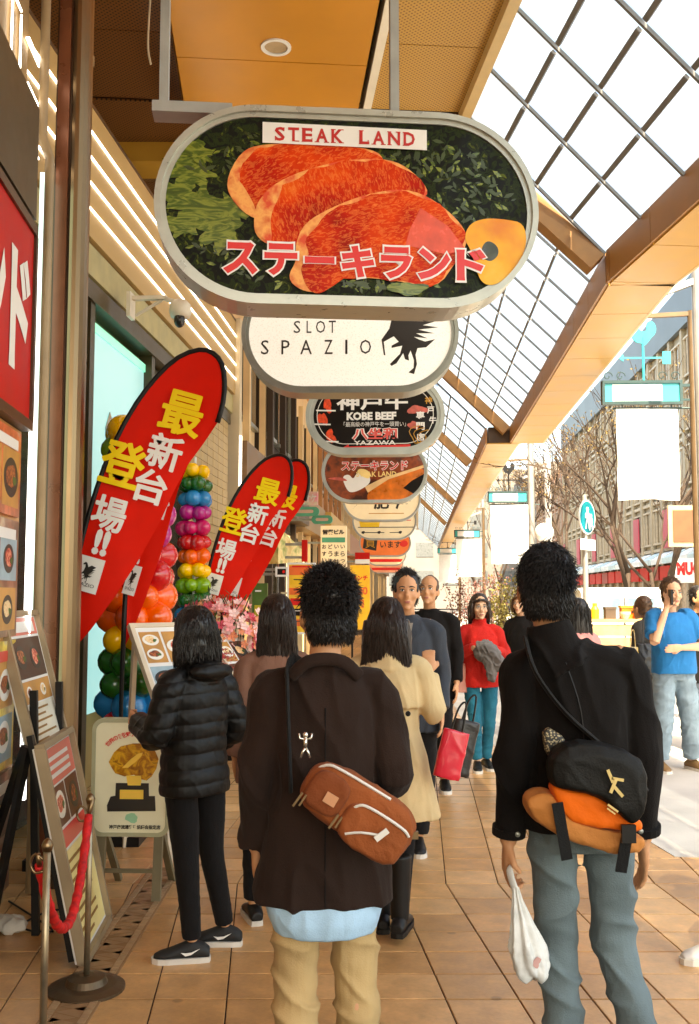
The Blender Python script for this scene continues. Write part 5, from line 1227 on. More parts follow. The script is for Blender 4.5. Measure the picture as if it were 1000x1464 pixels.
# --- white van, car and market crates
def wheel(mbs, c, r, w):
    mbs[0].tube([c+Vector((0, -w/2, 0)), c+Vector((0, w/2, 0))], r, 18)
    mbs[1].tube([c+Vector((0, -w/2-.005, 0)), c+Vector((0, w/2+.005, 0))], r*.58, 12)
def van(c, rz, label, L, W, H, hatch):
    t = thing('parked_van' if hatch else 'parked_car', label, 'van' if hatch else 'car', c, rz)
    m_ = mat('white_car_paint', (.78, .78, .76), .25, var=.03, coat=.6)
    prof = [(0, .28), (0, .62), (.04, H*.62), (.16, H-.06), (.34, H), (L*.78, H-.02), (L*.88, H*.66), (L, H*.55), (L, .28)] if hatch else [(0, .25), (0, .75), (.15, .9), (.75, 1.0), (1.15, H), (L*.55, H), (L*.72, 1.0), (L-.1, .85), (L, .6), (L, .25)]
    b = MB()
    ins = .12
    rings = []
    for xx, f in ((-W/2, .94), (-W/2+.06, 1), (W/2-.06, 1), (W/2, .94)):
        cy, cz = L/2, .28+(H-.28)/2
        rings.append([Vector((xx, cy+(y-cy)*f, cz+(z-cz)*f)) for y, z in prof])
    b.rings(rings); put('body', b, m_, t)
    if hatch:
        for s in (-1, 1):
            w_ = put('rear_window', MB().prism(stadium(W*.36, H*.24, 4, .06), (s*W*.21, .045, H*.77), X, (0, .22, .97), .03), mat('van_glass', (.12, .2, .24), .08, spec=.8), t)
        put('door_gap', MB().box((0, -.0, H*.55), (.012, .08, H*.7)), M_black, t)
        put('number_plate', MB().box((0, -.012, .62), (.34, .02, .17)), M_gold, t)
    else:
        put('rear_window', MB().prism([(-W*.38, 0), (W*.38, 0), (W*.32, .34), (-W*.32, .34)], (0, .78, 1.03), X, (0, .5, .86), .02), mat('van_glass', (1, 1, 1)), t)
        put('number_plate', MB().box((0, -.012, .6), (.34, .02, .17)), M_white_pr, t)
    for s in (-1, 1):
        put('tail_light', MB().box((s*W*.43, .0, .85), (.1, .06, .3)), M_red, t)
        put('side_window', MB().box((s*(W/2+.0), L*.45, H*.77), (.02, L*.5, H*.22)), mat('van_glass', (1, 1, 1)), t)
    put('bumper', MB().box((0, -.02, .40), (W*.96, .12, .18)), mat('grey_bumper', (.5, .5, .5), .5), t)
    for y in (L*.2, L*.8):
        for s in (-1, 1):
            k = (MB(), MB()); Mx = Matrix.Rotation(-PI/2, 4, 'Z')
            k[0].tube([(s*W*.43-.09, y, .3), (s*W*.43+.09, y, .3)], .3, 18); k[1].tube([(s*W*.43-.095, y, .3), (s*W*.43+.095, y, .3)], .17, 12)
            w_ = put('wheel', k[0], M_black, t); put('rim', k[1], M_alu, w_)
cv_ = P(893, 850, 19.5); van(Vector((cv_.x, 19.5, -.12)), -A2, 'white van with two rear windows parked behind the man in the blue shirt', 3.6, 1.62, 1.86, True)
cv_ = P(833, 850, 21.5); van(Vector((cv_.x, 21.5, -.12)), -A2+.1, 'white car seen past the walker sign pole, left of the van', 3.8, 1.55, 1.42, False)
M_crate = mat('weathered_crate_wood', (.42, .28, .13), .7, var=.25, vs_=7, bump=.2)
st_ = thing('market_stall', 'low market counter of wooden crates left of the man in the blue shirt', 'stall', (P(895, 850, 12.6).x, 12.6, -.12), -A2)
for i in range(8): put('plank', MB().box((0, -.26, .12+i*.165), (.95, .03, .145)), M_crate, st_)
for s in (-1, 1):
    for i in range(8): put('plank', MB().box((s*.475, 0, .12+i*.165), (.03, .46, .145)), M_crate, st_)
put('top', MB().box((0, 0, 1.39), (1.05, .6, .04)), M_crate, st_)
for i in range(5):
    a = MB()
    k_ = i % 3; x_ = -.4+i*.19
    if k_ == 0: a.loft([(0, .05, .05, 0), (.12, .055, .055, 0), (.16, .03, .03, 0), (.2, .03, .03, 0)], 14, 2)
    elif k_ == 1: a.box((0, 0, .06), (.13, .12, .12)).box((0, 0, .135), (.14, .13, .03))
    else: a.loft([(0, .04, .04, 0), (.06, .07, .07, 0), (.09, .072, .072, 0)], 14, 2)
    o = put(('jar', 'box', 'bowl')[k_], a, (M_gold, mat('dark_tin', (.08, .05, .03), .4), mat('pale_bowl', (.6, .5, .36), .4))[k_]); o.location = Vector((st_.location.x+x_, 12.6+  .05*math.sin(i*3), 1.291)); FRAME[o] = Matrix.Translation(o.location)
    tag(o, ('yellow jar at the left end of the crate counter', 'small dark lidded tin second from the left on the counter', 'pale bowl in the middle of the crate counter', 'yellow jar fourth from the left on the crate counter', 'dark lidded tin at the right end of the counter')[i], ('jar', 'tin', 'bowl', 'jar', 'tin')[i], 'goods on the crate counter')
oc = thing('orange_case', 'open orange case of goods standing at the back of the crate counter', 'case', (st_.location.x+.16, 12.78, 1.291), -A2, 'goods on the crate counter')
put('body', MB().box((0, 0, .07), (.36, .16, .14)), mat('orange_case', S(226, 110, 20), .5, var=.2), oc); put('rim', MB().box((0, 0, .15), (.38, .18, .025)), M_gold, oc); put('handle', MB().box((0, -.085, .09), (.12, .02, .03)), M_black, oc)
# ------------------------------------------------------------------ people
def remesh(mb, voxel, smooth=3, wr=None, name='mesh', fac=.5):
    me = mb.mesh(name); o = bpy.data.objects.new('temporary', me); COL.objects.link(o)
    md = o.modifiers.new('r', 'REMESH'); md.mode = 'VOXEL'; md.voxel_size = voxel; md.use_smooth_shade = True
    if smooth:
        ms_ = o.modifiers.new('s', 'SMOOTH'); ms_.factor = fac; ms_.iterations = smooth
    dg = bpy.context.evaluated_depsgraph_get()
    m2 = bpy.data.meshes.new_from_object(o.evaluated_get(dg)); bpy.data.objects.remove(o); bpy.data.meshes.remove(me)
    m2.name = name
    if wr:
        amp, sx, sy, sz = wr; n = len(m2.vertices)
        co = np.empty(n*3); no = np.empty(n*3); m2.vertices.foreach_get('co', co); m2.vertices.foreach_get('normal', no)
        co = co.reshape(-1, 3); no = no.reshape(-1, 3)
        d = np.array([max(0, 1-3.2*abs(noise.noise((p[0]*sx+.35*p[2]*sz, p[1]*sy, p[2]*sz+2.2*p[0]))))**1.6*.9-.35+.45*noise.noise((p[0]*sx*2.3+7, p[1]*sy*2.3, p[2]*sz*2)) for p in co])
        co += no*(amp*d)[:, None]
        m2.vertices.foreach_set('co', co.ravel()); m2.update()
    m2.shade_smooth(); return m2
M_skin = mat('skin', (.58, .28, .14), .5, var=.08, vs_=8, spec=.4)
M_skin2 = mat('pale_skin', (.64, .36, .22), .5, var=.08, vs_=8, spec=.4)
M_hair = mat('black_hair', (.010, .007, .006), .38, var=.3, vs_=30, spec=.5)
M_hairb = mat('dark_brown_hair', (.022, .010, .006), .38, var=.3, vs_=30, spec=.5)
M_hairl = mat('brown_hair', (.09, .042, .018), .42, var=.3, vs_=30)
M_sole = mat('pale_sole', (.62, .58, .52), .6, var=.1)
M_eye = mat('eye_white', (.75, .72, .68), .25, var=0); M_iris = mat('dark_iris', (.02, .012, .008), .15, var=0); M_lip = mat('lip', (.38, .13, .10), .45, var=.05)
DEF = dict(pelvis=(0, 0, .93), hipL=(-.095, 0, .90), hipR=(.095, 0, .90), kneeL=(-.105, .02, .49), kneeR=(.105, .02, .49), ankL=(-.11, -.02, .085), ankR=(.11, -.02, .085),
           shL=(-.162, -.012, 1.352), shR=(.162, -.012, 1.352), elL=(-.213, -.03, 1.08), elR=(.213, -.03, 1.08), wrL=(-.215, .05, .845), wrR=(.215, .05, .845), head=(0, .02, 1.575))
def cloth(name, col, rough=.85, bump=.25, bs=220, sheen=.04, var=.15):
    if name in MATS: return MATS[name]
    m = mat(name, col, rough, var=var, vs_=5, bump=bump, bs=bs, sheen=sheen, spec=.15); n = m.node_tree.nodes; l = m.node_tree.links; b = n['Principled BSDF']
    bp = b.inputs['Normal'].links[0].from_node; tc = n.new('ShaderNodeTexCoord'); mp = n.new('ShaderNodeMapping'); mp.inputs['Rotation'].default_value = (.3, .5, .2); mp.inputs['Scale'].default_value = (1, 1, .45); l.new(tc.outputs['Object'], mp.inputs[0])
    t = n.new('ShaderNodeTexNoise'); t.inputs['Scale'].default_value = 10; t.inputs['Detail'].default_value = 2; t.inputs['Distortion'].default_value = .9; l.new(mp.outputs[0], t.inputs['Vector'])
    b2_ = n.new('ShaderNodeBump'); b2_.inputs['Strength'].default_value = .28; b2_.inputs['Distance'].default_value = .03; l.new(t.outputs['Fac'], b2_.inputs['Height']); l.new(b2_.outputs[0], bp.inputs['Normal'])
    return m
def make_person(label, loc, rz, H, J=None, top=None, bottom=None, shoes=None, hair=None, skin=None, head_yaw=0., head_pitch=0., face=False, voxel=.008, fine=False, hands=('relax', 'relax'), width=1., feet_dir=None, sleeves='long', bald=False, glasses=False):
    s = H/1.70; jt = dict(DEF); jt.update(J or {}); jt = {k: Vector(v) for k, v in jt.items()}
    for k in ('shL', 'shR'): jt[k] = Vector((jt[k].x*width, jt[k].y, jt[k].z))
    sk = skin or M_skin
    lg = min(1, (bottom or {}).get('r', (.098, .076, .066))[2]/.066)
    b = MB()
    hc = jt['head']; HM = Matrix.Rotation(head_yaw, 3, 'Z') @ Matrix.Rotation(head_pitch, 3, 'X')
    hd = lambda x, y, z: hc + HM @ Vector((x, y, z))
    # skull, jaw, nose, ears, neck
    b.ell(hd(0, -.012, .035), (.073, .092, .090), HM); b.ell(hd(0, .018, -.02), (.064, .074, .088), HM); b.ell(hd(0, .045, -.075), (.042, .042, .038), HM)
    b.ell(hd(0, .050, -.012), (.054, .042, .050), HM)
    b.tube([hd(0, .084, .012), hd(0, .100, -.022), hd(0, .106, -.036)], [.010, .013, .015], 8)
    b.ell(hd(0, .092, -.040), (.020, .013, .011), HM)
    b.ell(hd(0, .083, -.068), (.025, .014, .014), HM); b.ell(hd(0, .078, .022), (.056, .016, .012), HM); b.ell(hd(0, .074, -.103), (.022, .018, .016), HM)
    for q in (-1, 1):
        b.ell(hd(q*.074, -.005, -.012), (.012, .020, .032), HM @ Matrix.Rotation(q*.35, 3, 'Z')); b.ell(hd(q*.040, .062, -.030), (.022, .022, .022), HM)
    lx = jt['head'].x; b.tube([Vector((lx*.45, -.035, 1.36)), Vector((lx*.8, -.02, 1.43)), hd(0, -.012, -.05)], [.064, .050, .048], 14)
    # trunk, arms, legs
    b.loft([(.84, .13, .10, 0), (.93, .155, .11, 0), (1.05, .135, .10, 0), (1.2, .138, .098, 0), (1.32, .125*width, .08, -.005), (1.39, .075, .058, -.01)], 20, 2.2)
    for q, S_ in ((-1, 'L'), (1, 'R')):
        b.tube([jt['sh'+S_]-Vector((q*.05, 0, .01)), jt['sh'+S_], jt['el'+S_], jt['el'+S_].lerp(jt['wr'+S_], .3), jt['wr'+S_]], [.04, .044, .039, .040, .026], 10, 3)
        b.tube([jt['hip'+S_]+Z*.03, jt['hip'+S_]-Z*.05, jt['knee'+S_], jt['knee'+S_].lerp(jt['ank'+S_], .3)+Vector((0, -.012, 0)), jt['ank'+S_]], [.085*lg, .082*lg, .053*lg, .053*lg, .036*lg], 12, 3)
        an = jt['ank'+S_]; fd = Vector(feet_dir[0 if q < 0 else 1]).normalized() if feet_dir else Vector((q*.14, 1, 0)).normalized()
        b.tube([an-fd*.05+Z*(-.045), an+Z*-.03, an+fd*.10+Z*-.055, an+fd*.16+Z*-.06], [.03, .036, .032, .022], 10)
        # hand: palm, four fingers, thumb
        wr = jt['wr'+S_]; mode = hands[0 if q < 0 else 1]
        d = (wr-jt['el'+S_]).normalized()
        pn = Vector((-q, 0, 0)) if mode in ('relax', 'hold') else Vector((0, -1, 0))
        if isinstance(mode, tuple): d, pn, mode = Vector(mode[1]).normalized(), Vector(mode[2]), mode[0]
        pn = (pn-d*pn.dot(d)).normalized(); th = d.cross(pn)*(-q if True else 1)
        if mode == 'relax' and th.y < 0: th = -th
        k_ = d*.085
        b.tube([wr-d*.015, wr+d*.02, wr+d*.055, wr+k_], [(.024, .020), (.034, .017), (.040, .016), (.038, .013)], 12, 1, ref=tuple(pn))
        cur = {'relax': .30, 'hold': .95, 'flat': .12}[mode]
        for i, (off, L, r) in enumerate(((.029, .074, .0088), (.010, .082, .0092), (-.010, .076, .0088), (-.028, .058, .0078))):
            p = wr+d*.07+th*off; pts = [p]; a = 0
            for seg, f in enumerate((.28, .40, .32, .26)):
                dd = d*math.cos(a)+pn*math.sin(a)+th*off*1.2; p = p+dd.normalized()*(L*f if seg else .024); pts.append(p); a += cur*(.5 if seg == 0 else 1.)
            b.tube(pts, [r*1.05, r*1.05, r, r*.92, r*.75], 8)
        tp = wr+d*.022+th*.028
        b.tube([wr+d*.012+th*.012, tp+pn*.008, tp+(d*.6+th*.55+pn*.35).normalized()*.038, tp+(d*.9+th*.35+pn*(.3+cur*.4)).normalized()*.066], [.012, .0125, .0105, .008], 8)
    me = remesh(b, voxel*.8 if (face or fine) else voxel, 2, name='body')
    M0 = Matrix.Scale(s, 4); me.transform(M0)
    o = put('person', me, sk); o.location = loc; o.rotation_euler = (0, 0, rz); FRAME[o] = Matrix.Translation(Vector(loc)) @ Matrix.Rotation(rz, 4, 'Z')
    tag(o, label, 'person')
    def part(nm, mesh, m, par=None, sm=True):
        if isinstance(mesh, MB): mesh = mesh.mesh(nm, sm)
        mesh.transform(M0); return put(nm, mesh, m, par or o)
    # clothes
    if top:
        t = MB(); secs = top['secs']
        t.loft(secs, 32, top.get('e', 2.35))
        sr = top.get('sleeve', (.068, .060, .054, .049)); end = top.get('end', .93)
        for q, S_ in ((-1, 'L'), (1, 'R')):
            sh, el, wr = jt['sh'+S_], jt['el'+S_], jt['wr'+S_]; w_ = el.lerp(wr, end)
            if sleeves == 'short':
                t.tube([sh-Vector((q*.07, 0, -.012)), sh-Vector((q*.01, 0, 0)), sh.lerp(el, .45), sh.lerp(el, .72)], [sr[0]*.85, sr[0], sr[0]*.93, sr[0]*.95], 16, 3)
            else:
                t.tube([sh-Vector((q*.09, 0, -.022)), sh-Vector((q*.03, 0, -.004)), sh.lerp(el, .14)+Vector((q*.008, 0, 0)), sh.lerp(el, .5), el, el.lerp(w_, .5), w_], [sr[0]*.55, sr[0]*.86, sr[0]*1.0, (sr[0]+sr[1])/2, sr[1], sr[2], sr[3]], 16, 3)
        if top.get('collar'):
            r0, h0 = top['collar']; t.tube([Vector((lx*.4, -.02, 1.345)), Vector((lx*.7, -.022, 1.39)), Vector((lx*.92, -.018, 1.40+h0))], [(r0+.055, r0+.03), (r0+.016, r0+.008), (r0, r0-.004)], 18)
        if top.get('hood'): t.ell(Vector((0, -.11, 1.40)), (.14, .065, .05), Matrix.Rotation(.2, 3, 'X'))
        for q in top.get('extra', ()): q(t)
        tm_ = remesh(t, top.get('voxel', voxel), top.get('smooth', 3), top.get('wr', (.006, 9, 9, 5)), 'jacket')
        if top.get('quilt'):
            n = len(tm_.vertices); co = np.empty(n*3); no = np.empty(n*3); tm_.vertices.foreach_get('co', co); tm_.vertices.foreach_get('normal', no)
            co = co.reshape(-1, 3); no = no.reshape(-1, 3); w_ = np.array([noise.noise((p[0]*6, p[1]*6, 0)) for p in co])
            ph = (co[:, 2]+.012*w_+.06*np.abs(co[:, 0]))/.072; d = np.abs(np.sin(PI*ph))**.55
            co += no*(.0085*(d-.6))[:, None]; tm_.vertices.foreach_set('co', co.ravel()); tm_.update()
        part(top.get('name', 'jacket'), tm_, top['m'])
    if bottom:
        t = MB(); th_, kn, cu = bottom.get('r', (.098, .076, .066)); en = bottom.get('end', .94)
        t.loft([(.80, .11, .10, 0), (.88, .145, .110, -.005), (.97, .142, .10, 0), (1.05, .135, .095, 0)], 24, 2.3)
        for S_ in 'LR':
            a, k_, c = jt['hip'+S_], jt['knee'+S_], jt['ank'+S_]; e_ = k_.lerp(c, en)
            t.tube([a+Z*.04, a-Z*.04, a.lerp(k_, .55), k_, k_.lerp(e_, .45), e_], [th_*.78, th_*.92, (th_+kn)/2, kn, (kn+cu)/2, cu], 18, 3)
        part(bottom.get('name', 'trousers'), remesh(t, bottom.get('voxel', voxel), 3, bottom.get('wr', (.006, 7, 7, 11)), 'trousers'), bottom['m'])
    if shoes:
        for q, S_ in ((-1, 'L'), (1, 'R')):
            an = jt['ank'+S_]; fd = Vector(feet_dir[0 if q < 0 else 1]).normalized() if feet_dir else Vector((q*.14, 1, 0)).normalized()
            rt_ = fd.cross(Z); z0 = an.z-.085
            t = MB(); secs = [(-.085, .030, .055), (-.06, .038, .075), (0, .041, .098), (.05, .043, .078), (.11, .047, .055), (.155, .042, .042), (.185, .024, .028)]
            n = 14; rings = []
            for (y, hw, hh) in secs:
                rings.append([an*1+fd*y+rt_*(hw*math.cos(2*PI*j/n))+Z*(z0-an.z+.012+hh*(.5+.5*math.sin(2*PI*j/n))) for j in range(n)])
            t.rings(rings)
            sh = part('shoe', remesh(t, .006, 2, name='shoe'), shoes['m'])
            st_ = MB(); ol = [(-.09, .0), (-.085, .03), (-.04, .040), (.04, .044), (.11, .050), (.16, .044), (.19, .022), (.197, 0)]
            ol = ol+[(y, -x) for y, x in ol[-2:0:-1]]
            st_.prism([(x, y) for y, x in ol], an+Z*(z0-an.z+.026), rt_, fd, .026); part('sole', st_, shoes.get('sole', M_sole), sh, False)
            if shoes.get('boot'):
                t = MB(); t.tube([an+Z*.30, an+Z*.12, an-Z*.02], [.062, .052, .046], 14, 2); part('boot_shaft', remesh(t, .008, 2, name='boot_shaft'), shoes['m'], sh)
            if shoes.get('mark'):
                for sd in (-1, 1):
                    mk = MB(); pl = [(-.035, .0), (-.01, -.018), (.02, -.012), (.065, .018), (.02, .0), (-.012, -.003)]
                    mk.prism([(x*.9, y*.9) for x, y in pl], an+fd*.02+rt_*(sd*.0455)+Z*(z0-an.z+.055), fd*sd, Z, .003); part('curved_mark', mk, M_white_pr, sh, False)
    # hair
    if hair:
        kind = hair['kind']; hm = hair['m']; r = random.Random(hair.get('seed', 1)); hb = MB(); strands = MB()
        def strand(p, d, L, w, droop, n=3):
            pts = [p]; dd = d.normalized()
            for i in range(n):
                dd = (dd+droop/n).normalized(); p = p+dd*(L/n); pts.append(p)
            strands.tube(pts, [w, w*.9, w*.7, w*.15][:n+1], 3)
        if kind in ('spiky', 'short', 'crop'):
            g = {'spiky': .011, 'short': .009, 'crop': .001}[kind]
            b0 = MB(); b0.ell(hd(0, -.034, .050), (.074+g, .086+g, .084+g), HM, 20, 12); b0.ell(hd(0, -.045, -.02), (.067+g*.7, .062+g*.6, .066), HM)
            for q in (-1, 1): b0.ell(hd(q*.068, .004, .02), (.012, .024, .032), HM)
            part('hair', remesh(b0, .007, 2, (.004, 18, 18, 18), 'hair'), hm)
            if kind != 'crop':
                for i in range(hair.get('n', 900)//3):
                    a, e = r.uniform(PI*1.02, PI*1.98), r.uniform(-.75, .5); dv = Vector((math.cos(a)*math.cos(e), math.sin(a)*math.cos(e), math.sin(e)))
                    p = Vector((dv.x*(.067+g*.7), -.045+dv.y*(.062+g*.6), -.02+dv.z*(.066+g)))
                    strand(hd(*p), HM @ (dv*.25+Vector((r.gauss(0, .25), r.gauss(0, .2), -.9))), r.uniform(.018, .034), .0022, Vector((0, 0, -.4)))
                for i in range(hair.get('n', 900)):
                    a, e = r.uniform(0, 2*PI), r.uniform(-.55, 1.5); dv = Vector((math.cos(a)*math.cos(e), math.sin(a)*math.cos(e), math.sin(e)))
                    if dv.y > .25 and dv.z < .55: continue
                    p = Vector((dv.x*(.072+g), -.033+dv.y*(.085+g), .049+dv.z*(.083+g)))
                    up = Vector((r.gauss(0, .55), -.45+r.gauss(0, .5), -.15+r.gauss(0, .5))) if kind == 'spiky' else Vector((dv.y*.5+r.gauss(0, .35), -.5-dv.x*.3*0, -.4+r.gauss(0, .3)))
                    d = (dv*(.55 if kind == 'spiky' else .12)+up*.9).normalized()
                    strand(hd(*p), HM @ d, r.uniform(.014, .034) if kind == 'spiky' else r.uniform(.025, .042), hair.get('sw', .0021), Vector((0, 0, -.6)))
        else:
            ln = hair.get('len', .2); wd = hair.get('w', .1)
            pf = hair.get('puff', 1.); b0 = MB(); b0.ell(hd(0, -.033, .046), (.090*pf, .097*pf, .098*(pf*.5+.5)), HM, 20, 12)
            secs = [(0, max(.089, wd*.9), .078, -.045), (-.08, max(.094, wd*.98), .076, -.05), (-ln*.6-.03, wd, .066, -.06), (-ln-.02, wd*1.02, .05, -.066), (-ln-.05, wd*.8, .025, -.07)]
            rg = []
            for z, rx, ry, yc in secs[::-1]:
                rg.append([hd(rx*math.cos(2*PI*j/20), yc+ry*math.sin(2*PI*j/20), z+.02) for j in range(20)])
            b0.rings(rg)
            for q in (-1, 1) if face else ():
                b0.tube([hd(q*.074, .02, .06), hd(q*.085, .025, -.0), hd(q*.088, .012, -.07), hd(q*.085, -.01, -min(ln, .16))], [.022, .022, .022, .018], 10, 2)
            if face: b0.tube([hd(-.070, .045, .050), hd(-.035, .078, .070), hd(.02, .082, .072), hd(.068, .048, .050)], [.014, .016, .016, .014], 10, 2)
            part('hair', remesh(b0, .007, 3, (.005, 40, 40, 3), 'hair'), hm)
            for i in range(hair.get('n', 500)):
                a = r.uniform(PI*.98, 2*PI*1.02) if face else r.uniform(PI*.9, 2*PI*1.1)
                e = r.uniform(-.2, 1.2); dv = Vector((math.cos(a)*math.cos(e), math.sin(a)*math.cos(e), math.sin(e)))
                p = Vector((dv.x*.089*pf, -.032+dv.y*.097*pf, .046+dv.z*.098*(pf*.5+.5))); pts = [hd(*p)]
                zz = p.z; k = 0; tgt = -ln-.03+r.uniform(-.04, .04)
                x, y = p.x, p.y
                while zz > tgt and k < 8:
                    zz -= max(.04, ln*.2); f = min(1, max(0, (.04-zz)/max(ln, .05)))
                    x = math.copysign(min(abs(dv.x)*1.15+.02, 1)*(.092*(1-f)+wd*1.04*f), dv.x); y = -.055+dv.y*(.085*(1-f)+.065*f)
                    pts.append(hd(x+r.gauss(0, .003), y+r.gauss(0, .003), zz)); k += 1
                if len(pts) > 2: strands.tube(pts, [hair.get('sw', .0021)]*(len(pts)-1)+[.0006], 3)
        if strands.v: part('hair_strands', strands, hm)
    if face:
        for q in (-1, 1):
            e_ = part('eye', MB().ell(hd(q*.030, .0835, .004), (.0125, .008, .0065), HM, 12, 8), M_eye)
            part('iris', MB().ell(hd(q*.030, .0895, .004), (.0058, .004, .0060), HM, 10, 6), M_iris, e_)
            part('eyebrow', MB().tube([hd(q*.014, .092, .024), hd(q*.030, .093, .029), hd(q*.050, .082, .023)], [.003, .0042, .002], 6, 2), hair['m'] if hair else M_hair)
            part('eyelid', MB().tube([hd(q*.016, .088, .008), hd(q*.030, .0925, .0125), hd(q*.045, .084, .008)], [.0015, .0024, .0012], 5, 2), M_hair)
        part('mouth', MB().ell(hd(0, .0945, -.066), (.021, .005, .0045), HM, 12, 6).ell(hd(0, .0945, -.073), (.017, .005, .004), HM, 12, 6), M_lip)
        if glasses:
            g_ = MB()
            for q in (-1, 1):
                g_.tube([hd(q*.031+.021*math.cos(a), .101-.004*abs(math.cos(a)), .002+.017*math.sin(a)) for a in [2*PI*i/16 for i in range(17)]], .0016, 5); g_.tube([hd(q*.052, .098, .006), hd(q*.076, .0, .006)], .0016, 5)
            g_.tube([hd(-.01, .103, .006), hd(.01, .103, .006)], .0016, 5); part('glasses', g_, M_alu)
    return o, s, jt
def wpt(o, s, v): return FRAME[o] @ (Vector(v)*s)
COAT0 = [(.715, .202, .132, -.005), (.80, .197, .132, -.005), (.92, .183, .125, -.005), (1.06, .170, .119, 0), (1.20, .180, .124, -.005), (1.29, .182, .114, -.012), (1.345, .168, .10, -.016), (1.385, .128, .084, -.02), (1.41, .088, .07, -.02), (1.43, .07, .066, -.02)]
C_brown = cloth('dark_brown_wool', (.024, .013, .0095), .88); C_black = cloth('black_wool', (.008, .0065, .006), .9, sheen=.02); C_beige = cloth('khaki_cotton', (.46, .31, .145), .8, .2); C_grey = cloth('grey_blue_denim', (.125, .165, .175), .85, .3, var=.25)
C_down = mat('black_nylon', (.0045, .004, .0036), .46, spec=.25, var=.1, bump=.1, bs=60); C_leg = cloth('black_knit', (.009, .008, .008), .9); C_trench = cloth('beige_trench_cotton', (.58, .43, .23), .75, .15); C_navy = cloth('dark_blue_grey_nylon', (.035, .042, .055), .6); C_red = cloth('red_knit', (.50, .018, .014), .85, .5, 130)
C_jean = cloth('teal_denim', (.015, .14, .21), .8, .3); C_blue = cloth('bright_blue_cotton', (.012, .16, .40), .75); C_ljean = cloth('light_denim', (.20, .27, .32), .8, .3, var=.3); C_lt = cloth('light_blue_shirt', (.40, .60, .78), .7)
COAT = [(z, rx*(.93 if z > 1.0 else (1.0 if z > .85 else 1.06)), ry, yc) for z, rx, ry, yc in COAT0]
# A: man in the brown jacket, back to the camera
A, sA, jA = make_person('man seen from behind in dark brown jacket and khaki trousers, centre front', (-.075, 3.0, 0), .04, 1.665,
    J=dict(elR=(.215, -.03, 1.085), wrR=(.15, .18, 1.0), elL=(-.205, -.03, 1.08), wrL=(-.208, .05, .85), shL=(-.152, -.012, 1.352), shR=(.152, -.012, 1.352), hipL=(-.08, 0, .90), hipR=(.08, 0, .90), kneeR=(.098, .05, .49), ankR=(.105, .0, .085), kneeL=(-.085, .0, .49), ankL=(-.085, -.08, .085)),
    top=dict(secs=COAT, m=C_brown, wr=(.014, 7, 7, 3.0), collar=(.066, .04), sleeve=(.070, .062, .056, .050), voxel=.006), bottom=dict(m=C_beige, r=(.084, .070, .067), wr=(.014, 5, 5, 9), voxel=.007),
    shoes=dict(m=M_brownpr), hair=dict(kind='spiky', m=M_hair, n=7000, sw=.0014, seed=4), head_yaw=.35, fine=True)
t = MB().loft([(.625, .15, .105, -.01), (.665, .168, .118, -.01), (.70, .178, .12, -.01), (.76, .178, .118, -.008)], 32, 2.3)
me = remesh(t, .007, 3, (.005, 14, 14, 3), 'shirt_tail'); me.transform(Matrix.Scale(sA, 4)); put('shirt_tail', me, C_lt, A)
fl = MB()
fl.tube([(-.105, -.085, 1.385), (-.06, -.105, 1.43), (0, -.108, 1.442), (.06, -.105, 1.43), (.105, -.085, 1.385)], [(.012, .022)]*5, 8, 3)
me = remesh(fl, .006, 2, None, 'collar'); me.transform(Matrix.Scale(sA, 4)); put('collar', me, C_brown, A)
seam = MB().tube([(0, -.1275, 1.30), (0, -.135, 1.15), (0, -.129, 1.0), (0, -.14, .85), (0, -.147, .73)], .0022, 5, 4); seam.v = [tuple(Vector(v)*sA) for v in seam.v]; put('back_seam', seam, C_black, A)
# B: tall man in black with the messenger bag
B, sB, jB = make_person('tall man from behind in black jacket with raised collar and grey trousers', (.708, 3.1, 0), -.05, 1.745,
    J=dict(head=(-.088, .02, 1.575), elL=(-.194, -.05, 1.08), wrL=(-.212, -.01, .815), elR=(.194, -.02, 1.08), wrR=(.205, .05, .815), shL=(-.147, -.012, 1.352), shR=(.147, -.012, 1.352), hipL=(-.078, 0, .91), hipR=(.078, 0, .91), kneeL=(-.06, .06, .49), ankL=(-.045, -.02, .085), kneeR=(.115, .05, .49), ankR=(.20, -.12, .12)),
    top=dict(secs=[(z, rx*.95, ry, yc, -.075*max(0, min(1, (z-1.33)/.085))) for z, rx, ry, yc in [(.86, .18, .125, -.005)]+COAT[2:]], m=C_black, wr=(.014, 7, 7, 3.2), collar=(.070, .075), sleeve=(.066, .060, .053, .047), voxel=.006, extra=[lambda t: t.tube([(-.09, -.02, 1.385), (.02, -.02, 1.372), (.10, -.016, 1.352), (.165, -.014, 1.325)], [(.066, .052), (.075, .050), (.075, .054), (.06, .055)], 16, 3)]), bottom=dict(m=C_grey, r=(.082, .064, .056), wr=(.014, 5, 5, 9), voxel=.007),
    shoes=dict(m=M_black), hair=dict(kind='short', m=M_hair, n=7000, sw=.0014, seed=9), head_yaw=.05, fine=True, hands=('hold', 'relax'))
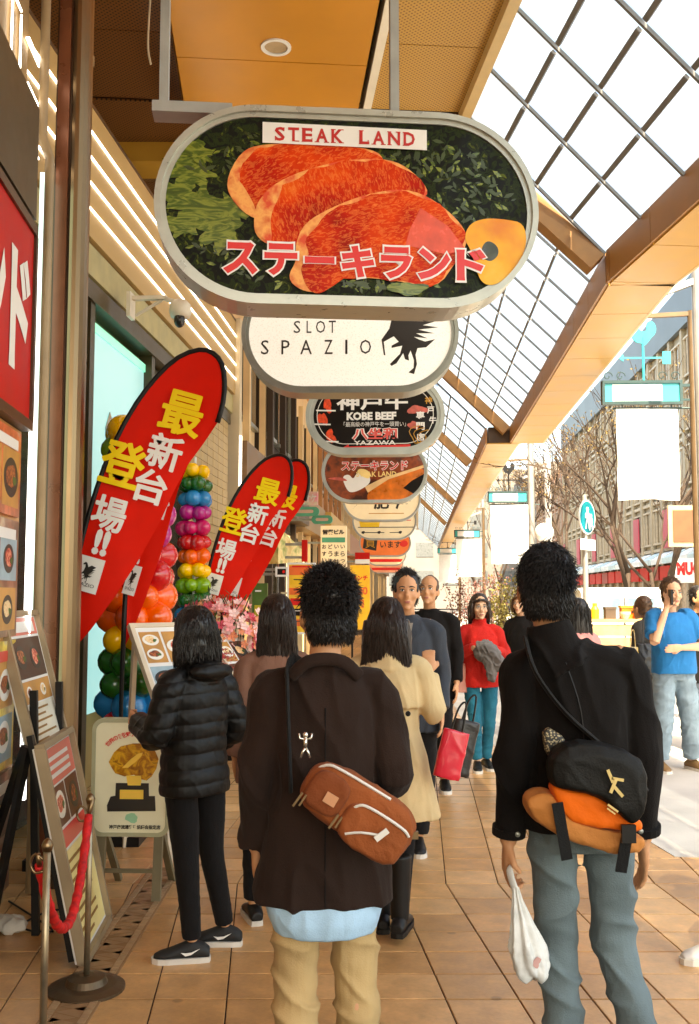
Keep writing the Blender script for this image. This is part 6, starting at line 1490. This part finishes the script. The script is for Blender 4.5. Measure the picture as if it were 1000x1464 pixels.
# C: woman in the quilted jacket
rzC = .95
toL = lambda dx, dy, z: (Matrix.Rotation(-rzC, 3, 'Z') @ Vector((dx, dy, 0)))/.9+Vector((0, 0, z))
CW, sC, jC = make_person('woman in black quilted down jacket and leggings looking at the displays', (-.70, 4.48, 0), rzC, 1.53,
    J=dict(hipL=toL(-.05, -.06, .90), hipR=toL(.06, .07, .90), kneeL=toL(-.02, -.05, .49), ankL=toL(.01, -.04, .085), kneeR=toL(.07, .10, .49), ankR=toL(.13, .16, .085), elL=(-.24, .02, 1.10), wrL=(-.16, .24, 1.14), elR=(.25, -.06, 1.10), wrR=(.20, .12, .96)),
    top=dict(name='jacket', secs=[(.80, .185, .138, -.01), (.86, .188, .142, -.01), (1.0, .172, .134, 0), (1.15, .180, .136, 0), (1.29, .18, .122, -.01), (1.36, .15, .10, -.015), (1.41, .10, .08, -.02), (1.45, .085, .075, -.02)], m=C_down, quilt=True, wr=(.003, 12, 12, 12), collar=(.082, .07), hood=True, sleeve=(.076, .074, .066, .056), voxel=.0055, smooth=2),
    bottom=dict(name='leggings', m=C_leg, r=(.09, .064, .046), wr=(.002, 8, 8, 12), voxel=.007), shoes=dict(m=mat('black_mesh_shoe', (.012, .012, .012), .7), mark=True), hair=dict(kind='long', m=M_hair, len=.075, w=.112, n=2600, puff=1.14, seed=3), head_yaw=-.40, head_pitch=-.05,
    feet_dir=(toL(-1, -.10, 0), toL(-1, .05, 0)), fine=True, hands=('hold', 'hold'))
# D: long haired woman half hidden behind the brown jacket
make_person('woman with long dark hair, only head and shoulder seen left of the brown jacket', (-.37, 5.0, 0), .15, 1.59, top=dict(secs=COAT, m=cloth('dusty_pink_coat', (.22, .11, .075)), voxel=.011), bottom=dict(m=C_leg, r=(.09, .07, .06), voxel=.012), shoes=dict(m=M_black),
    hair=dict(kind='long', m=M_hairb, len=.26, w=.105, n=1100, seed=5), width=.85, voxel=.011)
# E: woman in the beige trench coat
ECO = [(.58, .275, .19, -.02), (.70, .25, .175, -.015), (.88, .212, .145, -.005), (1.02, .165, .116, 0), (1.18, .175, .122, -.005), (1.28, .178, .113, -.012), (1.345, .158, .098, -.016), (1.40, .11, .08, -.02), (1.43, .08, .07, -.02)]
E_, sE, jE = make_person('woman from behind with long dark hair in beige trench coat and black boots', (.185, 4.85, 0), -.10, 1.575,
    J=dict(elR=(.25, -.0, 1.10), wrR=(.215, .10, 1.31), kneeL=(-.07, .05, .49), ankL=(-.03, .0, .085), kneeR=(.09, .0, .49), ankR=(.07, -.16, .12)),
    top=dict(name='trench_coat', secs=ECO, m=C_trench, wr=(.008, 9, 9, 2.6), collar=(.085, .04), sleeve=(.072, .066, .06, .056), extra=[lambda t: t.loft([(1.14, .186, .136, -.014), (1.15, .189, .138, -.016), (1.28, .186, .124, -.016), (1.345, .162, .104, -.018)], 32, 2.35)], voxel=.008),
    bottom=dict(name='tights', m=C_leg, r=(.075, .058, .044), wr=None, voxel=.01), shoes=dict(m=M_black, sole=M_black, boot=True), hair=dict(kind='long', m=M_hairb, len=.30, w=.135, n=1800, seed=8), hands=('relax', ('hold', (0, .3, 1), (0, 1, 0))), width=.95)
for x, y, z in ((-.07, -.135, 1.21), (.115, -.125, 1.12)):
    me = MB().loft([(0, .014, .014, 0), (.006, .014, .014, 0), (.008, .008, .008, 0)], 10, 2, M=Matrix.Translation(Vector((x, y-.018, z))) @ Matrix.Rotation(PI/2, 4, 'X')).mesh('button'); me.transform(Matrix.Scale(sE, 4)); put('button', me, M_black, E_)
# F, G: the two men walking towards the camera
F_, sF, jF = make_person('man facing the camera in dark blue-grey jacket, behind the trench coat woman', (.37, 6.35, 0), PI-.12, 1.745, J=dict(ankL=(-.06, .05, .085)),
    top=dict(secs=COAT, m=C_navy, collar=(.075, .03), voxel=.009), bottom=dict(m=C_leg, voxel=.011), shoes=dict(m=M_black), hair=dict(kind='spiky', m=M_hair, n=1800, seed=13), face=True, head_yaw=.1, head_pitch=.06, voxel=.009)
me = MB().prism([(-.045, 1.385), (.045, 1.385), (.012, 1.22), (-.012, 1.22)], (0, .118, 0), -X, Z, .006).mesh('shirt_front'); me.transform(Matrix.Scale(sF, 4)); put('shirt_front', me, cloth('grey_check_shirt', (.30, .27, .24)), F_)
G_, sG, jG = make_person('balding man facing the camera in black jacket with dark red front, behind another man', (.665, 8.2, 0), PI-.15, 1.76, top=dict(secs=COAT, m=C_black, collar=(.072, .03), voxel=.010), bottom=dict(m=C_leg, voxel=.012), shoes=dict(m=M_black),
    hair=dict(kind='crop', m=mat('stubble_hair', (.10, .06, .045), .7), seed=2), face=True, head_yaw=-.15, head_pitch=.15, voxel=.009)
me = MB().prism(smooth_poly([(-.20, 1.25), (-.13, 1.30), (-.08, 1.2), (-.06, 1.0), (-.10, .85), (-.15, 1.0), (-.14, 1.15)]), (0, .128, 0), -X, Z, .006).mesh('red_trim'); me.transform(Matrix.Scale(sG, 4)); put('red_trim', me, mat('dark_red_trim', (.28, .02, .025), .6), G_)
# H: woman in red
H_, sH, jH = make_person('woman in red knit jumper and teal jeans with glasses, facing the camera', (1.21, 9.15, 0), PI+.05, 1.60,
    J=dict(elL=(-.25, .0, 1.11), wrL=(-.09, .21, 1.17), elR=(.25, .0, 1.11), wrR=(.09, .21, 1.19), ankL=(-.06, -.06, .085), ankR=(.05, .06, .085), kneeL=(-.075, .04, .49), kneeR=(.07, .06, .49)),
    top=dict(name='jumper', secs=[(.80, .185, .130, 0), (.86, .188, .135, 0), (1.0, .172, .125, 0), (1.15, .176, .13, .005), (1.28, .172, .116, -.005), (1.345, .145, .096, -.012), (1.39, .09, .075, -.015)], m=C_red, collar=(.066, .065), wr=(.007, 9, 9, 6), voxel=.008), bottom=dict(name='jeans', m=C_jean, r=(.092, .066, .052), voxel=.009), shoes=dict(m=M_black),
    hair=dict(kind='long', m=M_hairb, len=.11, w=.098, n=800, seed=6), skin=M_skin2, face=True, glasses=True, voxel=.008, hands=(('hold', (.9, .2, .1), (0, -.2, 1)), ('hold', (-.9, .2, .1), (0, -.2, 1))), width=.95)
# I: man in blue on the phone
I_, sI, jI = make_person('man in bright blue shirt and light jeans on the phone at the kerb', (2.98, 9.1, 0), PI+.25, 1.74,
    J=dict(elR=(.27, .14, 1.14), wrR=(.13, .12, 1.44), elL=(-.27, .08, 1.10), wrL=(.06, .23, 1.10), kneeL=(-.13, .03, .49), ankL=(-.17, .0, .085), kneeR=(.12, .02, .49), ankR=(.15, -.02, .085)),
    top=dict(name='shirt', secs=[(.86, .205, .145, .005), (.95, .205, .15, .01), (1.06, .20, .148, .012), (1.20, .21, .138, .005), (1.31, .205, .12, -.008), (1.37, .165, .098, -.014), (1.405, .085, .075, -.018)], m=C_blue, sleeve=(.088, .085, .08, .08), wr=(.007, 8, 8, 6), voxel=.009), sleeves='short', bottom=dict(name='jeans', m=C_ljean, r=(.112, .09, .082), wr=(.01, 7, 7, 11), voxel=.009), shoes=dict(m=mat('tan_shoe', (.20, .11, .04), .6)),
    hair=dict(kind='spiky', m=M_hairl, n=1600, seed=17), skin=M_skin2, face=True, head_yaw=-.15, voxel=.0085, width=1.1, hands=(('flat', (1, .1, -.05), (0, -1, .2)), ('hold', (-.25, -.1, .9), (-.9, -.3, 0))))
# further figures behind
make_person('person in dark grey coat with a black bag, bending beside the man in blue', (3.02, 9.95, 0), .5, 1.62, J=dict(head=(0, .10, 1.53), wrL=(-.2, .2, .95), wrR=(.22, .2, .95)), top=dict(secs=COAT, m=cloth('charcoal_coat', (.05, .045, .04)), voxel=.012, collar=(.075, .04)), bottom=dict(m=C_leg, voxel=.013), shoes=dict(m=mat('tan_shoe', (1, 1, 1))), hair=dict(kind='short', m=M_hairl, n=400, seed=21), voxel=.011)
make_person('person in dark top half hidden left of the tall man, brown hair', (1.90, 10.9, 0), PI-.6, 1.62, top=dict(secs=COAT, m=C_black, voxel=.013), bottom=dict(m=C_leg, voxel=.013), shoes=dict(m=M_black), hair=dict(kind='long', m=M_hairl, len=.1, w=.1, n=200, seed=31), face=True, skin=M_skin2, voxel=.011, width=.85)
make_person('dark haired person in pink top half hidden right of the tall man', (1.92, 8.3, 0), .3, 1.56, top=dict(secs=COAT, m=cloth('pink_top', (.55, .22, .20)), voxel=.013), bottom=dict(m=C_leg, voxel=.013), shoes=dict(m=M_black), hair=dict(kind='long', m=M_hair, len=.2, w=.11, n=300, seed=33), voxel=.011, width=.85)
make_person('person in black jacket at the right edge behind the man in blue', (3.62, 10.2, 0), PI+.4, 1.68, top=dict(secs=COAT, m=C_black, voxel=.013), bottom=dict(m=C_navy, voxel=.013), shoes=dict(m=M_black), hair=dict(kind='short', m=M_hair, n=400, seed=41), face=True, voxel=.011)
make_person('person just outside the right edge, one white sneaker showing on the tiles', (1.98, 4.52, 0), PI/2+.05, 1.68, J=dict(ankL=(-.06, .36, .085), kneeL=(-.07, .26, .48), ankR=(.1, -.22, .12), kneeR=(.1, 0, .49)), top=dict(secs=COAT, m=C_navy, voxel=.013), bottom=dict(m=C_navy, r=(.1, .078, .066), voxel=.012), shoes=dict(m=mat('white_canvas', (.66, .64, .6), .7)), hair=dict(kind='short', m=M_hair, n=300, seed=43), voxel=.011)
# ------------------------------------------------------------------ bags and things carried
# sling bag on A's back
kA = 3.0/F
bc = wpt(A, sA, (0, 0, 0)); yb_ = A.location.y-.135*sA
M_rust = cloth('rust_canvas', (.27, .072, .022), .8, .3, 160); M_rust2 = cloth('rust_canvas_dark', (.20, .05, .016), .8, .3, 160); M_zip = mat('white_zip', (.70, .66, .60), .4, var=.05); M_web = cloth('black_webbing', (.012, .012, .012), .8)
bag = thing('sling_bag', 'rust brown sling bag with white zips worn across the brown jacket', 'bag', (P(512, 1150, 2.86).x, 2.84, P(512, 1150, 2.86).z), 0)
a = math.radians(-31); RB, UB = Vector((math.cos(a), 0, math.sin(a))), Vector((-math.sin(a), 0, math.cos(a)))
MBag = Matrix((RB, Vector((0, 1, 0)), UB)).transposed().to_4x4()
bl = lambda x, y, z: MBag @ Vector((x, y, z))
def pillow(mb, cx, cz, w, h, d, y0=0., e=3.2, n=36):
    rings = []
    for f, yy in ((.80, 0), (.96, -.12), (1, -.35), (1, -.6), (.93, -.85), (.80, -.97), (.5, -1.03)):
        rings.append([bl(cx+w/2*f*math.copysign(abs(math.cos(t))**(2/e), math.cos(t)), y0+yy*d, cz+h/2*f*math.copysign(abs(math.sin(t))**(2/e), math.sin(t))) for t in [2*PI*i/n for i in range(n)]])
    return mb.rings(rings)
m1 = MB(); pillow(m1, 0, 0, .345, .165, .085); put('body', remesh(m1, .005, 3, (.003, 16, 16, 16), 'body'), M_rust, bag)
m1 = MB(); pillow(m1, .062, -.028, .195, .125, .045, -.068); pk = put('front_pocket', remesh(m1, .005, 3, (.003, 20, 20, 20), 'front_pocket'), M_rust, bag)
m1 = MB(); pillow(m1, -.10, .0, .115, .115, .028, -.072); put('side_pocket', remesh(m1, .005, 3, (.002, 20, 20, 20), 'side_pocket'), M_rust2, bag)
put('zip', MB().tube([bl(-.165, -.05, .015), bl(-.14, -.068, .062), bl(-.09, -.078, .074), bl(.06, -.076, .075)], .0042, 6, 4), M_zip, bag)
put('zip', MB().tube([bl(-.03, -.085, -.045), bl(-.015, -.105, .015), bl(.02, -.112, .032), bl(.12, -.112, .030), bl(.15, -.10, .018)], .0042, 6, 4), M_zip, pk)
put('zip', MB().tube([bl(-.005, -.113, -.062), bl(.03, -.121, -.035), bl(.085, -.122, -.012)], .0035, 6, 3), M_zip, pk)
put('zip_pull', MB().bar(bl(.088, -.125, .008), bl(.072, -.127, -.03), .016, .004, (0, 1, 0)), M_zip, pk)
for (x, z) in ((-.045, -.03), (-.16, -.03)): put('zip_pull', MB().bar(bl(x, -.10, z), bl(x-.004, -.10, z-.045), .006, .004, (0, 1, 0)).bar(bl(x+.012, -.10, z), bl(x+.010, -.10, z-.035), .005, .004, (0, 1, 0)), M_steel, bag)
put('leather_patch', MB().prism([(-.018, -.015), (.018, -.015), (.018, .015), (-.018, .015)], bl(-.085, -.108, -.005), RB, UB, .003), mat('tan_leather', (.55, .25, .12), .5), bag)
strap = []
for i in range(15):
    q = i/14
    x = -.225+ .06*q*0; 
    strap.append(wpt(A, sA, (-.10-.015*q, -.150+.04*q**2+.045*max(0, q-.75)*2, 1.06+.345*q)))
strap += [wpt(A, sA, (-.10, -.03, 1.437)), wpt(A, sA, (-.06, .06, 1.40))]
me = MB().tube(strap, [(.006, .021)]*len(strap), 8, 2, ref=(0, 1, 0)); put('strap', me, M_web, bag, world=True)
put('strap', MB().tube([bag.location+bl(.15, -.03, .01), wpt(A, sA, (.16, -.155, .90)), wpt(A, sA, (.20, -.12, .92)), wpt(A, sA, (.205, -.0, .98))], [(.006, .016)]*4, 8, 3, ref=(0, 1, 0)), M_web, bag, world=True)
put('buckle', MB().box(tuple(bl(.165, -.055, .02)), (.03, .015, .02)), M_steel, bag)
cb = P(437, 1062, 2.80); ch = MB()
ch.ell(cb+Z*.022, (.008, .007, .009), n=8, m=6); ch.tube([cb+Z*.015, cb+Z*-.014], .006, 6)
for sx_ in (-1, 1): ch.tube([cb+Z*.010, cb+Vector((sx_*.016, 0, .012)), cb+Vector((sx_*.018, 0, .026))], .0035, 5); ch.tube([cb+Z*-.012, cb+Vector((sx_*.008, 0, -.026)), cb+Vector((sx_*.013, 0, -.042))], .004, 5)
put('charm', ch, mat('silver_charm', (.7, .66, .58), .2, .9), bag, world=True, smooth=True)
# messenger bag on B
mg = thing('messenger_bag', 'black and orange messenger bag slung across the tall man in black', 'bag', P(835, 1125, 2.93), 0)
def gl(px, py, d=2.93): return P(px, py, d)-mg.location
def slab(pts, d0, thick, vox, wr, nm, m, puff=.0):
    """a padded flap whose outline is given in the photo, lying at depth d0 and thick metres deep"""
    c = (sum(p[0] for p in pts)/len(pts), sum(p[1] for p in pts)/len(pts)); b = MB(); rings = []
    pts = smooth_poly(pts, 1)
    ar = sum(pts[i][0]*pts[(i+1) % len(pts)][1]-pts[(i+1) % len(pts)][0]*pts[i][1] for i in range(len(pts)))
    if ar > 0: pts = pts[::-1]
    for f, yy in ((.93, 0), (1, .25), (1, .6), (.95, .9), (.7, 1.0+puff)):
        rings.append([gl(c[0]+(x-c[0])*f, c[1]+(y-c[1])*f, d0)-Y*(thick*yy) for x, y in pts])
    b.rings(rings); return put(nm, remesh(b, vox, 3, wr, nm), m, mg)
M_or = cloth('bright_orange_canvas', (.80, .14, .012), .65, .15, 120); M_ortan = cloth('orange_tan_canvas', (.50, .19, .05), .7, .2, 120); M_bk = mat('black_ballistic_nylon', (.006, .0055, .0045), .55, spec=.2, var=.2, bump=.2, bs=150)
slab([(744, 1130), (765, 1122), (785, 1126), (800, 1165), (908, 1185), (918, 1200), (900, 1212), (860, 1212), (800, 1190), (765, 1172), (745, 1150)], 2.95, .10, .006, (.004, 14, 14, 14), 'base_panel', M_ortan, .0)
slab([(778, 1112), (800, 1122), (850, 1128), (910, 1165), (912, 1184), (860, 1178), (815, 1172), (792, 1150)], 2.92, .085, .006, (.003, 12, 12, 12), 'orange_body', M_or)
slab([(776, 1085), (790, 1060), (830, 1052), (905, 1072), (918, 1110), (914, 1150), (900, 1170), (886, 1168), (860, 1140), (835, 1128), (800, 1122), (780, 1116)], 2.90, .10, .006, (.003, 12, 12, 12), 'flap', M_bk, .05)
slab([(772, 1032), (812, 1056), (795, 1072), (779, 1084)], 2.95, .03, .005, None, 'mesh_corner', ramp_mat('dotted_mesh', [(.35, (.45, .36, .20)), (.5, (.02, .018, .015))], 150, 'voronoi', rough=.6))
for (xa, ya, xb, yb2) in ((797, 1148, 811, 1229), (898, 1186, 888, 1247)):
    put('strap_end', MB().bar(gl(xa, ya, 2.82), gl(xb, yb2, 2.84), .032, .005, (0, 1, 0)), M_web, mg)
put('buckle', MB().box(tuple(gl(899, 1192, 2.815)), (.04, .012, .05)), M_black, mg)
em = MB(); ez = gl(880, 1124, 2.785)
em.bar(ez+Vector((-.02, 0, .045)), ez+Vector((-.006, 0, .01)), .009, .003, (0, 1, 0)); em.bar(ez+Vector((-.01, 0, .022)), ez+Vector((.024, 0, .016)), .008, .003, (0, 1, 0)); em.bar(ez+Vector((.004, -.001, .022)), ez+Vector((-.014, -.001, -.018)), .009, .003, (0, 1, 0)); em.bar(ez+Vector((-.004, -.002, .0)), ez+Vector((.02, -.002, -.028)), .009, .003, (0, 1, 0)); em.bar(ez+Vector((-.022, 0, -.05)), ez+Vector((.006, 0, -.07)), .006, .003, (0, 1, 0)); em.bar(ez+Vector((-.024, 0, -.06)), ez+Vector((-.002, 0, -.076)), .004, .003, (0, 1, 0))
put('running_emblem', em, mat('gold_thread', (.62, .45, .16), .5), mg)
st2 = [wpt(B, sB, v) for v in ((.17, -.135, 1.0), (.05, -.15, 1.12), (-.06, -.150, 1.22), (-.138, -.132, 1.33), (-.155, -.06, 1.415), (-.13, .05, 1.37))]
put('strap', MB().tube(st2, [(.007, .026)]*6, 8, 4, ref=(0, 1, 0)), M_web, mg, world=True)
# plastic bag in B's left hand
def hung_bag(name, label, cat, top, w, h, dep, m, handle, seed, twist=0., mh=None, taper=.75, cr=.02):
    t = thing(name, label, cat, top-Z*h, twist)
    r = random.Random(seed); b = MB(); secs = []
    for i in range(13):
        q = i/12; wd = w*(taper+(1-taper)*math.sin(min(1, q*1.3)*PI/2)) if cat == 'bag' and taper < 1 else w
        secs.append((h*(1-q)*.999+.0, wd/2, dep/2*(.55+.45*math.sin(q*PI*.55)), 0))
    b.loft(secs, 28, 3.0); put('body', remesh(b, .007, 2, (cr, 11, 11, 7), 'body'), m, t)
    put('handle', MB().tube([Vector((-w*.22, 0, h-.02)), Vector((-w*.12, 0, h+handle*.8)), Vector((w*.12, 0, h+handle)), Vector((w*.22, 0, h-.02))], .005, 6, 4), mh or m, t)
    return t
M_poly = mat('white_polythene', (.66, .66, .63), .3, var=.15, vs_=14, bump=.6, bs=22, coat=.2)
hl = wpt(B, sB, jB['wrL'])
pt = thing('plastic_bag', 'crumpled white plastic bag hanging from the tall man\'s left hand', 'bag', (hl.x+.045, hl.y-.06, hl.z-.385), .2)
pb = MB()
for z, rx, ry, xc in ((.0, .05, .035, .01), (.05, .075, .05, .005), (.12, .078, .055, 0), (.22, .060, .042, -.02), (.30, .038, .03, -.035), (.36, .02, .016, -.045)):
    pass
rg = []; NB = 64
for i in range(34):
    q = i/33; z = .27*(1-q); w_ = .008+.042*min(1, (q*1.45))**1.3*(1 if q < .9 else 1-((q-.9)/.1)**2*.55); xc = -.035+.055*q**1.2
    rg.append([Vector((xc+w_*math.cos(a)*f, w_*.62*math.sin(a)*f, z+.012*math.sin(3*a+1)*q)) for a in [2*PI*k/NB for k in range(NB)] for f in [1+(.30*(1-q)+.07)*math.sin(7*a+2*q)+.10*noise.noise((2.6*math.cos(a), 2.6*math.sin(a), q*5+3))+.08*(1-2*abs(noise.noise((4*math.cos(a), 4*math.sin(a), q*9))))]])
pb.rings(rg[::-1])
put('body', pb, M_poly, pt, smooth=True)
put('handle', MB().tube([(-.036, 0, .26), (-.044, .01, .29), (-.046, .03, .32), (-.04, .04, .29), (-.032, .015, .26)], [(.004, .012)]*5, 8, 3), M_poly, pt, smooth=True)
put('printed_patch', MB().prism(blob(.014, .06, .012, .015, 14, .3, 2), (0, -.036, 0), X, Z, .002), mat('faded_pink_print', (.55, .30, .27), .5), pt)
# red and black shopping bags on E's arm
elE = wpt(E_, sE, jE['elR'])
hung_bag('shopping_bag', 'bright red paper shopping bag hanging from the trench coat woman\'s arm', 'bag', Vector((P(636, 1040, 4.72).x, 4.68, P(636, 1042, 4.7).z)), .128, .225, .06, mat('red_gloss_paper', (.70, .010, .035), .35, var=.05, coat=.3), .13, 3, .1, M_black, 1., .004).rotation_euler.y = math.radians(14)
hung_bag('black_bag', 'black bag behind the red shopping bag on the same arm', 'bag', Vector((P(652, 1030, 4.8).x, 4.86, P(650, 1030, 4.8).z)), .13, .27, .07, mat('black_leather', (.014, .012, .012), .4, bump=.2), .12, 5, .1, M_black, 1., .004).rotation_euler.y = math.radians(14)
# grey coat and pink bag of H
gc = MB(); cH = wpt(H_, sH, (0, .235, 1.14)); r = random.Random(4)
gc.ell(cH+Z*.02, (.10, .07, .10)); gc.tube([cH+Vector((-.07, -.02, .06)), cH+Vector((.03, -.05, .05)), cH+Vector((.11, -.03, -.06)), cH+Vector((.12, -.02, -.16))], [.05, .06, .06, .045], 12, 3); gc.tube([cH+Vector((-.04, -.03, .08)), cH+Vector((.03, -.02, -.05)), cH+Vector((.06, -.02, -.2)), cH+Vector((.055, -.02, -.25))], [.05, .06, .045, .042], 12, 3)
me = remesh(gc, .008, 2, (.014, 17, 17, 13), 'folded_coat'); o = put('folded_coat', me, cloth('grey_wool', (.14, .125, .12), .9)); c0 = Vector((cH.x, cH.y, cH.z-.25)); me.transform(Matrix.Translation(-c0)); o.location = c0; FRAME[o] = Matrix.Translation(c0); tag(o, 'grey coat bundled in the arms of the woman in red', 'coat')
hung_bag('shoulder_bag', 'dusty pink shoulder bag at the side of the woman in red', 'bag', wpt(H_, sH, (.235, .06, 1.03)), .17, .26, .10, mat('dusty_pink_leather', (.52, .22, .16), .5, bump=.2), .36, 7, .3, None, .85, .006)
# phone of I
ph = wpt(I_, sI, jI['wrR']+Vector((-.035, .02, .10))); solo('phone', MB().box(ph, (.02, .08, .14)), M_black, 'dark phone held to the ear of the man in blue', 'phone')
hung_bag('tote_bag', 'black shoulder bag on the person bending beside the man in blue', 'bag', Vector((2.93, 9.72, 1.12)), .26, .30, .12, mat('black_leather', (1, 1, 1)), .3, 9, .3, None, .9, .008)
hung_bag('cream_bag', 'cream and yellow carrier bag hanging beside the charcoal coat', 'bag', Vector((P(903, 930, 9.6).x, 9.55, P(903, 925, 9.6).z)), .13, .32, .08, ramp_mat('cream_yellow_print', [(.4, S(244, 230, 200)), (.6, S(226, 180, 70))], 9), .16, 11, .2, None, .8, .01)

# small things on the floor at the left
cl_ = G(14, 1332); m_ = MB(); m_.ell(cl_+Vector((-.03, .02, .035)), (.09, .07, .04)); m_.ell(cl_+Vector((.02, -.01, .03)), (.07, .05, .035))
me = remesh(m_, .007, 2, (.014, 18, 18, 18), 'cloth_bundle'); me.transform(Matrix.Translation(-cl_)); o = put('cloth_bundle', me, mat('grey_white_cloth', (.5, .46, .4), .8, var=.3)); o.location = cl_; FRAME[o] = Matrix.Translation(cl_); tag(o, 'crumpled greyish white cloth bundle on the tiles at the left edge', 'cloth')
cp_ = G(70, 1318); solo('floor_cable', MB().tube([cp_+Vector((.10*math.cos(a)*(1+.2*math.sin(2*a)), .16*math.sin(a), .008)) for a in [i*.45 for i in range(13)]]+[cp_+Vector((-.3, .3, .008))], .005, 6, 3), M_black, 'loop of black cable lying on the tiles behind the rope post', 'cable')

# seams, cuffs and tabs of the tall man's jacket
for pts_ in ([(-.05, -.126, 1.36), (-.01, -.136, 1.22), (0, -.128, 1.05), (0, -.137, .88)],):
    b_ = MB().tube(pts_, .002, 5, 4); b_.v = [tuple(Vector(v)*sB) for v in b_.v]; put('back_seam', b_, M_black, B)
for S_, q in (('L', -1), ('R', 1)):
    w_ = jB['el'+S_].lerp(jB['wr'+S_], .86); e_ = (jB['wr'+S_]-jB['el'+S_]).normalized(); b_ = MB().tube([w_-e_*.012, w_+e_*.012], [.0515, .0505], 18); b_.v = [tuple(Vector(v)*sB) for v in b_.v]; put('cuff_tab', b_, C_black, B)
    b_ = MB().ell(w_+Vector((q*-.02, -.049, 0)), (.008, .004, .008)); b_.v = [tuple(Vector(v)*sB) for v in b_.v]; put('button', b_, M_alu, B)
